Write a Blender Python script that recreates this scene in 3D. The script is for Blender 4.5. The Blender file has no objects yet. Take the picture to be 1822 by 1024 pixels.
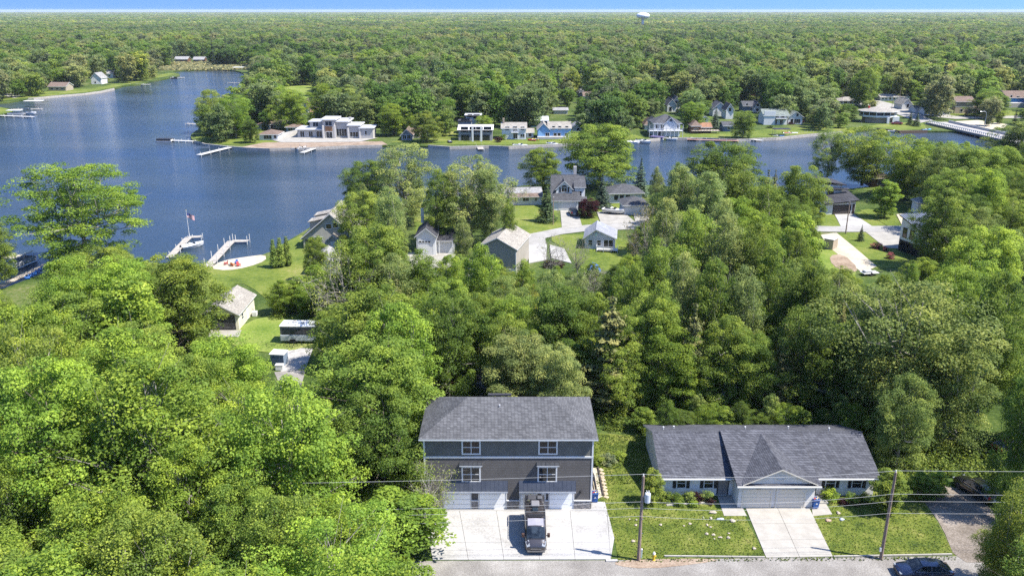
import bpy, bmesh, math, random
import numpy as np
from math import radians as R, sin, cos, pi, atan, tan, sqrt, hypot
from mathutils import Vector, Matrix, Euler
from mathutils.geometry import delaunay_2d_cdt

# ------------------------------------------------------------ camera, sky, sun, exposure
SC = bpy.context.scene
CAM_H, FOC, PITCH = 48.0, 1450.0, atan(494/1450)
cam_d = bpy.data.cameras.new('camera'); cam = bpy.data.objects.new('camera', cam_d)
SC.collection.objects.link(cam); SC.camera = cam
cam.location = (0, 0, CAM_H); cam.rotation_euler = (pi/2-PITCH, 0, 0)
cam_d.sensor_width = 36; cam_d.lens = 36*FOC/1822; cam_d.clip_start = 1; cam_d.clip_end = 40000
SUN_DIR = Vector((5.7, -1.6, 9.0)).normalized()
SUN_EL = math.asin(SUN_DIR.z)
world = bpy.data.worlds.new('World'); SC.world = world; world.use_nodes = True
wn = world.node_tree.nodes; wl = world.node_tree.links
bg = wn['Background']
sky = wn.new('ShaderNodeTexSky'); sky.sky_type = 'NISHITA'; sky.sun_disc = False
sky.sun_elevation = SUN_EL; sky.sun_rotation = math.atan2(SUN_DIR.x, SUN_DIR.y)
sky.altitude = 300; sky.air_density = 1.0; sky.dust_density = 0.25; sky.ozone_density = 3.0
tcw = wn.new('ShaderNodeTexCoord'); vad = wn.new('ShaderNodeVectorMath'); vad.operation = 'ADD'; vad.inputs[1].default_value = (0, 0, 0.55)
vno = wn.new('ShaderNodeVectorMath'); vno.operation = 'NORMALIZE'; wl.new(tcw.outputs['Generated'], vad.inputs[0]); wl.new(vad.outputs[0], vno.inputs[0]); wl.new(vno.outputs[0], sky.inputs[0])
tint = wn.new('ShaderNodeMix'); tint.data_type = 'RGBA'; tint.blend_type = 'MULTIPLY'; tint.inputs[0].default_value = 1.0
tint.inputs[7].default_value = (0.62, 0.73, 0.93, 1)
wl.new(sky.outputs[0], tint.inputs[6]); wl.new(tint.outputs[2], bg.inputs['Color'])
bg.inputs['Strength'].default_value = 0.15
sun_d = bpy.data.lights.new('sun', 'SUN'); sun = bpy.data.objects.new('sun', sun_d); SC.collection.objects.link(sun)
sun_d.energy = 4.1; sun_d.angle = R(0.55); sun_d.color = (1.0, 0.955, 0.88)
sun.rotation_euler = SUN_DIR.to_track_quat('Z', 'Y').to_euler(); sun.location = (60, -10, 120)
vs = SC.view_settings; vs.view_transform = 'Standard'; vs.look = 'None'; vs.gamma = 1; vs.use_curve_mapping = False
vs.exposure = 1.45
SC.render.engine = 'CYCLES'
cy = SC.cycles
cy.max_bounces = 6; cy.diffuse_bounces = 3; cy.glossy_bounces = 2; cy.transmission_bounces = 3; cy.transparent_max_bounces = 6
cy.volume_bounces = 0; cy.caustics_reflective = False; cy.caustics_refractive = False
cy.use_denoising = False
cy.sample_clamp_direct = 9; cy.sample_clamp_indirect = 3

# ------------------------------------------------------------ helpers
random.seed(7); RNG = np.random.default_rng(11)
CP, SP = cos(PITCH), sin(PITCH)
def ray(u, v):
    a = (u-911)/FOC; b = -(v-512)/FOC
    return Vector((a, CP+b*SP, -SP+b*CP))
def at(u, v, z=0.0):
    d = ray(u, v); t = (z-CAM_H)/d.z
    return (t*d.x, t*d.y)
def onwall(u, v, Y):
    d = ray(u, v); t = Y/d.y
    return (t*d.x, CAM_H+t*d.z)
def depth(x, y, z=0): return y*CP + (CAM_H-z)*SP
def px(x, y, z=0):
    dp = depth(x, y, z)
    return (911+FOC*x/dp, 512-FOC*((z-CAM_H)*CP+y*SP)/dp)
def inpoly(p, poly):
    x, y = p; c = False; n = len(poly); j = n-1
    for i in range(n):
        xi, yi = poly[i]; xj, yj = poly[j]
        if (yi > y) != (yj > y) and x < (xj-xi)*(y-yi)/(yj-yi)+xi: c = not c
        j = i
    return c
def link(o): SC.collection.objects.link(o); return o
def tag(o, label=None, cat=None, group=None, kind=None):
    if label: o['label'] = label
    if cat: o['category'] = cat
    if group: o['group'] = group
    if kind: o['kind'] = kind
    return o
def thing(name, label, cat, loc=(0, 0, 0), rz=0.0, group=None):
    o = bpy.data.objects.new(name, None); link(o); o.empty_display_size = 0.5
    o.location = loc; o.rotation_euler = (0, 0, rz)
    return tag(o, label, cat, group)
def put(name, me, parent=None, loc=(0, 0, 0), rot=(0, 0, 0), sc=None):
    o = bpy.data.objects.new(name, me); link(o); o.parent = parent
    o.location = loc; o.rotation_euler = rot
    if sc: o.scale = sc
    return o
def copy_tree(o, parent=None):
    c = o.copy(); link(c)
    if parent: c.parent = parent
    for ch in list(o.children): copy_tree(ch, c)
    return c

class MB:
    """collects shapes into one mesh"""
    def __init__(s): s.v = []; s.f = []; s.m = []
    def add(s, vs, fs, mi=0):
        b = len(s.v); s.v += [tuple(p) for p in vs]
        for f in fs: s.f.append(tuple(b+i for i in f)); s.m.append(mi)
        return s
    def box(s, x0, x1, y0, y1, z0, z1, mi=0):
        return s.add([(x0,y0,z0),(x1,y0,z0),(x1,y1,z0),(x0,y1,z0),(x0,y0,z1),(x1,y0,z1),(x1,y1,z1),(x0,y1,z1)],
                     [(0,3,2,1),(4,5,6,7),(0,1,5,4),(1,2,6,5),(2,3,7,6),(3,0,4,7)], mi)
    def bbox(s, x0, x1, y0, y1, z0, z1, b=0.03, mi=0):
        """box with chamfered edges"""
        vs = []; 
        for z, k in ((z0, b), (z0+b, 0), (z1-b, 0), (z1, b)):
            vs += [(x0+k,y0+b,z),(x0+b,y0+k,z),(x1-b,y0+k,z),(x1-k,y0+b,z),(x1-k,y1-b,z),(x1-b,y1-k,z),(x0+b,y1-k,z),(x0+k,y1-b,z)]
        fs = [tuple(range(7,-1,-1)), tuple(range(24,32))]
        for r in range(3):
            for i in range(8):
                j = (i+1) % 8; fs.append((r*8+i, r*8+j, r*8+8+j, r*8+8+i))
        return s.add(vs, fs, mi)
    def prism(s, pts, z0, z1, mi=0):
        n = len(pts); vs = [(p[0],p[1],z0) for p in pts]+[(p[0],p[1],z1) for p in pts]
        a = sum(pts[i][0]*pts[(i+1)%n][1]-pts[(i+1)%n][0]*pts[i][1] for i in range(n))
        fs = [tuple(range(n-1,-1,-1)), tuple(range(n,2*n))]+[(i,(i+1)%n,n+(i+1)%n,n+i) for i in range(n)]
        if a < 0: fs = [f[::-1] for f in fs]
        return s.add(vs, fs, mi)
    def xprism(s, pts, x0, x1, mi=0):     # pts are (y,z)
        n = len(pts); vs = [(x0,p[0],p[1]) for p in pts]+[(x1,p[0],p[1]) for p in pts]
        a = sum(pts[i][0]*pts[(i+1)%n][1]-pts[(i+1)%n][0]*pts[i][1] for i in range(n))
        fs = [tuple(range(n-1,-1,-1)), tuple(range(n,2*n))]+[(i,(i+1)%n,n+(i+1)%n,n+i) for i in range(n)]
        if a < 0: fs = [f[::-1] for f in fs]
        return s.add(vs, fs, mi)
    def yprism(s, pts, y0, y1, mi=0):     # pts are (x,z)
        n = len(pts); vs = [(p[0],y0,p[1]) for p in pts]+[(p[0],y1,p[1]) for p in pts]
        a = sum(pts[i][0]*pts[(i+1)%n][1]-pts[(i+1)%n][0]*pts[i][1] for i in range(n))
        fs = [tuple(range(n)), tuple(range(2*n-1,n-1,-1))]+[(i,n+i,n+(i+1)%n,(i+1)%n) for i in range(n)]
        if a < 0: fs = [f[::-1] for f in fs]
        return s.add(vs, fs, mi)
    def tube(s, pts, rs, n=7, mi=0, cap=True):
        b = len(s.v); P = [Vector(p) for p in pts]
        if not hasattr(rs, '__len__'): rs = [rs]*len(P)
        for i, p in enumerate(P):
            d = (P[min(i+1,len(P)-1)]-P[max(i-1,0)])
            d = d.normalized() if d.length > 1e-6 else Vector((0,0,1))
            a = d.cross(Vector((0,0,1)) if abs(d.z) < .9 else Vector((1,0,0))).normalized(); c = d.cross(a)
            for k in range(n):
                t = 2*pi*k/n; s.v.append(tuple(p+(a*cos(t)+c*sin(t))*rs[i]))
        for i in range(len(P)-1):
            for k in range(n):
                k2 = (k+1)%n
                s.f.append((b+i*n+k, b+i*n+n+k, b+i*n+n+k2, b+i*n+k2)); s.m.append(mi)
        if cap:
            s.f.append(tuple(b+k for k in range(n))); s.m.append(mi)
            e = b+(len(P)-1)*n; s.f.append(tuple(e+k for k in range(n-1,-1,-1))); s.m.append(mi)
        return s
    def lathe(s, prof, n=12, c=(0,0), mi=0):
        b = len(s.v)
        for r, z in prof:
            for k in range(n):
                t = 2*pi*k/n; s.v.append((c[0]+r*cos(t), c[1]+r*sin(t), z))
        for i in range(len(prof)-1):
            for k in range(n):
                k2 = (k+1)%n; s.f.append((b+i*n+k, b+i*n+k2, b+i*n+n+k2, b+i*n+n+k)); s.m.append(mi)
        s.f.append(tuple(b+k for k in range(n-1,-1,-1))); s.m.append(mi)
        e = b+(len(prof)-1)*n; s.f.append(tuple(e+k for k in range(n))); s.m.append(mi)
        return s
    def grid(s, pts, nu, nv, mi=0):       # pts row-major nu x nv
        b = len(s.v); s.v += [tuple(p) for p in pts]
        for i in range(nu-1):
            for j in range(nv-1):
                s.f.append((b+i*nv+j, b+(i+1)*nv+j, b+(i+1)*nv+j+1, b+i*nv+j+1)); s.m.append(mi)
        return s
    def mesh(s, name, mats, smooth=False):
        me = bpy.data.meshes.new(name); me.from_pydata(s.v, [], s.f)
        for m in (mats if isinstance(mats, (list, tuple)) else [mats]): me.materials.append(m)
        if any(s.m): me.polygons.foreach_set('material_index', s.m)
        if smooth: me.polygons.foreach_set('use_smooth', [True]*len(s.f))
        me.update(); return me
    def build(s, name, mats, parent=None, smooth=False, loc=(0,0,0), rot=(0,0,0)):
        return put(name, s.mesh(name, mats, smooth), parent, loc, rot)

# ------------------------------------------------------------ materials
MATS = {}
def newmat(name):
    m = bpy.data.materials.new(name); m.use_nodes = True
    nt = m.node_tree; return m, nt, nt.nodes, nt.links, nt.nodes['Principled BSDF']
def ramp(N, cols, pos=None):
    r = N.new('ShaderNodeValToRGB'); e = r.color_ramp.elements
    pos = pos or [i/(len(cols)-1) for i in range(len(cols))]
    while len(e) < len(cols): e.new(0.5)
    for i, c in enumerate(cols): e[i].position = pos[i]; e[i].color = (*c, 1)
    return r
def pm(name, c, c2=None, scale=2.0, rough=0.7, bump=0.0, metal=0.0, detail=4, tex='noise', spec=0.4, coat=0.0, stretch=(1,1,1), bscale=None, pos=(0.35,0.65)):
    """noise-mottled paint / stone / wood"""
    if name in MATS: return MATS[name]
    m, nt, N, L, P = newmat(name)
    P.inputs['Roughness'].default_value = rough; P.inputs['Metallic'].default_value = metal
    P.inputs['Specular IOR Level'].default_value = spec; P.inputs['Coat Weight'].default_value = coat
    tc = N.new('ShaderNodeTexCoord'); mp = N.new('ShaderNodeMapping'); mp.inputs['Scale'].default_value = stretch
    L.new(tc.outputs['Object'], mp.inputs[0])
    c2 = c2 or tuple(x*0.86 for x in c)
    n = N.new('ShaderNodeTexNoise'); n.inputs['Scale'].default_value = scale; n.inputs['Detail'].default_value = detail
    n.inputs['Roughness'].default_value = 0.65
    L.new(mp.outputs[0], n.inputs['Vector'])
    r = ramp(N, [c2, c], list(pos)); L.new(n.outputs['Fac'], r.inputs[0]); L.new(r.outputs[0], P.inputs['Base Color'])
    if bump:
        n2 = N.new('ShaderNodeTexNoise'); n2.inputs['Scale'].default_value = bscale or scale*6; n2.inputs['Detail'].default_value = 3
        L.new(mp.outputs[0], n2.inputs['Vector'])
        b = N.new('ShaderNodeBump'); b.inputs['Strength'].default_value = bump; b.inputs['Distance'].default_value = 0.05
        L.new(n2.outputs['Fac'], b.inputs['Height']); L.new(b.outputs[0], P.inputs['Normal'])
    MATS[name] = m; return m
def siding(name, c, c2=None, pitch=0.18, vertical=False, bump=0.6, rough=0.75):
    """lap boards: colour darkens along the board edges, with relief from bump"""
    if name in MATS: return MATS[name]
    m, nt, N, L, P = newmat(name); P.inputs['Roughness'].default_value = rough; P.inputs['Specular IOR Level'].default_value = 0.25
    tc = N.new('ShaderNodeTexCoord'); sp = N.new('ShaderNodeSeparateXYZ'); L.new(tc.outputs['Object'], sp.inputs[0])
    if vertical:
        ad = N.new('ShaderNodeMath'); ad.operation = 'ADD'; L.new(sp.outputs[0], ad.inputs[0]); L.new(sp.outputs[1], ad.inputs[1]); src = ad.outputs[0]
    else: src = sp.outputs[2]
    dv = N.new('ShaderNodeMath'); dv.operation = 'DIVIDE'; dv.inputs[1].default_value = pitch; L.new(src, dv.inputs[0])
    fr = N.new('ShaderNodeMath'); fr.operation = 'FRACT'; L.new(dv.outputs[0], fr.inputs[0])
    n = N.new('ShaderNodeTexNoise'); n.inputs['Scale'].default_value = 0.9; n.inputs['Detail'].default_value = 5; L.new(tc.outputs['Object'], n.inputs['Vector'])
    c2 = c2 or tuple(x*0.85 for x in c)
    r = ramp(N, [c2, c], [0.35, 0.65]); L.new(n.outputs['Fac'], r.inputs[0])
    r2 = ramp(N, [(0.62,)*3, (1,)*3, (1,)*3, (0.9,)*3], [0.0, 0.14, 0.8, 1.0]); L.new(fr.outputs[0], r2.inputs[0])  # tone drops along both edges of every board
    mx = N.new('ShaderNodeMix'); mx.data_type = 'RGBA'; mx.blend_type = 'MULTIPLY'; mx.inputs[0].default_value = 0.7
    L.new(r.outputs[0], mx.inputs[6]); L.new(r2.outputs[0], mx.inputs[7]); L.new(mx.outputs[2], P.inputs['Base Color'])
    b = N.new('ShaderNodeBump'); b.inputs['Strength'].default_value = bump; b.inputs['Distance'].default_value = 0.03; b.invert = True
    L.new(fr.outputs[0], b.inputs['Height']); L.new(b.outputs[0], P.inputs['Normal'])
    MATS[name] = m; return m
def shingle(name, c, c2, scale=1.0, rough=0.9):
    if name in MATS: return MATS[name]
    m, nt, N, L, P = newmat(name); P.inputs['Roughness'].default_value = rough; P.inputs['Specular IOR Level'].default_value = 0.2
    tc = N.new('ShaderNodeTexCoord'); sp = N.new('ShaderNodeSeparateXYZ'); L.new(tc.outputs['Object'], sp.inputs[0])
    ad = N.new('ShaderNodeMath'); ad.operation = 'ADD'; L.new(sp.outputs[0], ad.inputs[0]); L.new(sp.outputs[1], ad.inputs[1])
    mu = N.new('ShaderNodeMath'); mu.operation = 'MULTIPLY'; mu.inputs[1].default_value = 2.3; L.new(sp.outputs[2], mu.inputs[0])
    cb = N.new('ShaderNodeCombineXYZ'); L.new(ad.outputs[0], cb.inputs[0]); L.new(mu.outputs[0], cb.inputs[1])
    br = N.new('ShaderNodeTexBrick'); br.inputs['Scale'].default_value = scale; br.inputs['Brick Width'].default_value = 0.34; br.inputs['Row Height'].default_value = 0.2
    br.inputs['Mortar Size'].default_value = 0.018; br.inputs['Mortar Smooth'].default_value = 0.3; br.inputs['Bias'].default_value = 0.0
    br.inputs['Color1'].default_value = (*c, 1); br.inputs['Color2'].default_value = (*c2, 1); br.inputs['Mortar'].default_value = (*[x*0.45 for x in c2], 1)
    L.new(cb.outputs[0], br.inputs['Vector'])
    n = N.new('ShaderNodeTexNoise'); n.inputs['Scale'].default_value = 0.5; n.inputs['Detail'].default_value = 6; n.inputs['Roughness'].default_value = 0.7
    L.new(tc.outputs['Object'], n.inputs['Vector'])
    r = ramp(N, [(0.78,)*3, (1.15,)*3], [0.3, 0.7]); L.new(n.outputs['Fac'], r.inputs[0])
    mx = N.new('ShaderNodeMix'); mx.data_type = 'RGBA'; mx.blend_type = 'MULTIPLY'; mx.inputs[0].default_value = 1
    L.new(br.outputs[0], mx.inputs[6]); L.new(r.outputs[0], mx.inputs[7]); L.new(mx.outputs[2], P.inputs['Base Color'])
    b = N.new('ShaderNodeBump'); b.inputs['Strength'].default_value = 0.5; b.inputs['Distance'].default_value = 0.03
    L.new(br.outputs['Fac'], b.inputs['Height']); b.invert = True; L.new(b.outputs[0], P.inputs['Normal'])
    MATS[name] = m; return m
def glass(name='window glass', c=(0.014, 0.018, 0.022), rough=0.05):
    if name in MATS: return MATS[name]
    m, nt, N, L, P = newmat(name); P.inputs['Base Color'].default_value = (*c, 1); P.inputs['Roughness'].default_value = rough
    P.inputs['Specular IOR Level'].default_value = 0.5
    tc = N.new('ShaderNodeTexCoord'); n = N.new('ShaderNodeTexNoise'); n.inputs['Scale'].default_value = 1.3
    L.new(tc.outputs['Object'], n.inputs['Vector']); r = ramp(N, [tuple(x*0.4 for x in c), tuple(x*1.8 for x in c)], [0.4, 0.6])
    L.new(n.outputs['Fac'], r.inputs[0]); L.new(r.outputs[0], P.inputs['Base Color'])
    MATS[name] = m; return m
def ground_mat(name, cols, pos, s1, s2, s3=None, bump=0.3, rough=0.95, w=0.5):
    """three octaves of mixed colours for soil, lawn, gravel"""
    if name in MATS: return MATS[name]
    m, nt, N, L, P = newmat(name); P.inputs['Roughness'].default_value = rough; P.inputs['Specular IOR Level'].default_value = 0.15
    tc = N.new('ShaderNodeTexCoord')
    a = N.new('ShaderNodeTexNoise'); a.inputs['Scale'].default_value = s1; a.inputs['Detail'].default_value = 5; a.inputs['Roughness'].default_value = 0.6
    b = N.new('ShaderNodeTexNoise'); b.inputs['Scale'].default_value = s2; b.inputs['Detail'].default_value = 6; b.inputs['Roughness'].default_value = 0.75
    for q in (a, b): L.new(tc.outputs['Object'], q.inputs['Vector'])
    mx = N.new('ShaderNodeMix'); mx.inputs[0].default_value = w; L.new(a.outputs['Fac'], mx.inputs[2]); L.new(b.outputs['Fac'], mx.inputs[3])
    r = ramp(N, cols, pos); L.new(mx.outputs[0], r.inputs[0]); L.new(r.outputs[0], P.inputs['Base Color'])
    bp = N.new('ShaderNodeBump'); bp.inputs['Strength'].default_value = bump; bp.inputs['Distance'].default_value = 0.08
    L.new(b.outputs['Fac'], bp.inputs['Height']); L.new(bp.outputs[0], P.inputs['Normal'])
    MATS[name] = m; return m

WHITE = pm('white paint', (0.64,0.64,0.62), (0.57,0.57,0.56), 3, 0.55)
OFFW = pm('off white paint', (0.62,0.61,0.57), (0.55,0.54,0.50), 2, 0.6)
BLACK = pm('black paint', (0.02,0.02,0.022), (0.014,0.014,0.016), 3, 0.5)
GLASS = glass()
CONC = ground_mat('concrete', [(0.22,0.21,0.195),(0.32,0.31,0.29),(0.37,0.355,0.335)], [0.36,0.48,0.62], 0.28, 5, bump=0.08)
CONC2 = ground_mat('old concrete', [(0.20,0.19,0.165),(0.28,0.265,0.235),(0.35,0.33,0.295)], [0.35,0.5,0.65], 0.5, 7, bump=0.1)
GRAVEL = ground_mat('gravel', [(0.10,0.09,0.08),(0.20,0.185,0.165),(0.33,0.31,0.28)], [0.34,0.5,0.64], 0.25, 9, bump=0.5, w=0.6)
ASPH = ground_mat('worn asphalt', [(0.20,0.19,0.175),(0.27,0.26,0.24),(0.34,0.325,0.30)], [0.34,0.5,0.66], 0.3, 8, bump=0.2)
LAWN = ground_mat('lawn grass', [(0.034,0.054,0.010),(0.078,0.106,0.015),(0.118,0.138,0.024),(0.20,0.19,0.06)], [0.40,0.47,0.54,0.63], 0.45, 4.5, bump=0.8, w=0.5)
LAWNM = ground_mat('yard grass', [(0.050,0.078,0.014),(0.095,0.130,0.020),(0.135,0.160,0.030),(0.22,0.20,0.075)], [0.38,0.47,0.55,0.66], 0.09, 1.3, bump=0.8, w=0.45)
LAWN2 = ground_mat('dry lawn grass', [(0.06,0.11,0.015),(0.13,0.18,0.03),(0.20,0.22,0.06),(0.30,0.26,0.14)], [0.34,0.46,0.58,0.70], 0.12, 2.2, bump=0.6)
SAND = ground_mat('sand', [(0.30,0.25,0.175),(0.40,0.35,0.265),(0.48,0.43,0.35)], [0.35,0.5,0.65], 0.3, 4, bump=0.15)
DIRT = ground_mat('bare dirt', [(0.13,0.09,0.06),(0.24,0.18,0.13),(0.36,0.29,0.22)], [0.34,0.5,0.66], 0.25, 4, bump=0.4)
WOODG = ground_mat('woodland floor', [(0.018,0.032,0.006),(0.045,0.075,0.014),(0.09,0.115,0.028),(0.17,0.14,0.09)], [0.36,0.48,0.56,0.66], 0.07, 1.4, bump=0.8)
BARK = pm('bark', (0.16,0.13,0.10), (0.07,0.055,0.042), 5, 0.9, 0.6, stretch=(1,1,0.25))
BARKG = pm('grey bark', (0.34,0.31,0.27), (0.17,0.15,0.125), 4, 0.9, 0.5, stretch=(1,1,0.3))
WOOD = pm('weathered wood', (0.42,0.36,0.28), (0.27,0.22,0.17), 3, 0.85, 0.3, stretch=(1,1,0.3))
DECK = pm('dock boards', (0.37,0.34,0.29), (0.26,0.23,0.195), 2, 0.8, 0.2)
STEEL = pm('galvanised steel', (0.48,0.50,0.52), (0.36,0.38,0.40), 6, 0.35, metal=0.8)
RUBBER = pm('black rubber', (0.022,0.022,0.022), None, 8, 0.85)
# ------------------------------------------------------------ lake outline and land
LAKE = [(-500,600),(-100,535),(0,515),(40,500),(85,482),(150,474),(230,470),(300,467),(345,471),(378,476),(425,462),(475,452),(505,432),(540,412),(560,398),(585,385),
 (640,372),(720,362),(800,352),(880,342),(915,331),(985,326),(1060,328),(1140,328),(1200,332),(1280,335),(1380,345),(1450,345),(1530,333),(1600,328),(1680,318),(1760,310),(1950,300),
 (2050,236),(1830,226),(1780,230),(1740,236),(1700,233),(1650,233),(1600,234),(1560,229),(1500,235),(1440,240),(1380,246),(1310,249),(1250,246),(1180,246),(1130,252),(1080,252),(1030,256),
 (960,259),(905,262),(870,260),(800,262),(760,259),(680,259),(620,260),(560,263),(480,265),(440,263),(400,260),(360,256),(342,249),(338,241),(347,233),(363,226),(400,211),(430,192),(441,172),(440,156),
 (436,148),(437,134),(425,126),(385,122),(350,124),(300,127),(325,132),(303,139),(268,144),(256,150),(222,152),(203,158),(180,163),(150,167),(100,171),(60,175),(32,179),(8,183),(-40,184),(-60,189),(0,190),(20,194),(24,199),(4,204),(-20,210),(-80,216),(-500,240)]
def smooth_poly(P, it=1):
    for _ in range(it):
        Q = []
        for i in range(len(P)):
            a, b = P[i], P[(i+1)%len(P)]
            Q += [(a[0]*.75+b[0]*.25, a[1]*.75+b[1]*.25), (a[0]*.25+b[0]*.75, a[1]*.25+b[1]*.75)]
        P = Q
    return P
LAKE_W = smooth_poly([at(*p) for p in LAKE])
WZ = -0.7
def make_land():
    big = [(-14000,-200),(14000,-200),(14000,24000),(-14000,24000)]
    pts = [Vector(p) for p in big+LAKE_W]
    nb = len(big); nl = len(LAKE_W)
    e = [(i,(i+1)%nb) for i in range(nb)]+[(nb+i, nb+(i+1)%nl) for i in range(nl)]
    r = delaunay_2d_cdt(pts, e, [], 0, 1e-6)
    V, Fc = r[0], r[2]
    fs = []
    for f in Fc:
        c = (sum(V[i].x for i in f)/3, sum(V[i].y for i in f)/3)
        if not inpoly(c, LAKE_W): fs.append(tuple(f))
    vs = [(v.x, v.y, 0) for v in V]
    m = MB(); m.add(vs, fs)
    b = len(m.v); A = sum(LAKE_W[i][0]*LAKE_W[(i+1)%nl][1]-LAKE_W[(i+1)%nl][0]*LAKE_W[i][1] for i in range(nl))
    sk = [(x,y,0) for x,y in LAKE_W]+[(x,y,-2.5) for x,y in LAKE_W]
    m.add(sk, [(i,(i+1)%nl,nl+(i+1)%nl,nl+i) for i in range(nl)])
    return m.build('ground', WOODG)
tag(make_land(), kind='structure')
def water_mat():
    m, nt, N, L, P = newmat('lake water')
    P.inputs['Roughness'].default_value = 0.07; P.inputs['IOR'].default_value = 1.33; P.inputs['Specular IOR Level'].default_value = 0.5
    tc = N.new('ShaderNodeTexCoord')
    big = N.new('ShaderNodeTexNoise'); big.inputs['Scale'].default_value = 0.018; big.inputs['Detail'].default_value = 4
    mp = N.new('ShaderNodeMapping'); mp.inputs['Scale'].default_value = (0.5, 1.6, 1); mp.inputs['Rotation'].default_value = (0,0,R(20))
    L.new(tc.outputs['Object'], mp.inputs[0]); L.new(mp.outputs[0], big.inputs['Vector'])
    r = ramp(N, [(0.015,0.027,0.042),(0.025,0.041,0.060),(0.042,0.061,0.084)], [0.35,0.5,0.65]); L.new(big.outputs['Fac'], r.inputs[0]); L.new(r.outputs[0], P.inputs['Base Color'])
    mp2 = N.new('ShaderNodeMapping'); mp2.inputs['Scale'].default_value = (0.75, 1.5, 1); mp2.inputs['Rotation'].default_value = (0,0,R(12))
    L.new(tc.outputs['Object'], mp2.inputs[0])
    w1 = N.new('ShaderNodeTexNoise'); w1.inputs['Scale'].default_value = 1.15; w1.inputs['Detail'].default_value = 4; w1.inputs['Roughness'].default_value = 0.62; w1.inputs['Distortion'].default_value = 0.3
    L.new(mp2.outputs[0], w1.inputs['Vector'])
    w2 = N.new('ShaderNodeTexNoise'); w2.inputs['Scale'].default_value = 0.30; w2.inputs['Detail'].default_value = 2; L.new(mp2.outputs[0], w2.inputs['Vector'])
    mx = N.new('ShaderNodeMix'); mx.inputs[0].default_value = 0.35; L.new(w1.outputs['Fac'], mx.inputs[2]); L.new(w2.outputs['Fac'], mx.inputs[3])
    # calm and ruffled water alternate in wide bands
    rr = ramp(N, [(0.45,)*3, (1,)*3], [0.4, 0.62]); L.new(big.outputs['Fac'], rr.inputs[0])
    b = N.new('ShaderNodeBump'); b.inputs['Distance'].default_value = 0.40
    ms = N.new('ShaderNodeMath'); ms.operation = 'MULTIPLY'; ms.inputs[1].default_value = 0.85; L.new(rr.outputs[0], ms.inputs[0]); L.new(ms.outputs[0], b.inputs['Strength'])
    L.new(mx.outputs[0], b.inputs['Height']); L.new(b.outputs[0], P.inputs['Normal'])
    return m
wx = [p[0] for p in LAKE_W]; wy = [p[1] for p in LAKE_W]
w = MB(); w.add([(min(wx)-60,min(wy)-30,WZ),(max(wx)+60,min(wy)-30,WZ),(max(wx)+60,max(wy)+60,WZ),(min(wx)-60,max(wy)+60,WZ)], [(0,1,2,3)])
tag(w.build('lake', water_mat()), kind='structure')

# ------------------------------------------------------------ sheets on the land (image-traced outlines, laid at ground level)
def sheet(name, mat, poly, z, px_in=True, sm=0, kind='structure', thick=0.0):
    P = [at(*p) for p in poly] if px_in else poly
    if sm: P = smooth_poly(P, sm)
    n = len(P)
    r = delaunay_2d_cdt([Vector(p) for p in P], [(i,(i+1)%n) for i in range(n)], [], 0, 1e-6)
    fs = []
    for f in r[2]:
        c = (sum(r[0][i].x for i in f)/len(f), sum(r[0][i].y for i in f)/len(f))
        if inpoly(c, P): fs.append(tuple(f))
    m = MB(); m.add([(v.x, v.y, z) for v in r[0]], fs)
    if thick:
        m.add([(x,y,z) for x,y in P]+[(x,y,z-thick) for x,y in P], [(i,n+i,n+(i+1)%n,(i+1)%n) for i in range(n)])
    o = m.build(name, mat)
    if kind: o['kind'] = kind
    return o
TRACK = ground_mat('earthy gravel', [(0.06,0.05,0.035),(0.15,0.125,0.10),(0.29,0.25,0.21)], [0.34,0.5,0.64], 0.25, 6, bump=0.5, w=0.5)
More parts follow.
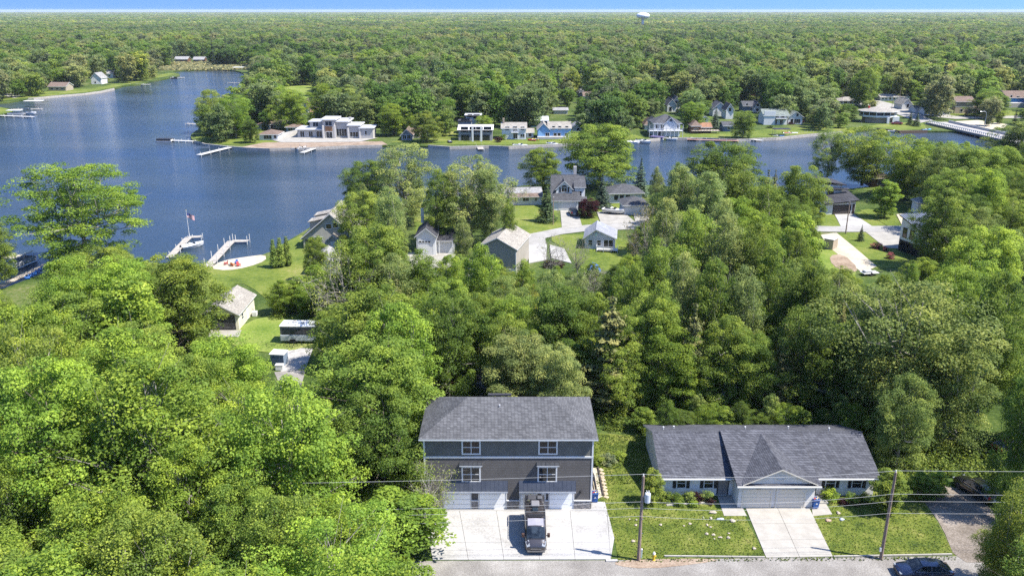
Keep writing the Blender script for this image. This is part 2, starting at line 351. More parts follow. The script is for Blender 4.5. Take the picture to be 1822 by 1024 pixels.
SH = [
 # near yards
 ('lawn', LAWN, [(1052,770),(1150,775),(1156,860),(1262,885),(1275,893),(1290,917),(1325,917),(1363,992),(1100,995),(1093,955),(1060,860)], .03, 0),
 ('lawn', LAWN, [(1445,917),(1480,915),(1475,893),(1560,870),(1640,880),(1668,930),(1698,985),(1482,992)], .03, 0),
 ('road', GRAVEL, [(560,1000),(800,997),(1100,996),(1360,992),(1700,989),(2100,985),(2300,1150),(500,1150)], .02, 0),
 ('gravel_track', TRACK, [(1630,868),(1660,860),(1705,868),(1745,890),(1775,915),(1770,1000),(1702,1000),(1676,935),(1648,898)], .035, 1),
 ('dirt_patch', DIRT, [(1095,997),(1200,993),(1290,994),(1240,1003),(1150,1012),(1095,1006)], .04, 1),
 # middle yards
 ('lawn', LAWN, [(348,478),(378,474),(440,462),(480,458),(505,432),(545,415),(560,440),(555,500),(500,560),(462,520),(425,500),(400,520),(340,560)], .03, 1),
 ('lawn', LAWN2, [(540,560),(575,560),(600,600),(500,630),(420,620),(400,595),(470,560)], .035, 1),
 ('lawn', LAWN2, [(660,520),(840,500),(900,520),(920,600),(800,680),(640,660)], .03, 1),
 ('lawn', LAWN, [(735,385),(800,385),(830,410),(800,420),(740,415)], .03, 0),
 ('lawn', LAWN, [(905,362),(985,362),(1002,408),(905,425)], .03, 0),
 ('lawn', LAWN, [(1026,385),(1060,378),(1070,402),(1032,404)], .03, 0),
 ('lawn', LAWN, [(1055,365),(1105,362),(1105,372),(1062,378)], .03, 0),
 ('lawn', LAWN, [(972,422),(1010,416),(1110,418),(1150,470),(1080,490),(1030,478),(1012,448)], .03, 1),
 ('lawn', LAWN, [(920,436),(940,434),(942,462),(922,465)], .03, 0),
 ('lane', ASPH, [(905,424),(950,415),(1000,405),(1050,400),(1150,393),(1300,398),(1480,403),(1620,402),(1700,404),(1700,412),(1500,413),(1300,410),(1130,408),(1040,412),(1000,417),(970,424),(972,438),(930,440),(905,436)], .05, 0),
 ('driveway', CONC2, [(997,375),(1028,375),(1036,404),(1000,408)], .06, 0),
 ('driveway', CONC2, [(1062,378),(1105,374),(1130,395),(1070,400)], .06, 0),
 ('driveway', CONC2, [(1128,383),(1150,383),(1160,396),(1130,396)], .063, 0),
 ('driveway', CONC, [(1484,380),(1518,381),(1552,403),(1496,403)], .06, 0),
 ('driveway', CONC2, [(1540,413),(1604,413),(1600,443),(1575,441)], .06, 0),
 ('lawn', LAWN, [(1518,380),(1535,376),(1576,401),(1552,403)], .03, 0),
 ('lawn', LAWN, [(1460,380),(1484,382),(1496,403),(1460,403)], .03, 0),
 ('lawn', LAWN, [(1545,372),(1590,380),(1605,402),(1580,402),(1530,374)], .03, 0),
 ('lawn', LAWN, [(1488,414),(1540,413),(1600,446),(1625,475),(1560,478)], .03, 0),
 ('dirt_track', SAND, [(1460,418),(1488,414),(1520,440),(1560,474),(1535,486),(1500,460),(1475,440)], .04, 0),
 ('lawn', LAWN2, [(1370,435),(1460,420),(1480,445),(1540,492),(1460,500),(1370,490)], .03, 1),
 ('dirt_patch', DIRT, [(1475,455),(1500,452),(1530,480),(1510,488),(1480,472)], .05, 1),
 ('driveway', SAND, [(1595,382),(1620,378),(1640,400),(1605,402)], .06, 0),
 ('driveway', CONC2, [(375,588),(430,588),(425,600),(370,600)], .06, 0),
 ('driveway', CONC2, [(700,450),(800,448),(860,470),(830,500),(720,480)], .05, 1),
 ('parking_lot', ASPH, [(555,490),(600,485),(640,520),(600,560),(560,540)], .05, 1),
 ('lawn', LAWN2, [(840,505),(920,500),(930,520),(860,530)], .045, 1),
 ('beach', SAND, [(372,478),(395,464),(440,457),(472,453),(474,464),(440,476),(405,482)], .05, 1),
 # far shore
 ('lawn', LAWN, [(346,250),(350,238),(365,228),(420,225),(520,235),(530,250),(440,258),(380,256)], .03, 0),
 ('dirt_bank', DIRT, [(430,262),(470,254),(560,252),(680,252),(690,258),(620,259),(540,263),(470,264)], .06, 0),
 ('terrace', CONC2, [(485,250),(530,240),(672,246),(640,253),(560,254),(500,254)], .1, 0),
 ('lawn', LAWN, [(690,252),(760,246),(900,249),(960,250),(1130,240),(1150,246),(1060,252),(900,258),(760,257)], .03, 0),
 ('lawn', LAWN, [(1140,246),(1220,240),(1400,228),(1500,222),(1510,232),(1380,243),(1310,246),(1180,244)], .03, 0),
 ('lawn', LAWN, [(1500,232),(1560,222),(1640,216),(1650,230),(1600,232),(1560,227)], .03, 0),
 ('lawn', LAWN, [(760,228),(812,224),(812,246),(770,246)], .034, 0),
 ('lawn', LAWN, [(1660,198),(1822,196),(1822,206),(1740,209),(1670,206)], .03, 0),
 ('lawn', LAWN, [(1540,182),(1630,182),(1645,196),(1570,190)], .03, 0),
 ('sandy_bank', SAND, [(1700,216),(1740,214),(1795,222),(1785,228),(1740,233),(1712,226)], .05, 0),
 ('road', CONC2, [(1540,180),(1560,178),(1600,188),(1640,205),(1660,214),(1638,219),(1608,208),(1560,190),(1500,186),(1500,183)], .06, 0),
 ('road', CONC2, [(1600,188),(1700,207),(1860,206),(1860,210),(1700,212),(1640,206)], .055, 0),
 ('field', LAWN2, [(465,150),(556,147),(552,178),(500,182),(470,170)], .03, 0),
 ('lawn', LAWN, [(0,163),(60,160),(160,158),(230,145),(300,130),(315,132),(268,142),(200,156),(150,165),(60,173),(0,180)], .03, 0),
 ('driveway', CONC2, [(0,156),(20,160),(40,172),(25,175),(0,168)], .07, 0),
 ('lawn', LAWN, [(-60,191),(0,191),(19,195),(22,199),(2,203),(-60,206)], .03, 0),
 ('far_field', LAWN2, [(850,57),(905,57),(905,60),(850,60)], .03, 0),
]
for nm, mt, poly, z, sm in SH: sheet(nm, LAWNM if mt is LAWN and poly[0][1] < 600 else mt, poly, z*(1 if poly[0][1] > 600 else 2.0), sm=sm)

# seawalls along the far shore: a thing each, running on the land edge
def seawall(name, label, P, w_, top, mat, cat='seawall', group=None, drop=-1.6):
    P = [at(*p) for p in P]; n = len(P); m = MB()
    for i in range(n-1):
        a, b = Vector(P[i]), Vector(P[i+1]); d = (b-a).normalized(); q = Vector((-d.y, d.x))*w_/2
        m.prism([(a+q)[:], (b+q)[:], (b-q)[:], (a-q)[:]], drop, top+0.004*(i%2))
    o = m.build(name, mat); return tag(o, label, cat, group)
STONEW = pm('pale seawall', (0.42,0.39,0.34), (0.28,0.25,0.21), 1.5, 0.85, 0.3)
seawall('seawall', 'long pale seawall along the tip of the tree-covered peninsula', [(346,251),(365,256.5),(400,260.5),(440,263.5),(480,265.2),(560,263.3),(620,260.3),(680,259.2)], .5, .25, STONEW)
seawall('seawall', 'grey seawall below the grey modern house and white cottages', [(762,259.5),(800,262.2),(870,260.4),(905,262),(960,259.2),(1030,256.2)], .5, .35, STONEW)
seawall('seawall', 'seawall running under the wraparound-porch house toward the bridge', [(1080,252),(1130,252),(1180,246.4),(1250,246.4),(1310,249.2),(1380,246.2),(1440,240.2),(1500,235)], .5, .35, STONEW)
seawall('seawall', 'dark timber seawall below the hexagonal house lawn', [(1560,229.6),(1600,234.2),(1650,233.2)], .5, .4, pm('dark timber', (0.12,0.08,0.05), None, 2, .9))
seawall('seawall', 'stone edged seawall along the far left shore', [(50,176),(100,171.4),(150,167.3),(180,163.2),(203,158.2)], .6, .4, STONEW)
# ------------------------------------------------------------ foliage
def leaf_material(name, base, trans=0.5, use_obj=True, cols=None, rough=0.6, rand_ramp=None):
    m, nt, N, L, P = newmat(name)
    P.inputs['Roughness'].default_value = rough; P.inputs['Specular IOR Level'].default_value = 0.25
    at_ = N.new('ShaderNodeAttribute'); at_.attribute_name = 'tint'
    oi = N.new('ShaderNodeObjectInfo')
    if rand_ramp:
        nz = N.new('ShaderNodeTexNoise'); nz.inputs['Scale'].default_value = 0.006; nz.inputs['Detail'].default_value = 3; L.new(oi.outputs['Location'], nz.inputs['Vector'])
        r0 = ramp(N, rand_ramp, [i/len(rand_ramp) for i in range(len(rand_ramp))]); r0.color_ramp.interpolation = 'CONSTANT'; L.new(oi.outputs['Random'], r0.inputs[0]); mz = N.new('ShaderNodeMix'); mz.data_type = 'RGBA'; mz.blend_type = 'MULTIPLY'; mz.inputs[0].default_value = 1; mz.clamp_result = False
        rz_ = ramp(N, [(0.55,0.66,0.70),(0.95,1.0,0.95),(1.45,1.25,1.15)], [0.36,0.5,0.66]); L.new(nz.outputs['Fac'], rz_.inputs[0]); L.new(r0.outputs[0], mz.inputs[6]); L.new(rz_.outputs[0], mz.inputs[7]); src = mz.outputs[2]
        src_b = src
    elif use_obj: src = oi.outputs['Color']
    else:
        rg = N.new('ShaderNodeRGB'); rg.outputs[0].default_value = (*base, 1); src = rg.outputs[0]
    r = ramp(N, cols or [(0.38,0.46,0.42),(0.74,0.82,0.76),(1.22,1.14,0.95),(1.8,1.6,1.25)], [0, .4, .8, 1]); L.new(at_.outputs['Fac'], r.inputs[0])  # random leaf tones; ends widened to put shade and sun highlights into the colour
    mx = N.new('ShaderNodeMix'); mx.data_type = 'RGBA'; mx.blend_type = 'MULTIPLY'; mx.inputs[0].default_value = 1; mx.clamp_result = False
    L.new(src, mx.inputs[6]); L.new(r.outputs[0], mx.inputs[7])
    hs = N.new('ShaderNodeHueSaturation'); L.new(mx.outputs[2], hs.inputs['Color'])
    mr = N.new('ShaderNodeMapRange'); mr.inputs[3].default_value = 0.86; mr.inputs[4].default_value = 1.14; 
    fr = N.new('ShaderNodeMath'); fr.operation = 'FRACT'; ml = N.new('ShaderNodeMath'); ml.operation = 'MULTIPLY'; ml.inputs[1].default_value = 13.7
    L.new(oi.outputs['Random'], ml.inputs[0]); L.new(ml.outputs[0], fr.inputs[0]); L.new(fr.outputs[0], mr.inputs[0]); L.new(mr.outputs[0], hs.inputs['Value'])
    L.new(hs.outputs[0], P.inputs['Base Color'])
    tr = N.new('ShaderNodeBsdfTranslucent'); L.new(hs.outputs[0], tr.inputs['Color'])
    ms = N.new('ShaderNodeMixShader'); ms.inputs[0].default_value = trans
    out = N['Material Output']; L.new(P.outputs[0], ms.inputs[1]); L.new(tr.outputs[0], ms.inputs[2]); L.new(ms.outputs[0], out.inputs['Surface'])
    return m
LEAF = leaf_material('leaves', (0,0,0))
NEEDLE = leaf_material('needles', (0,0,0), trans=0.12)

def leaf_mesh(name, C, Nn, size, tint, mat, asp=0.62):
    """C centres, Nn normals (numpy N x 3); each leaf one folded quad"""
    n = len(C); rn = RNG.normal(size=(n,3))
    Nn = Nn/np.linalg.norm(Nn, axis=1, keepdims=True)
    U = np.cross(Nn, rn); U /= np.linalg.norm(U, axis=1, keepdims=True)+1e-9
    W = np.cross(Nn, U); s = size[:,None]
    fold = Nn*s*0.18
    V = np.empty((n,4,3), np.float32)
    V[:,0] = C-U*s*0.5; V[:,1] = C-W*s*asp*0.5+fold; V[:,2] = C+U*s*0.5; V[:,3] = C+W*s*asp*0.5+fold
    me = bpy.data.meshes.new(name); me.vertices.add(n*4); me.vertices.foreach_set('co', V.ravel())
    me.loops.add(n*4); me.loops.foreach_set('vertex_index', np.arange(n*4, dtype=np.int32))
    me.polygons.add(n); me.polygons.foreach_set('loop_start', np.arange(0, n*4, 4, dtype=np.int32))
    a = me.attributes.new('tint', 'FLOAT', 'POINT'); a.data.foreach_set('value', np.repeat(tint, 4).astype(np.float32))
    me.materials.append(mat); me.update(calc_edges=True); return me
def unit(n):
    d = RNG.normal(size=(n,3)); return d/np.linalg.norm(d, axis=1, keepdims=True)

def clump_centres(n, env, z0, z1, Rr, inner=0.35):
    """points in the outer part of a crown; env(t) gives relative radius at relative height t"""
    out = []; lob = RNG.uniform(0, 2*pi, 6); amp = RNG.uniform(0.04, 0.15, 6)
    while len(out) < n:
        t = RNG.uniform(0.0, 1.0); a = RNG.uniform(0, 2*pi)
        k = 1+sum(amp[i]*sin((i+1)*a+lob[i]+3*t) for i in range(6))
        rr = env(t)*Rr*k; q = RNG.uniform(0, 1)
        q = (inner+(1-inner)*sqrt(q))
        if RNG.uniform() > env(t)+0.15: continue
        out.append((cos(a)*rr*q, sin(a)*rr*q, z0+(z1-z0)*t, rr*q/(Rr+1e-6)))
    return np.array(out)
def clump_leaves(cc, rad, per, lsize, flat=0.7, up=0.6, sag=0.0, tvar=0.30):
    Cs, Ns, Ss, Ts = [], [], [], []
    for i, c in enumerate(cc):
        k = int(per*RNG.uniform(0.6, 1.4)); d = unit(k); d[:,2] = np.where(RNG.uniform(size=k) < 0.55, np.abs(d[:,2]), d[:,2])
        r_ = rad*RNG.uniform(0.65, 1.35); q = RNG.uniform(0.25, 1, k)**0.5
        P_ = d*q[:,None]*r_; P_[:,2] *= flat; P_[:,2] -= sag*(d[:,0]**2+d[:,1]**2)*r_
        Cs.append(P_+c[:3]); nn = d*0.6+unit(k)*0.75; nn[:,2] += up; Ns.append(nn)
        Ss.append(lsize*RNG.uniform(0.65, 1.4, k)); ct = RNG.uniform(-tvar, tvar)
        Ts.append(np.clip(0.5+ct+RNG.uniform(-0.22, 0.22, k), 0, 1))
    return np.concatenate(Cs), np.concatenate(Ns), np.concatenate(Ss), np.concatenate(Ts)
def trunk_mb(H0, r0, cc, nl=18, split=(0.22, 0.7), lean=0.03, kink=0.05, stem_top=0.8, n=7):
    m = MB(); pts = []; x = y = 0
    for i in range(7):
        t = i/6; pts.append((x, y, H0*stem_top*t)); x += RNG.normal()*lean*H0*0.3; y += RNG.normal()*lean*H0*0.3
    rs = [r0*(1.25 if i == 0 else 1)*(1-0.86*i/6) for i in range(7)]
    m.tube(pts, rs, n)
    idx = RNG.choice(len(cc), min(nl, len(cc)), replace=False)
    for i in idx:
        c = cc[i]; t = RNG.uniform(*split); t = min(t, c[2]/H0*0.85)
        k = min(5.99, t/stem_top*6); a = int(k); f = k-a
        s = Vector(pts[a]).lerp(Vector(pts[min(a+1,6)]), f); e = Vector(c[:3])
        mid = s.lerp(e, 0.5)+Vector((RNG.normal()*kink*H0, RNG.normal()*kink*H0, -abs(e.z-s.z)*0.12+RNG.normal()*kink*H0*0.4))
        rb = r0*(1-0.86*t)*RNG.uniform(.35,.6)
        m.tube([s, s.lerp(mid,.5)+Vector((0,0,.02*H0)), mid, mid.lerp(e,.6), e], [rb, rb*.8, rb*.6, rb*.4, rb*.15], 5)
        for q in range(2):
            e2 = e+Vector((RNG.normal()*.9, RNG.normal()*.9, RNG.normal()*.7+.3)); m.tube([mid.lerp(e,.3*q+.2), e2], [rb*.3, rb*.08], 4, cap=False)
    return m
PROTO = {}
def proto(key, crown, trunk, h, w): PROTO.setdefault(key, []).append((crown, trunk, h, w))
def broad(key, seed, h, w, nc, per, rad, ls, env, z0=0.22, bark=None, inner=0.4, up=0.6, nl=22, flat=0.7, fill=0.12, mat=None, tvar=.3, sag=0, r0=None):
    global RNG; RNG = np.random.default_rng(seed)
    cc = clump_centres(nc, env, h*z0, h-rad*flat*.6, w/2-rad*.6, inner)
    a = clump_leaves(cc, rad, per, ls, flat, up, sag, tvar)
    # sparse inner leaves keep the middle from being hollow
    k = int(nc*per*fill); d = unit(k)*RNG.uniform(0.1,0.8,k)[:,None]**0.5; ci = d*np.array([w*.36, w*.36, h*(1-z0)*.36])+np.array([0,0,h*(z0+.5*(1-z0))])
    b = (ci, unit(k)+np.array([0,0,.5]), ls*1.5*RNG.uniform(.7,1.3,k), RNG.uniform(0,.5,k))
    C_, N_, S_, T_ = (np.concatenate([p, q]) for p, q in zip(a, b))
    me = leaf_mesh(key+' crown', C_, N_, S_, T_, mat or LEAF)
    tm = trunk_mb(h, r0 or h*0.016, cc, nl).mesh(key+' trunk', bark or BARK, True)
    proto(key, me, tm, h, w)
def e_round(t): return max(0.0, (1-abs(2*t-0.85)**2.2/1.45))**0.5 if t < .98 else .15
def e_oval(t): return max(0.05, sin(pi*min(1,(t*0.92+0.08))))**0.6
def e_vase(t): return 0.35+0.65*min(1,t*1.6) if t < .7 else max(.1, sqrt(max(0,1-((t-.7)/.3)**2)))
def e_egg(t): return (1-abs((t-.38)/.66)**2.4)**.5 if t > .38 else .62+.38*sin(pi/2*t/.38)
def e_cone(t): return max(0.06, 1-t)
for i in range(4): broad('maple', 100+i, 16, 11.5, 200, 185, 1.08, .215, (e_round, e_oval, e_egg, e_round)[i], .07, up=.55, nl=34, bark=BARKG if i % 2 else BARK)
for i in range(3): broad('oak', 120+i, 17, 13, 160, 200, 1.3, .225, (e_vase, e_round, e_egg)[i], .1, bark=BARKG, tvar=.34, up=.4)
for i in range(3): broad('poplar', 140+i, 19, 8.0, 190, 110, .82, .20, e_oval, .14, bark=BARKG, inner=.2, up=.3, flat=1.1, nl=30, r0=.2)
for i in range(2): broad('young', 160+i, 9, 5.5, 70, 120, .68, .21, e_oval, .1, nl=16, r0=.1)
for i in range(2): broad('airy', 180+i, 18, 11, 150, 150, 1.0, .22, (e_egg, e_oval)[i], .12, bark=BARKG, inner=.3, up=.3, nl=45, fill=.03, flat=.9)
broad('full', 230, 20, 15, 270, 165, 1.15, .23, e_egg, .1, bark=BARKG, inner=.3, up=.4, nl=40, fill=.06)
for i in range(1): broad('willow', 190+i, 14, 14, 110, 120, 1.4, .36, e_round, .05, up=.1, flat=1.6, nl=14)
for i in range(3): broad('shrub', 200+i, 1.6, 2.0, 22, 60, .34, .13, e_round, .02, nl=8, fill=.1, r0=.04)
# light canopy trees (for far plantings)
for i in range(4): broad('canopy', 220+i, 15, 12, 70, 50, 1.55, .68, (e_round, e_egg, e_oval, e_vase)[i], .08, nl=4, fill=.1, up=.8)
def bare(key, seed, h, w, n, leaves=0):
    global RNG; RNG = np.random.default_rng(seed)
    cc = clump_centres(n, e_vase, h*.3, h, w/2, .5)
    m = trunk_mb(h, h*.013, cc, n, lean=.05)
    for c in cc:
        for q in range(5):
            e = Vector(c[:3]); e2 = e+Vector((RNG.normal()*w*.09, RNG.normal()*w*.09, abs(RNG.normal())*h*.06)); m.tube([e.lerp(e2,-.4), e2], [.022, .008], 3, cap=False)
    k = 40+leaves; ii = RNG.integers(0, len(cc), k)
    C_ = cc[ii][:,:3]+RNG.normal(size=(k,3))*w*.07
    me = leaf_mesh(key+' crown', C_, unit(k)+np.array([0,0,.4]), .22*RNG.uniform(.6,1.3,k), RNG.uniform(.3,1,k), LEAF)
    proto(key, me, m.mesh(key+' trunk', BARKG, True), h, w)
bare('bare', 300, 12, 7, 38); bare('bare', 301, 14, 8, 44, 300)
bare('budding', 302, 12, 8, 46, 2200); bare('budding', 303, 11, 7, 40, 1500)
def conifer(key, seed, h, w, tiers, per, ls, droop=.25, z0=.08, irregular=.1, dens=1.0, wpow=1.0):
    """boughs radiate from the trunk in tiers; needles are narrow sprays along each bough"""
    global RNG; RNG = np.random.default_rng(seed)
    Cs, Ns, Ss, Ts = [], [], [], []; m = MB(); r0 = h*.014
    m.tube([(0,0,0),(0,0,h*.5),(0,0,h*.99)], [r0*1.2, r0*.7, r0*.08], 7)
    for t in range(tiers):
        f = t/(tiers-1); z = h*(z0+(1-z0)*f*0.97); rr = w/2*max(0.05,(1-f))**wpow*RNG.uniform(1-irregular*2.2,1+irregular)
        nb = max(5, int(11*(1-f)**.5)+2); a0 = RNG.uniform(0,6.28)
        for b in range(nb):
            a = a0+2*pi*b/nb+RNG.normal()*.12; L_ = rr*RNG.uniform(.75,1.12); k = max(8, int(per*L_/(w/2)*dens))
            s = RNG.uniform(0.12,1,k)**.8; wd = .24*L_*(1.15-s)*1.5+.08
            off = RNG.uniform(-1,1,k)*wd; zz = z-droop*L_*s+.10*L_*s*s*1.2-np.abs(off)*.35+RNG.normal(size=k)*.06*h/12
            x = cos(a)*L_*s-sin(a)*off; y = sin(a)*L_*s+cos(a)*off
            Cs.append(np.stack([x,y,zz],1)); n_ = np.stack([np.full(k,cos(a)*.45),np.full(k,sin(a)*.45),np.full(k,.9)],1)+unit(k)*.5
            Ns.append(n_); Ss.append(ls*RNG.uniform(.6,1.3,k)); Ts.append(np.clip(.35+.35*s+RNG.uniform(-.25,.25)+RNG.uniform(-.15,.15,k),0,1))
            if b % 2 == 0: m.tube([(0,0,z),(cos(a)*L_*.8,sin(a)*L_*.8,z-droop*L_*.7)], [r0*.25,.01], 4, cap=False)
    C_,N_,S_,T_ = map(np.concatenate,(Cs,Ns,Ss,Ts))
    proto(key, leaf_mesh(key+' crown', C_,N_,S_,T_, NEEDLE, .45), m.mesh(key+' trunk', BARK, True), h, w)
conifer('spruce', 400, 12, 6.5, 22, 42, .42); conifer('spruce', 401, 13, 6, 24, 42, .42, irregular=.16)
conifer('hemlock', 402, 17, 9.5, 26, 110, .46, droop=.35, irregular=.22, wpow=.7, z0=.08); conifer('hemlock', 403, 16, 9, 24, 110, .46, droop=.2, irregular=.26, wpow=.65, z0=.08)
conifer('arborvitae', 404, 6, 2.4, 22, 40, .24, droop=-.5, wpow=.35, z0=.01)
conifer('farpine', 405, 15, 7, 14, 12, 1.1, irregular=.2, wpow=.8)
TREES = []      # (object, kindkey, adjective, u, v)
TREECOL = {
 'bright': (0.270,0.370,0.052), 'green': (0.245,0.325,0.055), 'deep': (0.150,0.220,0.038), 'yellowish': (0.280,0.345,0.062), 'olive': (0.275,0.335,0.090),
 'pale': (0.310,0.365,0.120), 'silver': (0.270,0.300,0.160), 'gold': (0.400,0.350,0.045), 'maroon': (0.060,0.014,0.020), 'rust': (0.240,0.200,0.070), 'bluish': (0.080,0.120,0.080), 'darkcon': (0.060,0.100,0.035), 'brownish': (0.190,0.190,0.065), 'blossom': (0.42,0.40,0.30), 'brown': (0.24,0.20,0.15)}
NAMES = {'maple':'maple_tree','oak':'oak_tree','full':'spreading_tree','poplar':'poplar_tree','young':'young_tree','airy':'airy_tree','willow':'willow_tree','shrub':'shrub','canopy':'broadleaf_tree','bare':'bare_tree','budding':'budding_tree','spruce':'spruce_tree','hemlock':'hemlock_tree','arborvitae':'arborvitae','farpine':'pine_tree'}
def plant_at(kind, x, y, h, w, col, label=None, var=None, rz=None, cat='tree', group=None, z=0):
    lst = PROTO[kind]; var = random.randrange(len(lst)) if var is None else var % len(lst)
    cr, tr, ph, pw = lst[var]; nm = NAMES[kind]
    o = bpy.data.objects.new(nm, None); link(o); o.location = (x, y, z-.03); o.rotation_euler = (0,0,random.uniform(0,6.28) if rz is None else rz); o.scale = (w/pw, w/pw, h/ph)
    c = TREECOL[col] if isinstance(col, str) else col
    k = random.uniform(.92,1.08); 
    t = put('trunk' if kind != 'shrub' else 'stem', tr, o); cc = put('crown' if kind != 'shrub' else 'foliage', cr, o); cc.color = (c[0]*k*random.uniform(.94,1.06), c[1]*k, c[2]*k, 1)
    o['category'] = cat
    if label: o['label'] = label
    if group: o['group'] = group
    u, v = px(x, y, h*.75)
    TREES.append((o, kind, col if isinstance(col, str) else 'green', u, v, label))
    return o
def plant(kind, u, v, h, wpx, col, label=None, var=None, cat='tree', **k):
    """u,v: where the top of the tree shows; wpx: crown width in pixels"""
    x, y = at(u, v, h); w = wpx*depth(x, y, h*.7)/FOC
    return plant_at(kind, x, y, h, w, col, label, var, cat=cat, **k)
# ------------------------------------------------------------ where trees may not stand in front (things the photograph shows in the open)
CLEAR = [
 [(-10,440),(105,440),(100,474),(60,502),(-10,520)],
 [(742,716),(1068,705),(1078,905),(1100,1003),(812,1003),(770,920)],
 [(1112,744),(1140,738),(1562,746),(1572,850),(1640,905),(1690,985),(1690,1000),(1095,1000),(1080,860),(1075,815),(1138,790)],
 [(1650,875),(1690,845),(1775,850),(1785,905),(1725,925),(1700,1000),(1680,940)],
 [(1580,980),(1700,980),(1700,1100),(1580,1100)], [(830,1000),(1600,1000),(1600,1100),(830,1100)],
 [(378,502),(465,502),(468,560),(440,597),(372,597)], [(350,482),(440,480),(440,508),(395,515)],
 [(484,575),(578,575),(580,607),(560,620),(535,682),(500,682),(478,640)],
 [(538,378),(598,378),(598,430),(598,480),(545,482)], [(290,378),(480,378),(480,480),(345,482),(300,462)],
 [(738,398),(803,398),(803,455),(738,470)], [(852,412),(925,412),(925,458),(868,446),(852,436)],
 [(905,330),(985,300),(1050,300),(1150,330),(1153,378),(1130,402),(1100,402),(1100,455),(1020,470),(1012,470),(945,466),(925,440),(905,415)],
 [(1462,305),(1525,305),(1530,370),(1600,395),(1610,425),(1598,452),(1620,470),(1560,478),(1470,470),(1462,420)],
 [(1600,360),(1655,360),(1650,395),(1640,462),(1600,450)],
 [(-50,186),(300,135),(437,122),(425,150),(345,170),(338,240),(480,266),(700,262),(640,285),(612,330),(600,375),(540,400),(480,445),(300,458),(232,432),(0,462),(-50,500)],
 [(770,262),(1000,262),(940,300),(905,330),(870,300),(865,275),(790,280)], [(1140,255),(1400,246),(1460,250),(1455,325),(1400,340),(1395,300),(1300,250),(1200,290),(1160,300)],
 # far shore
 [(452,212),(672,208),(680,262),(455,262)], [(708,226),(750,226),(750,250),(708,250)], [(812,204),(878,204),(880,258),(812,258)], [(760,240),(812,236),(812,256),(762,258)],
 [(890,206),(1018,206),(1018,258),(890,258)], [(1148,204),(1214,204),(1216,262),(1130,262),(1130,235)], [(1186,176),(1206,176),(1206,198),(1186,198)],
 [(1228,215),(1275,215),(1275,250),(1228,250)], [(1270,182),(1306,182),(1306,215),(1275,215)], [(1318,178),(1355,178),(1355,205),(1318,205)], [(1290,215),(1310,215),(1310,240),(1290,238)],
 [(1356,192),(1440,192),(1440,250),(1356,250)], [(1490,172),(1532,172),(1532,192),(1490,192)], [(1532,195),(1600,195),(1600,230),(1532,230)], [(1563,155),(1635,155),(1640,212),(1600,212),(1563,190)],
 [(1692,172),(1738,172),(1738,204),(1692,204)], [(1786,160),(1830,160),(1830,192),(1786,192)], [(1638,208),(1700,214),(1800,240),(1800,262),(1640,232)], [(1600,182),(1670,205),(1640,220)],
 [(158,128),(182,128),(182,152),(158,152)], [(188,124),(203,124),(203,140),(188,140)], [(88,148),(120,148),(120,163),(88,163)], [(308,99),(366,99),(366,114),(308,114)],
 [(508,150),(556,146),(552,178),(508,180)], [(1134,20),(1156,20),(1156,48),(1134,48)], [(850,54),(905,54),(905,60),(850,60)], [(280,116),(440,112),(440,130),(280,130)], [(70,160),(250,140),(250,160),(70,176)],
 [(980,190),(1020,190),(1020,206),(980,206)], [(1024,158),(1052,158),(1052,172),(1024,172)], [(540,184),(552,184),(552,214),(540,214)],
]
CLB = [(min(p[0] for p in c), min(p[1] for p in c), max(p[0] for p in c), max(p[1] for p in c)) for c in CLEAR]
SAMP = [(cos(a)*r_, sin(a)*r_) for a in [i*pi/5 for i in range(10)] for r_ in (.45,.92)]+[(0,0)]
FULL = [c[3] > 262 or i in (16, 17, 18) for i, c in enumerate(CLB)]
for i, c in enumerate(CLEAR):
    if c[0] in ((508,150),(1134,20),(850,54),(280,116),(70,160),(1638,208),(1600,182)): FULL[i] = True
def blocked(x, y, h, w, low=.25):
    vb = px(x, y, 0)[1]
    u0, v0 = px(x, y, h); u1, v1 = px(x, y, h*low); rx = w*.5*FOC/depth(x, y, h*.6); cu, cv, ry = (u0+u1)/2, (v0+v1)/2, (v1-v0)/2
    for i, c in enumerate(CLEAR):
        b = CLB[i]
        if cu+rx < b[0] or cu-rx > b[2] or v1 < b[1] or v0 > b[3]: continue
        if not FULL[i] and vb < b[1]+.45*(b[3]-b[1]): continue
        for a, s in SAMP:
            if inpoly((cu+a*rx, cv+s*ry), c): return True
    return False
class Hash:
    def __init__(s, c): s.c = c; s.d = {}
    def ok(s, x, y, r):
        i, j = int(x//s.c), int(y//s.c); n = int(r//s.c)+1
        for a in range(i-n, i+n+1):
            for b in range(j-n, j+n+1):
                for (p, q) in s.d.get((a,b), ()):
                    if hypot(p-x, q-y) < r: return False
        return True
    def add(s, x, y): s.d.setdefault((int(x//s.c), int(y//s.c)), []).append((x, y))
TH = Hash(8.0)

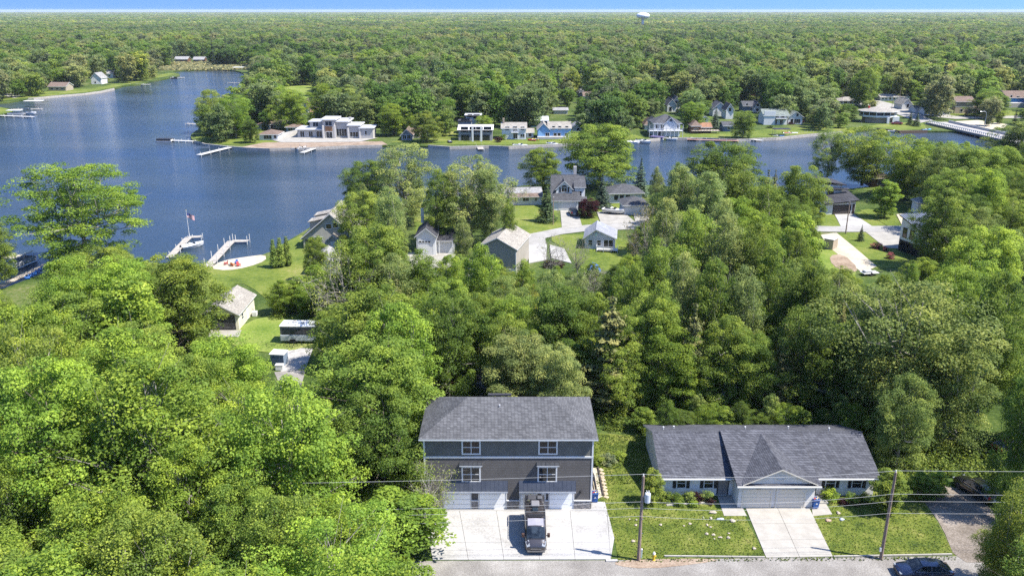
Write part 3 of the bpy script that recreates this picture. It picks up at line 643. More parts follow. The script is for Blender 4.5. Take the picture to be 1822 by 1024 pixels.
# ------------------------------------------------------------ trees one can tell apart
HAND = [
 # kind, u, vtop, height, width px, colour, label
 ('full',125,288,20,225,'bright','tall spreading green tree rising in front of the open lake at the left'),
 ('maple',-32,388,13,90,'green','green tree crown cut by the left frame edge in front of the lake'),
 ('arborvitae',484,426,5.8,17,'deep','leftmost of three dark arborvitae columns beside the beach'),
 ('arborvitae',496,423,6.0,18,'deep','middle one of three dark arborvitae columns beside the beach'),
 ('arborvitae',508,421,6.0,17,'deep','rightmost of three dark arborvitae columns beside the beach'),
 ('maple',650,284,14,95,'deep','dark green round tree on the lake edge left of the pale airy tree'),
 ('airy',716,256,19,125,'pale','pale airy tree with twin trunks on the shore above the white garage'),
 ('maple',640,338,14,98,'yellowish','yellow-green tree standing right of the dormered lake house'),
 ('maple',662,398,17,155,'green','large green tree filling the middle beside the small grey garage'),
 ('airy',838,270,20,140,'pale','tall pale green tree with dark trunk right of the white garage'),
 ('budding',898,318,13,62,'silver','whitish budding tree left of the long white bungalow'),
 ('poplar',905,352,13,36,'green','narrow green tree at the corner of the bungalow lawn'),
 ('maple',968,263,12,74,'bright','bright round tree behind the gable of the two-storey white house'),
 ('maple',1070,219,18,142,'green','biggest dense tree on the water behind the low ranch house'),
 ('spruce',1142,280,10.5,40,'bluish','blue-grey spruce at the water right of the low ranch house'),
 ('spruce',973,321,10,42,'darkcon','dark spruce in the lawn left of the white house driveway'),
 ('spruce',1073,308,9,40,'bluish','bluish spruce between the white house and the low ranch house'),
 ('maple',1047,352,4.8,42,'maroon','small maroon maple beside the white house driveway'),
 ('maple',1290,250,18,150,'deep','dark green tree top above the pale poplars at the channel'),
 ('maple',1432,291,17.5,98,'green','full green tree left of the modern house with black roof'),
 ('airy',1482,222,17,66,'olive','slim olive tree on the channel bank above the modern house'),
 ('oak',1548,224,17,118,'yellowish','wide yellow-green oak with forked trunk on the channel bank'),
 ('oak',1622,240,17,110,'bright','bright oak between the forked oak and the bridge'),
 ('oak',1688,262,16,110,'olive','olive-tan oak below the bridge'),
 ('maple',1755,262,17,120,'green','green tree below the bridge end at the right'),
 ('maple',1815,215,15,80,'olive','olive tree at the right edge beyond the bridge end'),
 ('young',1583,319,9.5,58,'bright','bright young tree on the lawn right of the modern house driveway'),
 ('spruce',1535,399,3.8,17,'darkcon','tiny spruce in the striped lawn beside the lane'),
 ('maple',1690,335,16,110,'green','green tree behind the chimneyed shed at the right'),
 ('maple',1770,400,17,140,'bright','bright tree right of the white house with metal roof'),
 ('maple',1705,470,16,130,'bright','bright tree in front of the white house with metal roof'),
 ('maple',1662,520,8,60,'green','low green tree below the pink flowering shrubs'),
 *[(k,u,v,h,w,c,None) for k,u,v,h,w,c in [('poplar',748,440,14,86,'green'),('maple',800,452,12,84,'bright'),('young',866,456,7,66,'bright'),('maple',905,480,6,54,'yellowish'),('poplar',700,450,14,90,'pale'),('maple',735,520,13,120,'bright'),('maple',845,520,12,90,'green'),('poplar',690,505,14,90,'green'),('maple',905,560,12,110,'green'),('maple',1060,520,13,110,'green'),('young',1010,500,8,70,'olive'),('maple',560,420,9,50,'green'),('maple',498,497,6,60,'bright'),('young',528,492,6,58,'bright'),('maple',550,502,6,62,'bright'),('young',576,498,7,62,'yellowish'),('maple',588,545,9,90,'green'),
   ('maple',985,610,12,110,'pale'),('maple',1110,600,12,110,'green'),('maple',1190,620,13,120,'bright'),('maple',1300,560,14,120,'green'),('maple',1330,640,12,110,'deep'),('maple',1230,640,8,100,'bright'),('young',1310,645,8,80,'green'),('maple',1440,560,15,130,'deep'),('young',1390,655,7,80,'green'),('maple',1118,640,10,95,'green'),('maple',1520,600,13,120,'green')]],
 *[(('young','poplar','maple','young','oak')[i%5],1146+i*27+(i*37%19),(724,712,731,700,719)[i%5],(3.2,5.0,2.8,4.4,3.8)[i%5]+(i%3)*.4,(50,44,58,36,64)[i%5],('green','deep','bright','deep','olive')[i*3%5],None) for i in range(15)],
 *[('young',1640+i*17,838+(i%2)*8,3.0,44,('green','deep','bright')[i%3],None) for i in range(3)], ('maple',620,430,14,90,'bright',None), ('poplar',690,330,17,70,'pale',None), ('poplar',780,300,17,64,'green',None), ('poplar',870,300,17,60,'pale',None),
 # pale poplar stand in the middle right
 *[('poplar',u,v,h,w,c,None) for u,v,h,w,c in [(1212,292,19,92,'pale'),(1262,302,19,96,'pale'),(1318,288,19,104,'yellowish'),(1362,312,18,88,'green'),(1190,352,18,80,'pale'),(1236,372,19,90,'green'),(1294,378,19,96,'pale'),(1346,394,18,92,'green'),(1382,430,16,80,'green'),
   (1172,420,18,84,'green'),(1222,448,18,90,'pale'),(1276,456,18,96,'green'),(1330,470,17,90,'pale'),(1130,470,15,80,'green'),(1180,500,16,84,'green')]],
 ('budding',1150,372,15,74,'rust','tan budding tree at the left edge of the pale poplars'),
 ('budding',1212,400,16,60,'silver','grey twiggy tree inside the pale poplar stand'),
 ('bare',985,420,9,62,'pale','leafless tree in front of the white concrete pads'),
 ('bare',1030,425,8,44,'pale','leafless thin tree in front of the small grey cabin'),
 ('budding',1062,482,6,64,'silver','low twiggy grey bush below the blue tarp'),
 ('budding',600,460,13,120,'olive','half-bare dark-limbed tree beside the parking lot'),
 ('young',925,497,6,80,'gold','golden yellow bush in the centre of the wood'),
 ('poplar',905,496,5,50,'gold','smaller golden bush left of the big golden bush'),
 ('maple',1000,505,14,140,'deep','dark rounded tree right of the golden bush'),
 ('maple',1435,458,17,128,'deep','very dark green tree standing above the ranch roof behind the dirt track'),
 ('hemlock',1090,538,17,130,'brownish','brown-olive hemlock above the right corner of the dark duplex'),
 ('hemlock',1238,548,16,80,'brownish','slender brown hemlock in the wood above the ranch roof'),
 ('hemlock',1165,455,15,100,'brownish','brown hemlock top in the wood below the small cabin'),
 ('hemlock',1400,595,13,92,'rust','yellow-olive layered hemlock behind the ranch roof'),
 ('maple',1160,520,15,120,'green','grey-green tree between two brown hemlocks'),
 ('oak',1640,500,19,290,'olive','huge olive tasselled oak spreading above the ranch right end'),
 ('oak',1712,596,14,165,'olive','olive oak in front of the huge oak over the gravel track'),
 ('oak',1622,668,11,120,'olive','lower olive oak behind the right end of the ranch roof'),
 ('maple',1790,480,19,130,'deep','dark tree wall at the right edge beyond the huge oak'),
 ('maple',1862,640,17,110,'deep','dark green tree at the right edge above the parked black SUV'),
 ('oak',1842,855,12,140,'yellowish','pale yellow-green tree at the bottom right corner beside the track'),
 ('oak',1790,940,6,90,'olive','low olive tree between the black SUV and the bottom edge'),
 ('maple',655,515,16,215,'green','big dark-based green maple left of the centre wood'),
 ('maple',660,600,15,230,'green','broad green maple above the left end of the dark duplex'),
 ('maple',672,690,12,170,'deep','shaded green maple touching the left wall of the dark duplex'),
 ('maple',300,452,15,175,'green','dark full tree left of the cream garage'),
 ('maple',165,440,15,165,'green','green tree below the tall spreading lakeside tree'),
 ('maple',405,600,13,165,'bright','bright tree in front of the cream garage'),
 ('maple',240,640,19,330,'bright','largest bright maple in the left wood'),
 ('maple',500,680,17,240,'bright','bright maple left of the duplex wood with bare twigs'),
 ('maple',60,640,19,250,'bright','bright maple at the left edge below the olive one'),
 ('oak',25,580,17,170,'yellowish','yellow-green oak at the left frame edge'),
 ('maple',120,520,15,190,'green','layered green tree in the upper left wood'),
 ('budding',765,828,6.5,95,'yellowish','thin yellow budding tree at the left corner of the dark duplex'),
 ('young',700,880,6.5,190,'bright','bright young tree overhanging the left of the van driveway'),
 ('maple',600,900,8,180,'bright','bright tree at the bottom left of the driveway'),
 ('young',1163,832,4.2,44,'yellowish','small yellow-white flowering tree beside the transformer pole'),
 ('young',1590,832,5.0,72,'green','small round tree at the right end of the ranch'),
 ('young',1040,600,9,80,'green','young green tree behind the duplex roof ridge'),
 ('maple',930,590,12,150,'pale','pale multi-stemmed tree behind the middle of the duplex roof'),
 ('poplar',855,430,16,80,'bright','tall thin tree with long bare trunk before the beige garage'),
 ('poplar',775,505,13,58,'green','thin trunked tree in the middle clearing'),
 ('poplar',808,530,12,55,'green','dark thin trunked tree right of the clearing'),
 ('maple',560,470,7,60,'bright','low bright tree beside the small grey garage'),
 # peninsula and far shore
 ('oak',372,160,17,64,'yellowish','yellow-green tree at the tip of the peninsula'),
 ('oak',412,168,17,66,'bright','second tree from the tip of the peninsula'),
 ('maple',441,212,9,34,'deep','small dark tree in front of the peninsula cottage'),
 ('maple',476,146,18,84,'bright','tall bright tree behind the peninsula cottages'),
 ('maple',516,158,17,62,'bright','bright tree between peninsula cottages and the contemporary house'),
 ('maple',578,148,18,78,'bright','bright tree behind the left end of the contemporary house'),
 ('maple',618,150,17,66,'olive','darker tree behind the middle of the contemporary house'),
 ('maple',698,183,13,56,'bright','bright pyramidal tree left of the brown lakeside cottage'),
 ('maple',757,196,12,58,'yellowish','yellowish tree right of the brown lakeside cottage'),
 ('maple',860,205,8,36,'bright','small bright tree behind the grey modern house'),
 ('maple',1330,151,9,36,'maroon','big maroon tree behind the blue-grey house'),
 ('maple',1046,119,9,26,'maroon','maroon tree far in the forest centre'),
 ('spruce',1275,190,9,24,'bluish','small dark spruce before the white peaked houses'),
 ('maple',1235,180,12,52,'bright','bright tree right of the wraparound-porch house'),
 ('maple',1326,196,11,46,'green','green tree on the lawn left of the green-gabled white house'),
 ('maple',1508,184,8,40,'deep','dark rounded evergreen left of the hexagonal house'),
 ('maple',1545,120,20,52,'green','vase-shaped tall tree behind the hexagonal house'),
 ('maple',1660,152,13,56,'green','dark green tree behind the bridge road'),
 ('maple',1764,162,12,68,'green','dense green tree with leaning trunk right of the tan house'),
 ('maple',1700,166,9,28,'green','green tree left of the tan house'),
 ('spruce',1622,198,6,14,'darkcon','dark cone evergreen at the bridge approach, left one'),
 ('spruce',1634,200,6,18,'darkcon','dark cone evergreen at the bridge approach, right one'),
 ('young',1722,192,4,12,'blossom','small white blossoming tree at the tan house'),
 ('maple',1460,190,9,34,'olive','olive tree right of the green-gabled white house'),
 ('maple',1455,186,8,30,'silver','silvery tree behind the green-gabled white house'),
 ('willow',145,104,14,56,'yellowish','yellow willow on the far left shore, right one'),
 ('willow',110,100,14,50,'yellowish','yellow willow on the far left shore, left one'),
 ('maple',52,112,14,44,'green','green tree at the left end of the far left shore'),
 ('maple',250,98,14,44,'yellowish','olive shade tree on the lawn point of the far left shore'),
 ('maple',210,114,9,22,'deep','dark round tree on the far left shore lawn'),
 ('farpine',187,128,6,12,'brownish','brown cone tree beside the white far-left house'),
 ('maple',298,73,8,20,'gold','bright yellow tree far behind the marsh'),
 ('maple',815,95,12,34,'brown','bare grey-brown tree standing out in the far forest'),
]
for kind, u, v, h, w, col, lab in HAND:
    xx, yy = at(u, v, h)
    if 11 < xx < 41 and 66 < yy < 92 and kind != 'shrub' and lab != 'small yellow-white flowering tree beside the transformer pole' and h > 5.5:
        h *= .9; k_ = 93.5/yy; u, v = px(xx*k_, 93.5, h)
    o = plant(kind, u, v, h, w, col, lab); TH.add(o.location.x, o.location.y)

def fill(poly, n, s, kinds, hs, wr, maxn=400, shrink=3, low=.25, tries=1, pxin=True):
    """trees scattered over a wooded piece of ground, never in front of things that stand in the open"""
    P = [at(*p) for p in poly] if pxin else poly
    x0, x1 = min(p[0] for p in P), max(p[0] for p in P); y0, y1 = min(p[1] for p in P), max(p[1] for p in P); c = 0
    for _ in range(n):
        if c >= maxn: break
        x = random.uniform(x0, x1); y = random.uniform(y0, y1)
        if not inpoly((x,y), P) or inpoly((x,y), LAKE_W): continue
        h = random.uniform(*hs); k = random.choices(kinds, [q[2] for q in kinds])[0]; w = h*random.uniform(*wr)*(.62 if k[0] in ('poplar','hemlock') else 1)
        if not TH.ok(x, y, s): continue
        u, v = px(x, y, h*.6)
        if u < -150 or u > 1980 or v > 1200: continue
        for q in range(shrink):
            if not blocked(x, y, h, w, low): plant_at(k[0], x, y, h, w, k[1]); TH.add(x, y); c += 1; break
            h *= .72; w *= .72
            if h < 4: break
    return c
MIXL = [('maple','bright',6),('maple','green',2),('oak','yellowish',1.3),('oak','bright',1.5),('young','bright',1)]
MIXC = [('maple','green',4),('maple','bright',2),('maple','deep',2),('oak','olive',1),('poplar','green',2),('poplar','pale',1.5),('hemlock','brownish',.7),('young','bright',1)]
MIXR = [('maple','green',4),('maple','deep',2.5),('oak','olive',3),('maple','bright',1.5),('poplar','pale',.6),('oak','yellowish',1)]
c1 = fill([(-300,600),(-60,545),(60,505),(330,482),(360,520),(400,600),(480,690),(590,640),(640,700),(745,720),(755,900),(790,1010),(760,1500),(-900,1500)], 3000, 6.3, MIXL, (11,17), (.62,.85), 75)
c2 = fill([(560,600),(640,540),(700,470),(830,480),(920,520),(1010,480),(1130,480),(1130,400),(1400,400),(1420,440),(1470,500),(1560,505),(1640,480),(1640,740),(1130,745),(1068,720),(745,720),(600,690)], 3500, 5.6, MIXC, (10,16), (.55,.8), 80)
c3 = fill([(1640,480),(1660,400),(1700,340),(2100,330),(2500,1300),(1830,1300),(1790,900),(1700,850),(1600,840),(1600,740)], 3000, 6.5, MIXR, (11,17), (.6,.85), 45)
c4 = fill([(1160,345),(1400,345),(1400,400),(1150,395)], 300, 7, MIXC, (9,13), (.5,.7), 8)
c5 = fill([(1600,335),(1900,315),(2000,420),(1700,400)], 600, 7, MIXR, (11,16), (.6,.85), 14)
c6 = fill([(600,385),(900,350),(905,410),(820,420),(820,480),(700,470),(620,420)], 600, 7, [('poplar','pale',3),('young','green',3),('maple','green',1),('airy','silver',2)], (8,13), (.5,.7), 12)
# small trees and brush under and between the tall ones
c7 = fill([(1080,700),(1560,735),(1640,820),(1640,640),(1080,600)], 500, 3.2, [('young','green',3),('young','bright',1),('young','olive',1)], (4,7), (.6,.8), 20)
print('filled', c1, c2, c3, c4, c5, c6, c7)
# forest edge beyond the channel, tree by tree
MIXF = [('canopy','bright',3),('canopy','green',5),('canopy','deep',1.5),('canopy','yellowish',1.8),('canopy','olive',2.5),('canopy','pale',1.5),('farpine','bluish',.7)]
c8 = fill([(440,215),(1130,215),(1640,175),(1822,170),(1822,140),(1400,135),(440,140)], 6000, 8.5, MIXF, (10,17), (.6,.85), 95, pxin=True)
c9 = fill([(0,150),(280,118),(280,105),(0,115)], 1500, 10, MIXF, (10,16), (.6,.85), 22)
print('far', c8, c9)

# ------------------------------------------------------------ the forest that runs to the horizon: one mass
FARLEAF = leaf_material('far forest leaves', (0,0,0), rand_ramp=[(0.17,0.26,0.05),(0.23,0.30,0.06),(0.11,0.18,0.045),(0.27,0.30,0.10),(0.20,0.25,0.09),(0.24,0.28,0.11),(0.15,0.24,0.04),(0.20,0.22,0.11),(0.21,0.29,0.06),(0.22,0.28,0.11)])
FARNEEDLE = leaf_material('far forest needles', (0.028,0.050,0.026), use_obj=False, trans=.05)
col = bpy.data.collections.new('forest_sources')
def far_source(name, me, mat, scale):
    m2 = me.copy(); m2.materials.clear(); m2.materials.append(mat); o = bpy.data.objects.new(name, m2); o.scale = scale; col.objects.link(o)
for i in range(4): far_source('a_canopy_%d' % i, PROTO['canopy'][i][0], FARLEAF, (1/12,1/12,1/15))
far_source('b_pine', PROTO['farpine'][0][0], FARNEEDLE, (1/12,1/12,1/15))
# patches of treetops for the farthest ground
def tops_patch(name, seed, n, size, per):
    global RNG; RNG = np.random.default_rng(seed); Cs, Ns, Ss, Ts = [], [], [], []
    for i in range(n):
        x, y = RNG.uniform(-size/2, size/2, 2); h = RNG.uniform(.75, 1.15); w = RNG.uniform(6, 9)
        d = unit(per); d[:,2] = np.abs(d[:,2]); Cs.append(np.stack([x+d[:,0]*w, y+d[:,1]*w, 15*h-6+d[:,2]*6],1)); Ns.append(d+unit(per)*.35); Ss.append(RNG.uniform(2.2,4.2,per)); Ts.append(np.clip(RNG.uniform(.1,.9)+RNG.uniform(-.2,.2,per),0,1))
    far_source(name, leaf_mesh(name, *map(np.concatenate,(Cs,Ns,Ss,Ts)), FARLEAF, .9), FARLEAF, (1,1,1))
for i in range(4): tops_patch('c_patch_%d' % i, 500+i, 34, 62, 46)
def forest_points():
    rs = np.random.default_rng(5); pts, kind, rot, sc = [], [], [], []
    lx = np.array([p[0] for p in LAKE_W]); ly = np.array([p[1] for p in LAKE_W])
    H2 = Hash(9.0)
    def put1(x, y, h, w, k): pts.append((x,y,0)); kind.append(k); rot.append((0,0,rs.uniform(0,6.28))); sc.append((w,w,h))
    n = 0
    for _ in range(60000):
        y = sqrt(rs.uniform(215**2, 1150**2)); x = rs.uniform(-.70,.70)*y
        u, v = px(x, y, 0)
        if u < -220 or u > 2050: continue
        if v > 262 or (v > 120 and inpoly((x,y), LAKE_W)): continue
        if v > 118:
            if min((lx-x)**2+(ly-y)**2) < 36: continue
        h = rs.choice([rs.uniform(8,12), rs.uniform(12,17), rs.uniform(15,21)]); w = min(15, h*rs.uniform(.68,1.0))
        s = 7.6 if y < 700 else 9.5
        if not H2.ok(x, y, s) or not TH.ok(x, y, s): continue
        if v > 30 and blocked(x, y, h, w, .1 if v < 140 else .05):
            h *= .6; w *= .6
            if blocked(x, y, h, w, .05): continue
        pine = rs.uniform() < (.55 if (350 < u < 1000 and 60 < v < 100 and sin(u*.03+v*.2) > -.1) else .07)
        H2.add(x, y); put1(x, y, h*(1.1 if pine else 1), w*(.7 if pine else 1), 4 if pine else int(rs.integers(0,4))); n += 1
    # beyond 1150 m: rows of single trees to 2.2 km, then patches
    for y0, y1, st in ((1150, 1500, 11), (1500, 2300, 13.5)):
        y = y0
        while y < y1:
            for x in np.arange(-.68*y, .68*y, st):
                h = rs.uniform(10,18); w = h*rs.uniform(.7,1.0)*(st/9.5)**.6; pine = rs.uniform() < (.22 if sin(x*.004)*sin(y*.006+x*.002) > .3 else .03)
                xx, yy = x+rs.uniform(-.5,.5)*st, y+rs.uniform(-.5,.5)*st; u, v = px(xx, yy, 14)
                if 1130 < u < 1160 and 1950 < yy < 2150: h *= .8
                if 850 < u < 905 and 57 < px(xx,yy,h*.5)[1] < 60.5: continue
                put1(xx, yy, h, w*(.7 if pine else 1), 4 if pine else int(rs.integers(0,4))); n += 1
            y += st
    y = 2300; st = 52
    while y < 14000:
        for x in np.arange(-.68*y, .68*y, st*1.05):
            k = st/52; put1(x+rs.uniform(-8,8), y+rs.uniform(-8,8), rs.uniform(.85,1.15), k, 5+int(rs.integers(0,4)))
        y += st*.92; st = max(52, y*.016)
    return pts, kind, rot, sc
pts, kind, rot, sc = forest_points(); print('forest points', len(pts))
me = bpy.data.meshes.new('forest points'); me.from_pydata(pts, [], [])
a = me.attributes.new('kind', 'INT', 'POINT'); a.data.foreach_set('value', kind)
a = me.attributes.new('rot', 'FLOAT_VECTOR', 'POINT'); a.data.foreach_set('vector', np.array(rot, np.float32).ravel())
a = me.attributes.new('siz', 'FLOAT_VECTOR', 'POINT'); a.data.foreach_set('vector', np.array(sc, np.float32).ravel())
def scatter(me, name, collection, kindattr=True):
    o = bpy.data.objects.new(name, me); link(o); g = bpy.data.node_groups.new(name, 'GeometryNodeTree')
    g.interface.new_socket('Geometry', in_out='INPUT', socket_type='NodeSocketGeometry'); g.interface.new_socket('Geometry', in_out='OUTPUT', socket_type='NodeSocketGeometry')
    N, L = g.nodes, g.links; gi = N.new('NodeGroupInput'); go = N.new('NodeGroupOutput')
    ip = N.new('GeometryNodeInstanceOnPoints'); ci = N.new('GeometryNodeCollectionInfo'); ci.inputs['Collection'].default_value = collection
    ci.inputs['Separate Children'].default_value = True; ci.inputs['Reset Children'].default_value = False
    def na(n_, t): q = N.new('GeometryNodeInputNamedAttribute'); q.data_type = t; q.inputs['Name'].default_value = n_; return q.outputs['Attribute']
    L.new(gi.outputs[0], ip.inputs['Points']); L.new(ci.outputs[0], ip.inputs['Instance']); ip.inputs['Pick Instance'].default_value = True
    L.new(na('kind','INT'), ip.inputs['Instance Index']); L.new(na('rot','FLOAT_VECTOR'), ip.inputs['Rotation']); L.new(na('siz','FLOAT_VECTOR'), ip.inputs['Scale']); L.new(ip.outputs[0], go.inputs[0])
    md = o.modifiers.new('scatter', 'NODES'); md.node_group = g; return o
tag(scatter(me, 'forest', col), kind='stuff')
# ------------------------------------------------------------ building kit
SH_GREY = shingle('grey shingles', (0.105,0.106,0.112), (0.060,0.061,0.066))
SH_CHAR = shingle('charcoal shingles', (0.07,0.07,0.078), (0.035,0.035,0.04))
SH_TAN = shingle('tan shingles', (0.36,0.33,0.28), (0.24,0.22,0.19))
SH_BROWN = shingle('brown shingles', (0.22,0.16,0.125), (0.13,0.095,0.075))
SH_ORANGE = shingle('orange brown shingles', (0.36,0.19,0.11), (0.22,0.12,0.075))
SH_LIGHT = shingle('light grey shingles', (0.34,0.33,0.32), (0.23,0.225,0.22))
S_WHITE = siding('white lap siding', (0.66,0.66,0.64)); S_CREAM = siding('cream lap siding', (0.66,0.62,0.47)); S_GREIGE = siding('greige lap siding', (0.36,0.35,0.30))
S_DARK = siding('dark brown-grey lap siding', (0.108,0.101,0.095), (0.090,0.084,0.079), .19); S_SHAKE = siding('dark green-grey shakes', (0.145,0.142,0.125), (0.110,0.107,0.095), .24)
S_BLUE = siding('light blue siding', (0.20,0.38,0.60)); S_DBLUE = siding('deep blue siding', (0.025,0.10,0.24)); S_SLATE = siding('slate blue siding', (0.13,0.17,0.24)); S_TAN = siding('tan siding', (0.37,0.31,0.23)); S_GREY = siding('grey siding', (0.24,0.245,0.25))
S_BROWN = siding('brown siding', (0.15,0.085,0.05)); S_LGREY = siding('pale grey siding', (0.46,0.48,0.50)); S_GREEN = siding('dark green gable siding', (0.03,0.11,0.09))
STUCCO = pm('pale stucco', (0.44,0.42,0.39), (0.37,0.35,0.32), 1.5, .85); BRICKISH = pm('tan stone', (0.42,0.33,0.24), (0.26,0.20,0.15), 4, .9, .5)
METALR = pm('dark standing seam metal', (0.085,0.09,0.10), (0.06,0.065,0.075), 1, .35, metal=.5); FLATROOF = pm('pale flat roof', (0.42,0.42,0.42), (0.33,0.33,0.33), .6, .8)
DARKW = pm('dark stained wood', (0.07,0.055,0.045), (0.04,0.03,0.025), 3, .7); BARNW = pm('warm wood panel', (0.33,0.17,0.075), (0.20,0.10,0.045), 2, .6, stretch=(1,1,6))
STONE = pm('grey ledge stone', (0.34,0.31,0.28), (0.16,0.15,0.14), 3.5, .9, .6); ORANGEP = pm('orange paint', (.55,.16,.03)); REDP = pm('red paint', (.45,.03,.02), None, 2, .4); BLUEP = pm('blue plastic', (.02,.10,.33), None, 3, .45); YELP = pm('yellow paint', (.6,.42,.03), None, 3, .5)

WCACHE = {}
def window(root, x, y, z, w, h, side='f', cols=1, rows=1, trim=WHITE, t=.10, name='window', gl=None, label=None):
    """x,y,z: lower middle of the opening on the wall; frame stands proud, panes sit back inside it"""
    gl = gl or GLASS; k = (round(w,2), round(h,2), cols, rows, trim.name, t, gl.name)
    if k not in WCACHE:
        m = MB(); a, b = -w/2, w/2
        m.box(a-t,b+t,-.06,.02,-t,0); m.box(a-t,b+t,-.06,.02,h,h+t); m.box(a-t,a,-.055,.02,0,h); m.box(b,b+t,-.055,.02,0,h)
        mt = min(.07, t*.7)
        for i in range(1, cols): m.box(a+w*i/cols-mt/2, a+w*i/cols+mt/2, -.045,.02,0,h)
        for i in range(1, rows): m.box(a,b,-.04,.02,h*i/rows-mt/2.2,h*i/rows+mt/2.2)
        p = MB(); pw = w/cols; p.box(-pw/2+.003,pw/2-.003,-.02,.015,.003,h-.003)
        WCACHE[k] = (m.mesh('window frame', trim), p.mesh('window pane', gl), pw)
    fm, pn, pw = WCACHE[k]; rz = {'f':0,'b':pi,'r':pi/2,'l':-pi/2}[side]
    o = put(name, fm, root, (x,y,z), (0,0,rz))
    for i in range(cols): put('pane', pn, o, (-w/2+pw*(i+.5),0,0))
    return o
def gable_roof(root, x0, x1, y0, y1, h, rise, axis='x', over=.35, overe=None, mr=None, mt=None, th=.16, name='roof', peak=.5):
    """ridge runs along axis; peak is where across the span it sits; eave lines keep the slope"""
    mr = mr or SH_GREY; mt = mt or WHITE; overe = over if overe is None else overe
    a0, a1 = (y0, y1) if axis == 'x' else (x0, x1); pk = a0+(a1-a0)*peak; s0 = rise/(pk-a0); s1 = rise/(a1-pk)
    P = [(a0-over, h-s0*over+.02), (pk, h+rise+.02), (a1+over, h-s1*over+.02)]
    b0, b1 = ((x0, x1) if axis == 'x' else (y0, y1)); b0 -= overe; b1 += overe
    m = MB()
    def pt(a, b, z): return (b, a, z) if axis == 'x' else (a, b, z)
    vs = [pt(p[0], b0, p[1]+th) for p in P]+[pt(p[0], b1, p[1]+th) for p in P]+[pt(p[0], b0, p[1]) for p in P]+[pt(p[0], b1, p[1]) for p in P]
    m.add(vs, [(0,3,4,1),(1,4,5,2)], 0)
    m.add(vs, [(6,7,10,9),(7,8,11,10),(0,1,7,6),(1,2,8,7),(3,9,10,4),(4,10,11,5),(0,6,9,3),(2,5,11,8)], 1)
    # ridge cap
    m.add([pt(pk-.14,b0,h+rise+.02+th-.03),pt(pk+.14,b0,h+rise+.02+th-.03),pt(pk+.14,b1,h+rise+.02+th-.03),pt(pk-.14,b1,h+rise+.02+th-.03),pt(pk,b0,h+rise+.055+th),pt(pk,b1,h+rise+.055+th)], [(0,3,5,4),(1,4,5,2),(0,4,1),(3,2,5)], 0)
    return m.build(name, [mr, mt], root)
def gable_walls(root, x0, x1, y0, y1, h, rise, axis='x', mat=None, name='wall', z0=-.05, peak=.5):
    m = MB()
    if axis == 'x': m.xprism([(y0,z0),(y1,z0),(y1,h),(y0+(y1-y0)*peak,h+rise),(y0,h)], x0, x1)
    else: m.yprism([(x0,z0),(x1,z0),(x1,h),(x0+(x1-x0)*peak,h+rise),(x0,h)], y0, y1)
    return m.build(name, mat or S_WHITE, root)
def hip_roof(root, x0, x1, y0, y1, h, rise, over=.35, mr=None, mt=None, th=.16, name='roof'):
    mr = mr or SH_GREY; mt = mt or WHITE; x0-=over; x1+=over; y0-=over; y1+=over; w, d = x1-x0, y1-y0; m = MB(); k = min(w,d)/2
    if w >= d: r0, r1 = (x0+k,(y0+y1)/2), (x1-k,(y0+y1)/2)
    else: r0, r1 = ((x0+x1)/2,y0+k), ((x0+x1)/2,y1-k)
    t = h+th; vs = [(x0,y0,t),(x1,y0,t),(x1,y1,t),(x0,y1,t),(r0[0],r0[1],t+rise),(r1[0],r1[1],t+rise),(x0,y0,h),(x1,y0,h),(x1,y1,h),(x0,y1,h)]
    m.add(vs, [(0,1,5,4),(2,3,4,5),(1,2,5),(3,0,4)] if w >= d else [(0,1,4),(2,3,5),(1,2,5,4),(3,0,4,5)], 0)
    m.add(vs, [(0,6,7,1),(1,7,8,2),(2,8,9,3),(3,9,6,0),(6,9,8,7)], 1)
    return m.build(name, [mr, mt], root)
def flat_roof(root, x0, x1, y0, y1, h, over=.5, th=.3, mr=None, mt=None, name='roof'):
    m = MB(); m.box(x0-over,x1+over,y0-over,y1+over,h,h+th,1); m.box(x0-over+.1,x1+over-.1,y0-over+.1,y1+over-.1,h+th,h+th+.02,0); return m.build(name, [mr or FLATROOF, mt or WHITE], root)
def shed_roof(root, x0, x1, y0, y1, hf, hb, over=.3, th=.16, mr=None, mt=None, name='roof'):
    m = MB(); s = (hb-hf)/(y1-y0); a, b = hf-s*over, hb+s*over; X0, X1, Y0, Y1 = x0-over, x1+over, y0-over, y1+over
    vs = [(X0,Y0,a+th),(X1,Y0,a+th),(X1,Y1,b+th),(X0,Y1,b+th),(X0,Y0,a),(X1,Y0,a),(X1,Y1,b),(X0,Y1,b)]
    m.add(vs, [(0,1,2,3)], 0); m.add(vs, [(4,7,6,5),(0,4,5,1),(1,5,6,2),(2,6,7,3),(3,7,4,0)], 1); return m.build(name, [mr or METALR, mt or WHITE], root)
def boxpart(root, name, x0,x1,y0,y1,z0,z1, mat, bevel=0):
    m = MB(); (m.bbox(x0,x1,y0,y1,z0,z1,bevel) if bevel else m.box(x0,x1,y0,y1,z0,z1)); return m.build(name, mat, root)
def garage_door(root, x0, x1, z0, z1, y, mat=WHITE, panels=4, trim=WHITE, label=None, cols=1, glassed=False):
    m = MB(); t = .12
    m.box(x0-t,x0,y-.05,y+.02,z0,z1+t); m.box(x1,x1+t,y-.05,y+.02,z0,z1+t); m.box(x0,x1,y-.045,y+.02,z1,z1+t)
    o = m.build('garage_door', trim, root); ph = (z1-z0)/panels; pw = (x1-x0)/cols
    pm_ = MB(); pm_.bbox(-pw/2+.012,pw/2-.012,-.028,.02,.012,ph-.012,.012); me = pm_.mesh('door panel', mat)
    for i in range(panels):
        for j in range(cols): put('panel', me, o, (x0+pw*(j+.5),y,z0+ph*i))
    if label: o['label'] = label
    return o
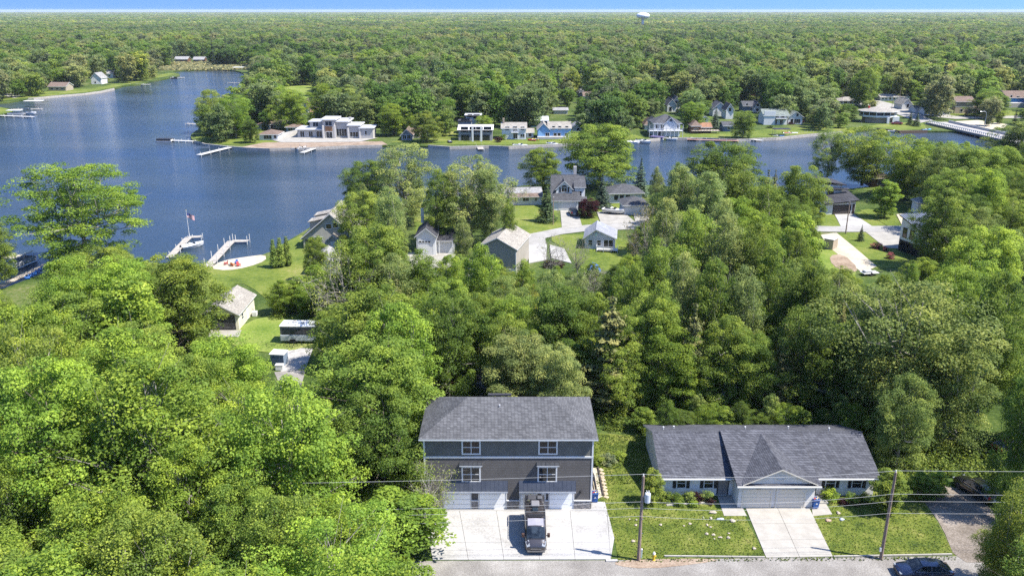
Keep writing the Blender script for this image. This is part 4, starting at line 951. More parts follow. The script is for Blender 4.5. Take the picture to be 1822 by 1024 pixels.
def seam_roof(root, x0, x1, y0, y1, zf, zb, name='awning', mat=None, th=.08, sp=.42, trim=WHITE, side=True):
    """small standing-seam canopy: y0 front edge, y1 wall"""
    m = MB(); mat = mat or METALR; vs = [(x0,y0,zf),(x1,y0,zf),(x1,y1,zb),(x0,y1,zb)]
    m.add([(a,b,c+th) for a,b,c in vs]+vs, [(0,1,2,3)], 0); m.add([(a,b,c+th) for a,b,c in vs]+vs, [(4,7,6,5),(0,4,5,1),(1,5,6,2),(3,7,4,0)], 1)
    n = max(2, int((x1-x0)/sp))
    for i in range(n+1):
        x = x0+(x1-x0-.03)*i/n; m.add([(x,y0,zf+th),(x+.03,y0,zf+th),(x+.03,y1,zb+th),(x,y1,zb+th),(x,y0,zf+th+.045),(x+.03,y0,zf+th+.045),(x+.03,y1,zb+th+.045),(x,y1,zb+th+.045)], [(4,5,6,7),(0,1,5,4),(1,2,6,5),(3,0,4,7)], 0)
    return m.build(name, [mat, trim], root)

# ------------------------------------------------------------ dark duplex with four garage doors
DX, DY = -.25, 71.2
def dxl(u, v, off=0.0):
    x, z = onwall(u, v, DY+off); return x-DX, z
dup = thing('duplex_house', 'three-storey dark grey-brown duplex with four white garage doors and hip roof', 'house', (DX, DY, 0))
WX0, WX1, WD = -8.5, 8.3, 8.5
ZB = 6.02; ZT = 8.06
boxpart(dup, 'lower_wall', WX0, WX1, 0, WD, -.05, ZB, S_DARK)
boxpart(dup, 'upper_wall', WX0+.01, WX1-.01, .01, WD-.01, ZB, ZT, S_SHAKE)
hip_roof(dup, WX0, WX1, 0, WD, ZT, 2.30, .42, shingle('duplex grey shingles', (0.125,0.125,0.128), (0.075,0.075,0.078)), WHITE, .17)
m = MB(); m.box(WX0-.04,WX1+.04,-.05,WD,ZB-.09,ZB+.1); m.build('floor_band', WHITE, dup)
for x in (WX0-.03, WX1-.13): boxpart(dup, 'corner_board', x, x+.16, -.035, .1, .95, ZT, WHITE)
boxpart(dup, 'frieze_board', WX0+.14, WX1-.14, -.03, .02, ZT-.12, ZT-.003, WHITE)
for (ua, ub, va, vb) in ((823.5,853,784.5,805.5),(960.5,989.5,784.5,805.5),(823.5,853,831,855),(959,988.5,831,855)):
    (xa, z1), (xb, z0) = dxl(ua, va), dxl(ub, vb); window(dup, (xa+xb)/2, 0, z0, xb-xa, min(z1-z0, ZT-.2-z0), 'f', 2, 2, t=.14)
for ua, ub in ((817.5,858),(955,995.5)):
    xa, zt = dxl(ua, 815.5); xb, zf = dxl(ub, 829.5, -.5); seam_roof(dup, xa, xb, -.5, 0.02, zf, 5.35, 'window_awning')
    for x in (xa+.05, xb-.13): boxpart(dup, 'bracket', x, x+.08, -.42, .02, zf-.1, zf+.02, WHITE)
AW = []
for ua, ub in ((788,903.5),(923.5,1025)):
    xa, _ = dxl(ua, 870); xb, zf = dxl(ub, 875.2, -.55); AW.append((xa, xb, zf)); seam_roof(dup, xa, xb, -.55, .02, zf, zf+.95, 'garage_awning')
    boxpart(dup, 'awning_beam', xa+.03, xb-.03, -.5, -.4, zf-.14, zf+.01, WHITE)
for ua, ub in ((789.5,837),(853,900),(926,968.5),(978,1019)):
    (xa, z1), (xb, _) = dxl(ua, 877.5), dxl(ub, 903); garage_door(dup, xa, xb, .03, 2.32, 0, pm('bright door white', (.84,.84,.80), (.78,.78,.75), 2, .5), 4)
m = MB(); rr = random.Random(3)
for ua, ub in ((757.5,788.5),(838.8,851.3),(902,924),(970,976.5),(1021,1050.5)):
    xa, _ = dxl(ua, 895); xb, _ = dxl(ub, 895); z = 0.0
    while z < 1.0:
        x = xa; hh = rr.uniform(.11,.17)
        while x < xb-.05:
            ww = min(rr.uniform(.2,.5), xb-x); m.bbox(x+.006, x+ww-.006, -.07-rr.uniform(0,.035), .01, z+.006, min(z+hh,1.02)-.006, .008); x += ww
        z += hh
    boxpart(dup, 'stone_cap', xa-.02, xb+.02, -.14, .0, 1.03, 1.11, WHITE)
o = m.build('stone_veneer', STONE, dup); o['kind'] = 'stuff'
m = MB(); m.lathe([(.05,0),(.05,.42),(.075,.42),(.075,.46)], 8); m.build('vent_pipe', pm('pipe grey', (.5,.5,.5)), dup, loc=(-1.0,3.1,9.75))
lamp = boxpart(dup, 'wall_lamp', 7.1, 7.25, -.16, 0.0, 1.95, 2.25, BLACK, .02)
boxpart(dup, 'chimney_cap', -2.2, 0.2, 4.6, 4.9, 10.45, 10.62, SH_CHAR)

# ------------------------------------------------------------ ranch duplex
RY = 73.7; RX = 15.6
ran = thing('ranch_house', 'single-storey pale grey ranch duplex with gabled double garage and dark shingle roof', 'house', (RX, RY, 0))
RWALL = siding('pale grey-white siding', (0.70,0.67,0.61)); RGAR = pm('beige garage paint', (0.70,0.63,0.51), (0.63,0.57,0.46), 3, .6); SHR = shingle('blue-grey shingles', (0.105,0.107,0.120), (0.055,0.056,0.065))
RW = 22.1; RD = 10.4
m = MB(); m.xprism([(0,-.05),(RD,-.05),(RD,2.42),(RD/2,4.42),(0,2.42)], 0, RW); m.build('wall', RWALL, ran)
gable_roof(ran, 0, RW, 0, RD, 2.42, 2.02, 'x', .55, .35, SHR, OFFW, .16)
gx0, gx1, gy = 7.35, 15.05, -2.3                        # garage block
boxpart(ran, 'garage_wall', gx0, gx1, gy, 0.1, -.05, 2.62, RWALL)
# raised middle roof sheds from the ridge down over the garages
mm = MB(); ya, yb, za, zb_ = gy-.45, RD/2+.02, 2.70, 4.72; X0, X1 = 7.0, 15.45
mm.add([(X0,ya,za+.16),(X1,ya,za+.16),(X1,yb,zb_+.16),(X0,yb,zb_+.16)], [(0,1,2,3)], 0)
mm.add([(X0,ya,za+.16),(X1,ya,za+.16),(X1,yb,zb_+.16),(X0,yb,zb_+.16),(X0,ya,za-.04),(X1,ya,za-.04),(X1,yb,zb_-.4),(X0,yb,zb_-.4)], [(4,7,6,5),(0,4,5,1),(1,5,6,2),(2,6,7,3),(3,7,4,0)], 1)
mm.build('garage_roof', [SHR, pm('shaded roof step', (.06,.065,.08))], ran)  # roof sides painted dark, carrying the shade of the left step
boxpart(ran, 'gutter', X0-.02, X1+.02, ya-.13, ya-.01, za-.02, za+.15, OFFW, .02)
boxpart(ran, 'gutter', -.3, 7.0, -.68, -.56, 2.20, 2.34, WHITE, .02); boxpart(ran, 'gutter', 15.5, RW+.3, -.68, -.56, 2.20, 2.34, WHITE, .02)
# front gable over the doors
cx_, gh, zb0, zp = 11.35, 3.55, 2.97, 4.62
g = MB(); yf = gy-.15
g.add([(cx_-gh,yf,zb0),(cx_+gh,yf,zb0),(cx_,yf,zp),(cx_,5.0,zp),(cx_-gh,1.0,zb0),(cx_+gh,1.0,zb0)], [(0,1,2)], 0)
g.build('gable_wall', siding('gable siding', (.64,.61,.54)), ran)
g = MB(); e = .22; A = [(cx_-gh-e,zb0-.10),(cx_,zp),(cx_+gh+e,zb0-.10)]; yfr = yf-.3; ybk = 4.6; t_ = .14
vs = [(a,yfr,z+t_) for a,z in A]+[(a,ybk,z+t_) for a,z in A]+[(a,yfr,z) for a,z in A]+[(a,ybk,z) for a,z in A]
g.add(vs, [(0,1,4,3),(1,2,5,4)], 0); g.add(vs, [(6,9,10,7),(7,10,11,8),(0,6,7,1),(1,7,8,2),(0,3,9,6),(2,8,11,5)], 1); g.build('gable_roof', [SHR, RGAR], ran)
g = MB(); n = 20
for i in range(n):
    a, b = 2*pi*i/n, 2*pi*(i+1)/n; q = lambda t, r: (cx_+r*1.5*cos(t)*.42, 3.62+r*sin(t)*.24)
    p1,p2,p3,p4 = q(a,1),q(b,1),q(b,.82),q(a,.82); g.yprism([p1,p2,p3,p4], yf-.04, yf-.005)
g.build('gable_vent', RGAR, ran)
for ua, ub in ((1322,1371),(1381.5,1431)):
    xa = onwall(ua, 885, RY+gy)[0]-RX; xb = onwall(ub, 885, RY+gy)[0]-RX
    d = garage_door(ran, xa, xb, .05, 2.12, gy, RGAR, 5, RGAR, cols=1)
    c = MB()
    for s, x in ((1, xa), (-1, xb)): c.yprism([(x,2.12),(x+s*.42,2.12),(x,1.70)] if s > 0 else [(x,2.12),(x,1.70),(x-.42,2.12)], gy-.043, gy-.03)
    c.build('corner_trim', RWALL, d)
boxpart(ran, 'downspout', 11.17, 11.27, gy-.1, gy, .1, 2.65, OFFW); boxpart(ran, 'wall_base', gx0-.01, gx1+.01, gy-.02, gy, -.02, .14, CONC2)
def number(txt, root, loc, size, mat, name='house_number'):
    cu = bpy.data.curves.new('t', 'FONT'); cu.body = txt; cu.size = size; cu.extrude = .008; cu.align_x = 'CENTER'; to = bpy.data.objects.new('t', cu); link(to)
    dg = bpy.context.evaluated_depsgraph_get(); me = bpy.data.meshes.new_from_object(to.evaluated_get(dg)); bpy.data.objects.remove(to); me.materials.clear(); me.materials.append(mat)
    return put(name, me, root, loc, (pi/2,0,0))
number('6067', ran, (9.35,gy-.06,2.26), .26, BLACK); number('6069', ran, (13.2,gy-.06,2.26), .26, BLACK)
for ua, ub, va, vb in ((1205.5,1219,851,865.5),(1254,1268,851,865.5),(1471,1485,850,863.5),(1518,1532,849.5,863.5)):
    (xa, z1), (xb, z0) = onwall(ua, va, RY), onwall(ub, vb, RY); z0 = .95; z1 = 2.0
    window(ran, (xa+xb)/2-RX, 0, z0, xb-xa, z1-z0, 'f', 1, 2, t=.07)
    for s in (-1, 1):
        xm = (xa+xb)/2-RX+s*((xb-xa)/2+.28); mm = MB(); mm.box(xm-.17,xm+.17,-.05,.0,z0-.05,z1+.05)
        for k in range(9): mm.box(xm-.13,xm+.13,-.065,-.045,z0+.02+k*.115,z0+.08+k*.115)
        mm.build('shutter', BLACK, ran)
for xa, mt_ in ((onwall(1286,865,RY)[0]-RX, pm('taupe door', (.20,.18,.16))), (15.5, pm('dark door', (.05,.05,.05)))):
    d = boxpart(ran, 'door', xa-.5, xa+.5, -.04, .02, .12, 2.18, mt_); mm = MB(); mm.box(xa-.6,xa-.5,-.06,.02,.1,2.28); mm.box(xa+.5,xa+.6,-.06,.02,.1,2.28); mm.box(xa-.5,xa+.5,-.06,.02,2.18,2.28); mm.build('door_frame', BLACK, d)
    boxpart(d, 'handle', xa+.36, xa+.42, -.09, -.04, 1.05, 1.15, STEEL)
for x, y, zz in ((1.2,6.9,3.75),(2.5,7.6,3.45),(10.4,7.3,3.55),(15.2,7.3,3.6),(19.3,6.2,4.0)):
    mm = MB(); mm.lathe([(.06,0),(.06,.5),(.09,.5),(.09,.56)], 8); mm.build('vent_pipe', WHITE, ran, loc=(x,y,zz))
boxpart(ran, 'porch_slab', 15.1, 16.9, -1.6, -.02, 0, .16, CONC2); boxpart(ran, 'porch_light', 6.95, 7.07, -.1, 0, 1.7, 1.95, BLACK)

# ------------------------------------------------------------ concrete in panels
def slab_grid(name, label, P4, nu, nv, z=.07, mat=CONC, gap=.02, px_in=True, cat='driveway'):
    """four corners (near-left, near-right, far-right, far-left); every poured panel is a piece"""
    Q = [Vector(at(*p)) if px_in else Vector(p) for p in P4]; root = thing(name, label, cat, (Q[0].x, Q[0].y, 0)) if cat else None
    o0 = Q[0]
    for i in range(nu):
        for j in range(nv):
            def pt(a, b): return (Q[0].lerp(Q[1],a)).lerp(Q[3].lerp(Q[2],a), b)
            c = [pt(i/nu,j/nv), pt((i+1)/nu,j/nv), pt((i+1)/nu,(j+1)/nv), pt(i/nu,(j+1)/nv)]; ce = sum(c, Vector((0,0)))/4
            c = [q+(ce-q).normalized()*gap for q in c]; m = MB(); m.prism([(q-o0)[:] for q in c], 0, z+random.uniform(-.004,.004)); m.build('panel', mat, root)
    return root
drv = slab_grid('driveway', 'wide white concrete driveway before the dark duplex', [(770,996),(1086.5,995),(1080,909),(752,909)], 5, 3, .08, CONC)
o = boxpart(drv, 'apron', 0,1,0,1,0,1, CONC); bpy.data.objects.remove(o)
m = MB(); Pq = [Vector(at(*p))-Vector(drv.location[:2]) for p in ((1086.5,995),(1093,957),(1080.5,909))]; m.prism([p[:] for p in Pq], 0, .076); m.build('side_panel', CONC, drv)
m = MB(); Pq = [Vector(at(*p))-Vector(drv.location[:2]) for p in ((752,908.6),(1080.3,908.6),(1076,893),(1052,893),(1052,905.2),(752,905.2))]; m.prism([p[:] for p in Pq], 0, .085); m.build('strip', CONC, drv)
slab_grid('driveway', 'tan concrete driveway running up to the ranch garage doors', [(1363,992),(1482,990),(1440,903.5),(1327,904.5)], 2, 3, .07, pm('tan concrete', (.33,.31,.27), (.27,.25,.215), .8, .9))
TANC = MATS['tan concrete']
slab_grid('walkway', 'concrete walk from the left ranch door along the garage side', [(1288,917.5),(1329,917.5),(1311,882),(1276,882)], 1, 3, .06, TANC, cat='walkway')
slab_grid('walkway', 'short concrete walk with blue bin right of the ranch garage', [(1446,918),(1481,914.5),(1468,893),(1443,897)], 1, 2, .06, TANC, cat='walkway')
# ------------------------------------------------------------ middle-distance buildings
def house(name, label, ul, vl, ur, vr_, cat='house', group=None):
    """root at the left end of the front wall foot; local x runs along the front, y goes back. Returns root, width"""
    a, b = Vector(at(ul, vl)), Vector(at(ur, vr_)); d = b-a
    return thing(name, label, cat, (a.x, a.y, 0), math.atan2(d.y, d.x), group), d.length
def zat(v, Y): 
    return CAM_H-Y*tan(PITCH+math.atan((v-512)/FOC))
def steps(root, x, y, w, n, mat=CONC2):
    for i in range(n): boxpart(root, 'step', x, x+w, y-.3*(n-i), y-.3*(n-i-1)-.004, 0, .16*(i+1), mat)

# cream garage with glazed door
g, W = house('garage', 'cream garage with black glazed overhead door and tan shingle roof', 367, 587.5, 426, 587)
gable_walls(g, 0, W, 0, 9, 2.75, 1.45, 'y', S_CREAM); gable_roof(g, 0, W, 0, 9, 2.75, 1.45, 'y', .4, .45, SH_TAN, WHITE)
garage_door(g, .6, W-.6, .03, 2.45, 0, glass('smoky door glass', (.05,.05,.055), .15), 4, BLACK, cols=4)
boxpart(g, 'side_door', W-.01, W+.05, 4.3, 5.2, .1, 2.1, WHITE); boxpart(g, 'air_conditioner', W+.3, W+1.1, 6.0, 6.8, 0, .8, OFFW, .05)
window(g, W, 2.2, 1.1, .8, .9, 'r', 1, 2)
# lake house with dormers
g, W = house('lake_house', 'greige shingled lake house with two dormers and long sloping roof beside the water', 541, 443, 636, 443)
D_ = 12; gable_walls(g, 0, W, 0, D_, 2.6, 5.0, 'y', S_GREIGE, peak=.53); gable_roof(g, 0, W, 0, D_, 2.6, 5.0, 'y', .5, .5, SH_TAN, WHITE, peak=.53)
for y in (2.6, 8.0):
    z0 = 4.3; mm = MB(); mm.xprism([(y-1.3,z0-1.2),(y+1.3,z0-1.2),(y+1.3,z0+1.5),(y-1.3,z0+1.5)], 1.3, 4.2); d = mm.build('dormer', S_GREIGE, g)
    mm = MB(); vs = [(1.0,y-1.7,z0+1.4),(1.0,y+1.7,z0+1.4),(5.2,y+1.7,z0+2.3),(5.2,y-1.7,z0+2.3)]; mm.add(vs+[(a,b,c-.14) for a,b,c in vs], [(0,3,2,1),(4,5,6,7),(0,1,5,4),(1,2,6,5),(2,3,7,6),(3,0,4,7)]); mm.build('dormer_roof', SH_TAN, d)
    window(d, 1.3, y, z0-.1, 1.5, 1.0, 'l', 2, 1)
for x, z, w, h in ((5.6,.9+3.6,1.1,1.0),(3.3,2.0,1.5,.6),(7.0,3.3+1.4,1.0,1.0)): window(g, x, 0, z, w, h, 'f', 2 if w > 1.2 else 1, 1)
boxpart(g, 'porch_opening', .4, 2.4, -.03, .02, .3, 2.2, GLASS); gable_walls(g, 5.3, 7.9, -1.6, .0, 2.3, 1.1, 'y', S_GREIGE, 'entry_wall'); gable_roof(g, 5.3, 7.9, -1.6, 1.5, 2.3, 1.1, 'y', .25, .25, SH_TAN, WHITE, name='entry_roof')  # porch opening is not cut: a dark glass panel carries its shade
boxpart(g, 'entry_door', 6.1, 7.0, -1.64, -1.59, .1, 2.1, WHITE); boxpart(g, 'chimney', 8.2, 9.0, 6.5, 7.3, 5, 8.6, STONE)
# small grey garage
g, W = house('garage', 'small grey garage with pale roof half hidden behind bare branches', 551, 489, 596, 489)
gable_walls(g, 0, W, 0, 6.5, 2.5, 1.3, 'y', S_LGREY); gable_roof(g, 0, W, 0, 6.5, 2.5, 1.3, 'y', .35, .35, SH_LIGHT, WHITE); garage_door(g, .6, W-.6, .03, 2.15, 0, OFFW, 4)
# white tall garage with dark roof
g, W = house('garage', 'tall white garage with black roof and a low shed wing on its right', 742, 454, 776, 454)
gable_walls(g, 0, W, 0, 8, 4.1, 1.6, 'y', S_WHITE); gable_roof(g, 0, W, 0, 8, 4.1, 1.6, 'y', .4, .4, SH_CHAR, WHITE)
d = garage_door(g, .4, W-.6, .03, 3.3, 0, WHITE, 5, cols=1)
for i in range(4): window(g, .75+i*(W-1.7)/3.6, -.03, 2.75, .45, .35, 'f', 1, 1, t=.04)
boxpart(g, 'wing_wall', W+.01, W+3.6, 1.5, 7, -.05, 2.7, S_WHITE); shed_roof(g, W+.05, W+3.7, 1.2, 7.2, 2.72, 3.5, .3, .14, SH_CHAR, WHITE, 'wing_roof')
for x in (W+.6, W+3.4): boxpart(g, 'post', x-.08, x+.08, .9, 1.06, 0, 2.62, WHITE)
boxpart(g, 'chimney', .3, .9, 6.9, 7.5, 5.1, 8.2, WHITE)
# beige garage
g, W = house('garage', 'big beige stucco garage showing a blank gable and light brown roof', 853, 484, 918, 489)
STB = pm('grey-beige stucco', (.33,.30,.255), (.28,.255,.215), .8, .9)
gable_walls(g, 0, W, 0, 11, 5.1, 1.9, 'y', STB); gable_roof(g, 0, W, 0, 11, 5.1, 1.9, 'y', .35, .4, SH_TAN, WHITE); boxpart(g, 'corner_board', W-.12, W+.03, -.03, .1, 0, 5.1, WHITE)
boxpart(g, 'base_trim', W*.7, W+.02, -.05, .0, 0, 1.1, WHITE)
# crate platform left of it
st = thing('lumber_stack', 'tan plywood topped trailer bed left of the beige garage', 'trailer', (*at(832,477),0), 0); boxpart(st, 'deck', 0,1.9,0,3.4,.5,.75, pm('plywood', (.5,.38,.25),(.42,.31,.2)), .03); boxpart(st, 'frame', .1,1.8,.1,3.3,.38,.49, BLACK)
for x in (-.12, 1.85): 
    mm = MB(); mm.lathe([(.0,-.1),(.32,-.1),(.32,.1),(.0,.1)], 12); mm.build('wheel', RUBBER, st, loc=(x+.05,1.6,.32), rot=(0,pi/2,0))
# white pads
for lab, P, mt_ in (('left white concrete pad beside the lane',[(941,469),(972,463),(973,435),(941,437)], CONC), ('right white concrete pad beside the lane',[(981,460),(1017,469),(1004,443),(978,436)], CONC)):
    slab_grid('concrete_pad', lab, P, 2, 2, .16, mt_, cat='concrete pad')
# cabin
g, W = house('cabin', 'small grey cabin with light roof and a white railed deck', 1040, 442.5, 1094, 444.5)
gable_walls(g, 0, W, 0, 7, 2.5, 1.75, 'y', S_LGREY, peak=.36); gable_roof(g, 0, W, 0, 7, 2.5, 1.75, 'y', .35, .45, shingle('light blue-grey shingles', (.33,.34,.37),(.22,.23,.26)), WHITE, peak=.36)
for x, w in ((1.2,.8),(3.0,.8)): window(g, x, 0, .9, w, 1.1, 'f', 1, 2)
window(g, 5.0, 0, .45, 1.9, 1.7, 'f', 2, 1, name='sliding_door'); mm = MB(); mm.lathe([(.28,-.03),(.28,.03)], 12); mm.build('gable_medallion', pm('pale green', (.45,.6,.5)), g, loc=(2.35,-.04,3.2), rot=(pi/2,0,0))
dk = thing('deck', 'white railed wooden deck in front of the grey cabin', 'deck', g.location, g.rotation_euler.z)
for i in range(12): boxpart(dk, 'board', 2.6+i*.37, 2.6+i*.37+.35, -2.2, -.06, .38, .44, OFFW)
for x in (2.6, 4.1, 5.6, 7.0): boxpart(dk, 'post', x-.05, x+.05, -2.24, -2.14, 0, 1.25, WHITE)
for z in (.65,.9,1.2): boxpart(dk, 'rail', 2.6, 7.05, -2.22, -2.16, z, z+.07, WHITE)
for x in (2.6, 6.98): boxpart(dk, 'rail', x, x+.06, -2.13, -.06, 1.2, 1.27, WHITE)
boxpart(dk, 'bench', 3.0, 6.2, -2.0, -1.6, .6, .68, OFFW)
# long white bungalow
g, W = house('bungalow', 'long white bungalow with grey roof over a maroon lower strip at the water', 907, 365.5, 964, 364.5)
gable_walls(g, 0, W, 0, 7.5, 2.5, 1.3, 'x', S_WHITE); gable_roof(g, 0, W, 0, 7.5, 2.5, 1.3, 'x', .3, .3, SH_LIGHT, WHITE); shed_roof(g, 0, W, -1.0, .6, 2.35, 2.9, .15, .1, SH_BROWN, WHITE, 'lower_roof')
for x, w in ((1.4,.8),(4.2,1.5),(6.8,.5)): window(g, x, 0, 1.1, w, .9, 'f', 2 if w > 1 else 1, 1)
boxpart(g, 'vent_pipe', 5.7, 5.85, 3.3, 3.45, 3.7, 4.5, STEEL)
# two-storey white house
g, W = house('white_house', 'two-storey white house with grey roof, arched gable window and wide garage door', 983, 374.5, 1041, 374.5)
gable_walls(g, 0, W-1.8, 0, 11, 2.7, 5.2, 'x', S_WHITE); gable_roof(g, 0, W-1.6, 0, 11, 2.7, 5.2, 'x', .35, .3, SH_GREY, WHITE)
gable_walls(g, W-2.6, W, 1.8, 10.6, 5.6, 1.9, 'x', S_WHITE, 'side_wall'); gable_roof(g, W-2.6, W, 1.8, 10.6, 5.6, 1.9, 'x', .3, .25, SH_GREY, WHITE, name='side_roof')
gable_walls(g, .9, 5.0, 1.4, 5.0, 5.2, 2.0, 'y', S_WHITE, 'gable_wall'); gable_roof(g, .9, 5.0, 1.4, 5.4, 5.2, 2.0, 'y', .35, .35, SH_GREY, WHITE, name='gable_roof')
w_ = window(g, 2.95, 1.4, 4.5, 1.3, 1.1, 'f', 2, 1)
mm = MB(); mm.yprism([(cos(pi*i/10)*.65, sin(pi*i/10)*.5) for i in range(11)], -.03, .01); mm.build('arch_pane', GLASS, g, loc=(2.95,1.4,5.72))
for s in (-1, 1): boxpart(g, 'shutter', 2.95+s*1.05-.2, 2.95+s*1.05+.2, 1.34, 1.4, 4.45, 5.65, BLACK)
garage_door(g, 1.6, 5.8, .03, 2.2, 0, OFFW, 4); window(g, W-1.3, 1.8, 3.4, .9, 1.2, 'f', 1, 2); boxpart(g, 'chimney', W-2.5, W-1.7, 8.6, 9.4, 6, 9.6, STUCCO)
shed_roof(g, W-1.9, W+.4, .2, 1.9, 2.5, 3.1, .1, .12, SH_GREY, WHITE, 'porch_roof'); boxpart(g, 'porch_post', W+.2, W+.34, .3, .44, 0, 2.5, WHITE); boxpart(g, 'door', W-1.5, W-.6, 1.75, 1.82, .1, 2.1, DARKW)
# low ranch at the water + its garage
g, W = house('ranch_house', 'low hip-roofed grey ranch house on the water between two blue spruces', 1086, 361.5, 1142, 360)
boxpart(g, 'wall', 0, W, 0, 7.5, -.05, 2.5, S_WHITE); hip_roof(g, 0, W, 0, 7.5, 2.5, 1.7, .6, SH_GREY, WHITE)
for x in (1.5, 3.0, 4.6): window(g, x, 0, .8, 1.1, 1.3, 'f', 1, 1)
g, W = house('garage', 'white hip-roofed garage with two pale doors right of the parked boat', 1110, 382.5, 1151, 382)
boxpart(g, 'wall', 0, W, 0, 6.3, -.05, 2.4, S_WHITE); hip_roof(g, 0, W, 0, 6.3, 2.4, 1.5, .5, SH_GREY, WHITE); garage_door(g, 1.6, 3.6, .03, 2.1, 0, OFFW, 4); garage_door(g, 3.95, W-.25, .03, 2.1, 0, OFFW, 4)
# modern house right
g, W = house('modern_house', 'modern white house with black overlapping shed roofs and brown garage door', 1468, 382, 1520, 381)
boxpart(g, 'garage_wall', 0, W, 0, 6, -.05, 3.0, S_WHITE)
mm = MB(); vs = [(-.6,-.6,2.6),(W+.6,-.6,3.5),(W+.6,6.5,4.6),(-.6,6.5,3.7)]; mm.add(vs+[(a,b,c+.25) for a,b,c in vs], [(0,1,5,4),(1,2,6,5),(2,3,7,6),(3,0,4,7)], 1); mm.add(vs+[(a,b,c+.25) for a,b,c in vs], [(4,5,6,7),(0,3,2,1)], 0); mm.build('garage_roof', [SH_CHAR, BLACK], g)
mm = MB(); mm.yprism([(0,2.9),(W,2.9),(W,3.45),(0,2.6)], .0, 5.9); mm.build('wall_top', S_WHITE, g)
boxpart(g, 'upper_wall', .2, W-1.4, 5.2, 12, 3, 6.4, S_WHITE); mm = MB(); vs = [(-1.5,4.6,7.7),(W-.6,4.6,6.2),(W-.6,12.6,6.2),(-1.5,12.6,7.7)]; mm.add(vs+[(a,b,c+.25) for a,b,c in vs], [(0,3,2,1),(4,5,6,7),(0,1,5,4),(1,2,6,5),(2,3,7,6),(3,0,4,7)]); mm.build('upper_roof', SH_CHAR, g)
mm = MB(); vs = [(-1.2,4.3,5.6),(W+.2,4.3,5.2),(W+.2,5.2,5.3),(-1.2,5.2,5.7)]; mm.add(vs+[(a,b,c+.2) for a,b,c in vs], [(0,3,2,1),(4,5,6,7),(0,1,5,4),(1,2,6,5),(2,3,7,6),(3,0,4,7)]); mm.build('eyebrow_roof', SH_CHAR, g)
garage_door(g, 1.9, W-1.2, .03, 2.35, 0, DARKW, 4, BLACK); window(g, 3.2, 5.2, 4.0, 1.4, .9, 'f', 2, 1, trim=BLACK); boxpart(g, 'entry_post', W-.75, W-.1, -.05, .02, 0, 2.6, DARKW)
# white house with standing-seam roof (seen from its left side)
a, b = Vector(at(1597,444)), Vector(at(1640,460)); d = (b-a).normalized(); ang = math.atan2(d.y, d.x)
g = thing('farmhouse', 'white house with grey standing-seam metal roof, black lower wall and two black windows', 'house', (a.x, a.y, 0), ang); L_ = 9.0; Dd = 9
mm = MB(); mm.yprism([(0,2.4),(L_,2.4),(L_,4.4),(0,7.2)], 0, Dd); mm.build('upper_wall', siding('white board and batten', (.78,.78,.77), pitch=.4, vertical=True), g); boxpart(g, 'lower_wall', 0.01, L_-.01, 0.02, Dd, -.05, 2.4, pm('black cladding', (.035,.035,.04), (.02,.02,.024), 4))
mm = MB(); s = -2.8/L_; vs = [(-.5,-.5,7.2-s*.5*-1*-1+.02),(L_+.5,-.5,4.4+s*.5+.02),(L_+.5,Dd+.4,4.4+s*.5+.02),(-.5,Dd+.4,7.34)]; vs[0] = (-.5,-.5,7.34+.02)
mm.add(vs+[(p,q,r+.16) for p,q,r in vs], [(0,3,2,1),(0,1,5,4),(1,2,6,5),(2,3,7,6),(3,0,4,7)], 1); mm.add(vs+[(p,q,r+.16) for p,q,r in vs], [(4,5,6,7)], 0)
n = 20
for i in range(n+1):
    y = -.5+(Dd+.9-.06)*i/n; mm.add([(-.5,y,7.52),(L_+.5,y,4.4+s*.5+.18),(L_+.5,y+.05,4.4+s*.5+.18),(-.5,y+.05,7.52),(-.5,y,7.62),(L_+.5,y,4.4+s*.5+.28),(L_+.5,y+.05,4.4+s*.5+.28),(-.5,y+.05,7.62)], [(4,5,6,7),(0,1,5,4),(2,3,7,6)], 0)
mm.build('roof', [pm('grey seam metal', (.30,.32,.35), None, 1, .3, metal=.6), BLACK], g)
for x in (1.3, 3.3): window(g, x, 0, 3.1, 1.0, 1.9, 'f', 1, 2, trim=BLACK)
for x in (1.2, 2.9, 4.6): window(g, x, .02, .3, 1.2, 1.7, 'f', 2, 1, trim=BLACK)
# chimneyed shed behind it
g, W = house('shed', 'small white shed with hip roof behind the metal-roofed house', 1631, 381, 1649, 381); boxpart(g, 'wall', 0, W, 0, 3.2, -.05, 2.9, S_WHITE); hip_roof(g, 0, W, 0, 3.2, 2.9, 1.0, .35, SH_LIGHT, WHITE); boxpart(g, 'door', .5, 1.5, -.05, .02, .1, 2.1, OFFW)
g, W = house('garden_shed', 'tan double-door garden shed standing beside the sandy track', 1465, 442, 1481, 445, 'shed'); boxpart(g, 'wall', 0, W, 0, 2.6, -.02, 2.1, S_TAN); boxpart(g, 'roof', -.1, W+.1, -.1, 2.7, 2.1, 2.28, pm('pale roll roof', (.5,.48,.45)))
for i in range(2): boxpart(g, 'door', .1+i*(W-.2)/2+.02, .1+(i+1)*(W-.2)/2-.02, -.05, .0, .08, 1.95, pm('tan door', (.42,.36,.28)))
g, W = house('small_shed', 'small cream shed under the trees left of the sandy track', 1386, 446, 1403, 446, 'shed'); gable_walls(g, 0, W, 0, 3, 2.1, .8, 'x', S_CREAM); gable_roof(g, 0, W, 0, 3, 2.1, .8, 'x', .2, .2, SH_TAN, WHITE); window(g, W/2, 0, .9, .8, .7)
g, W = house('gazebo', 'grey-roofed house peeping between oak trunks at the channel', 1550, 333, 1582, 333, 'house'); boxpart(g, 'wall', 0, W, 0, 6, -.05, 2.5, S_BROWN); hip_roof(g, 0, W, 0, 6, 2.5, 1.7, .6, SH_BROWN, OFFW); window(g, W*.5, 0, .8, 1.6, 1.1, 'f', 2)
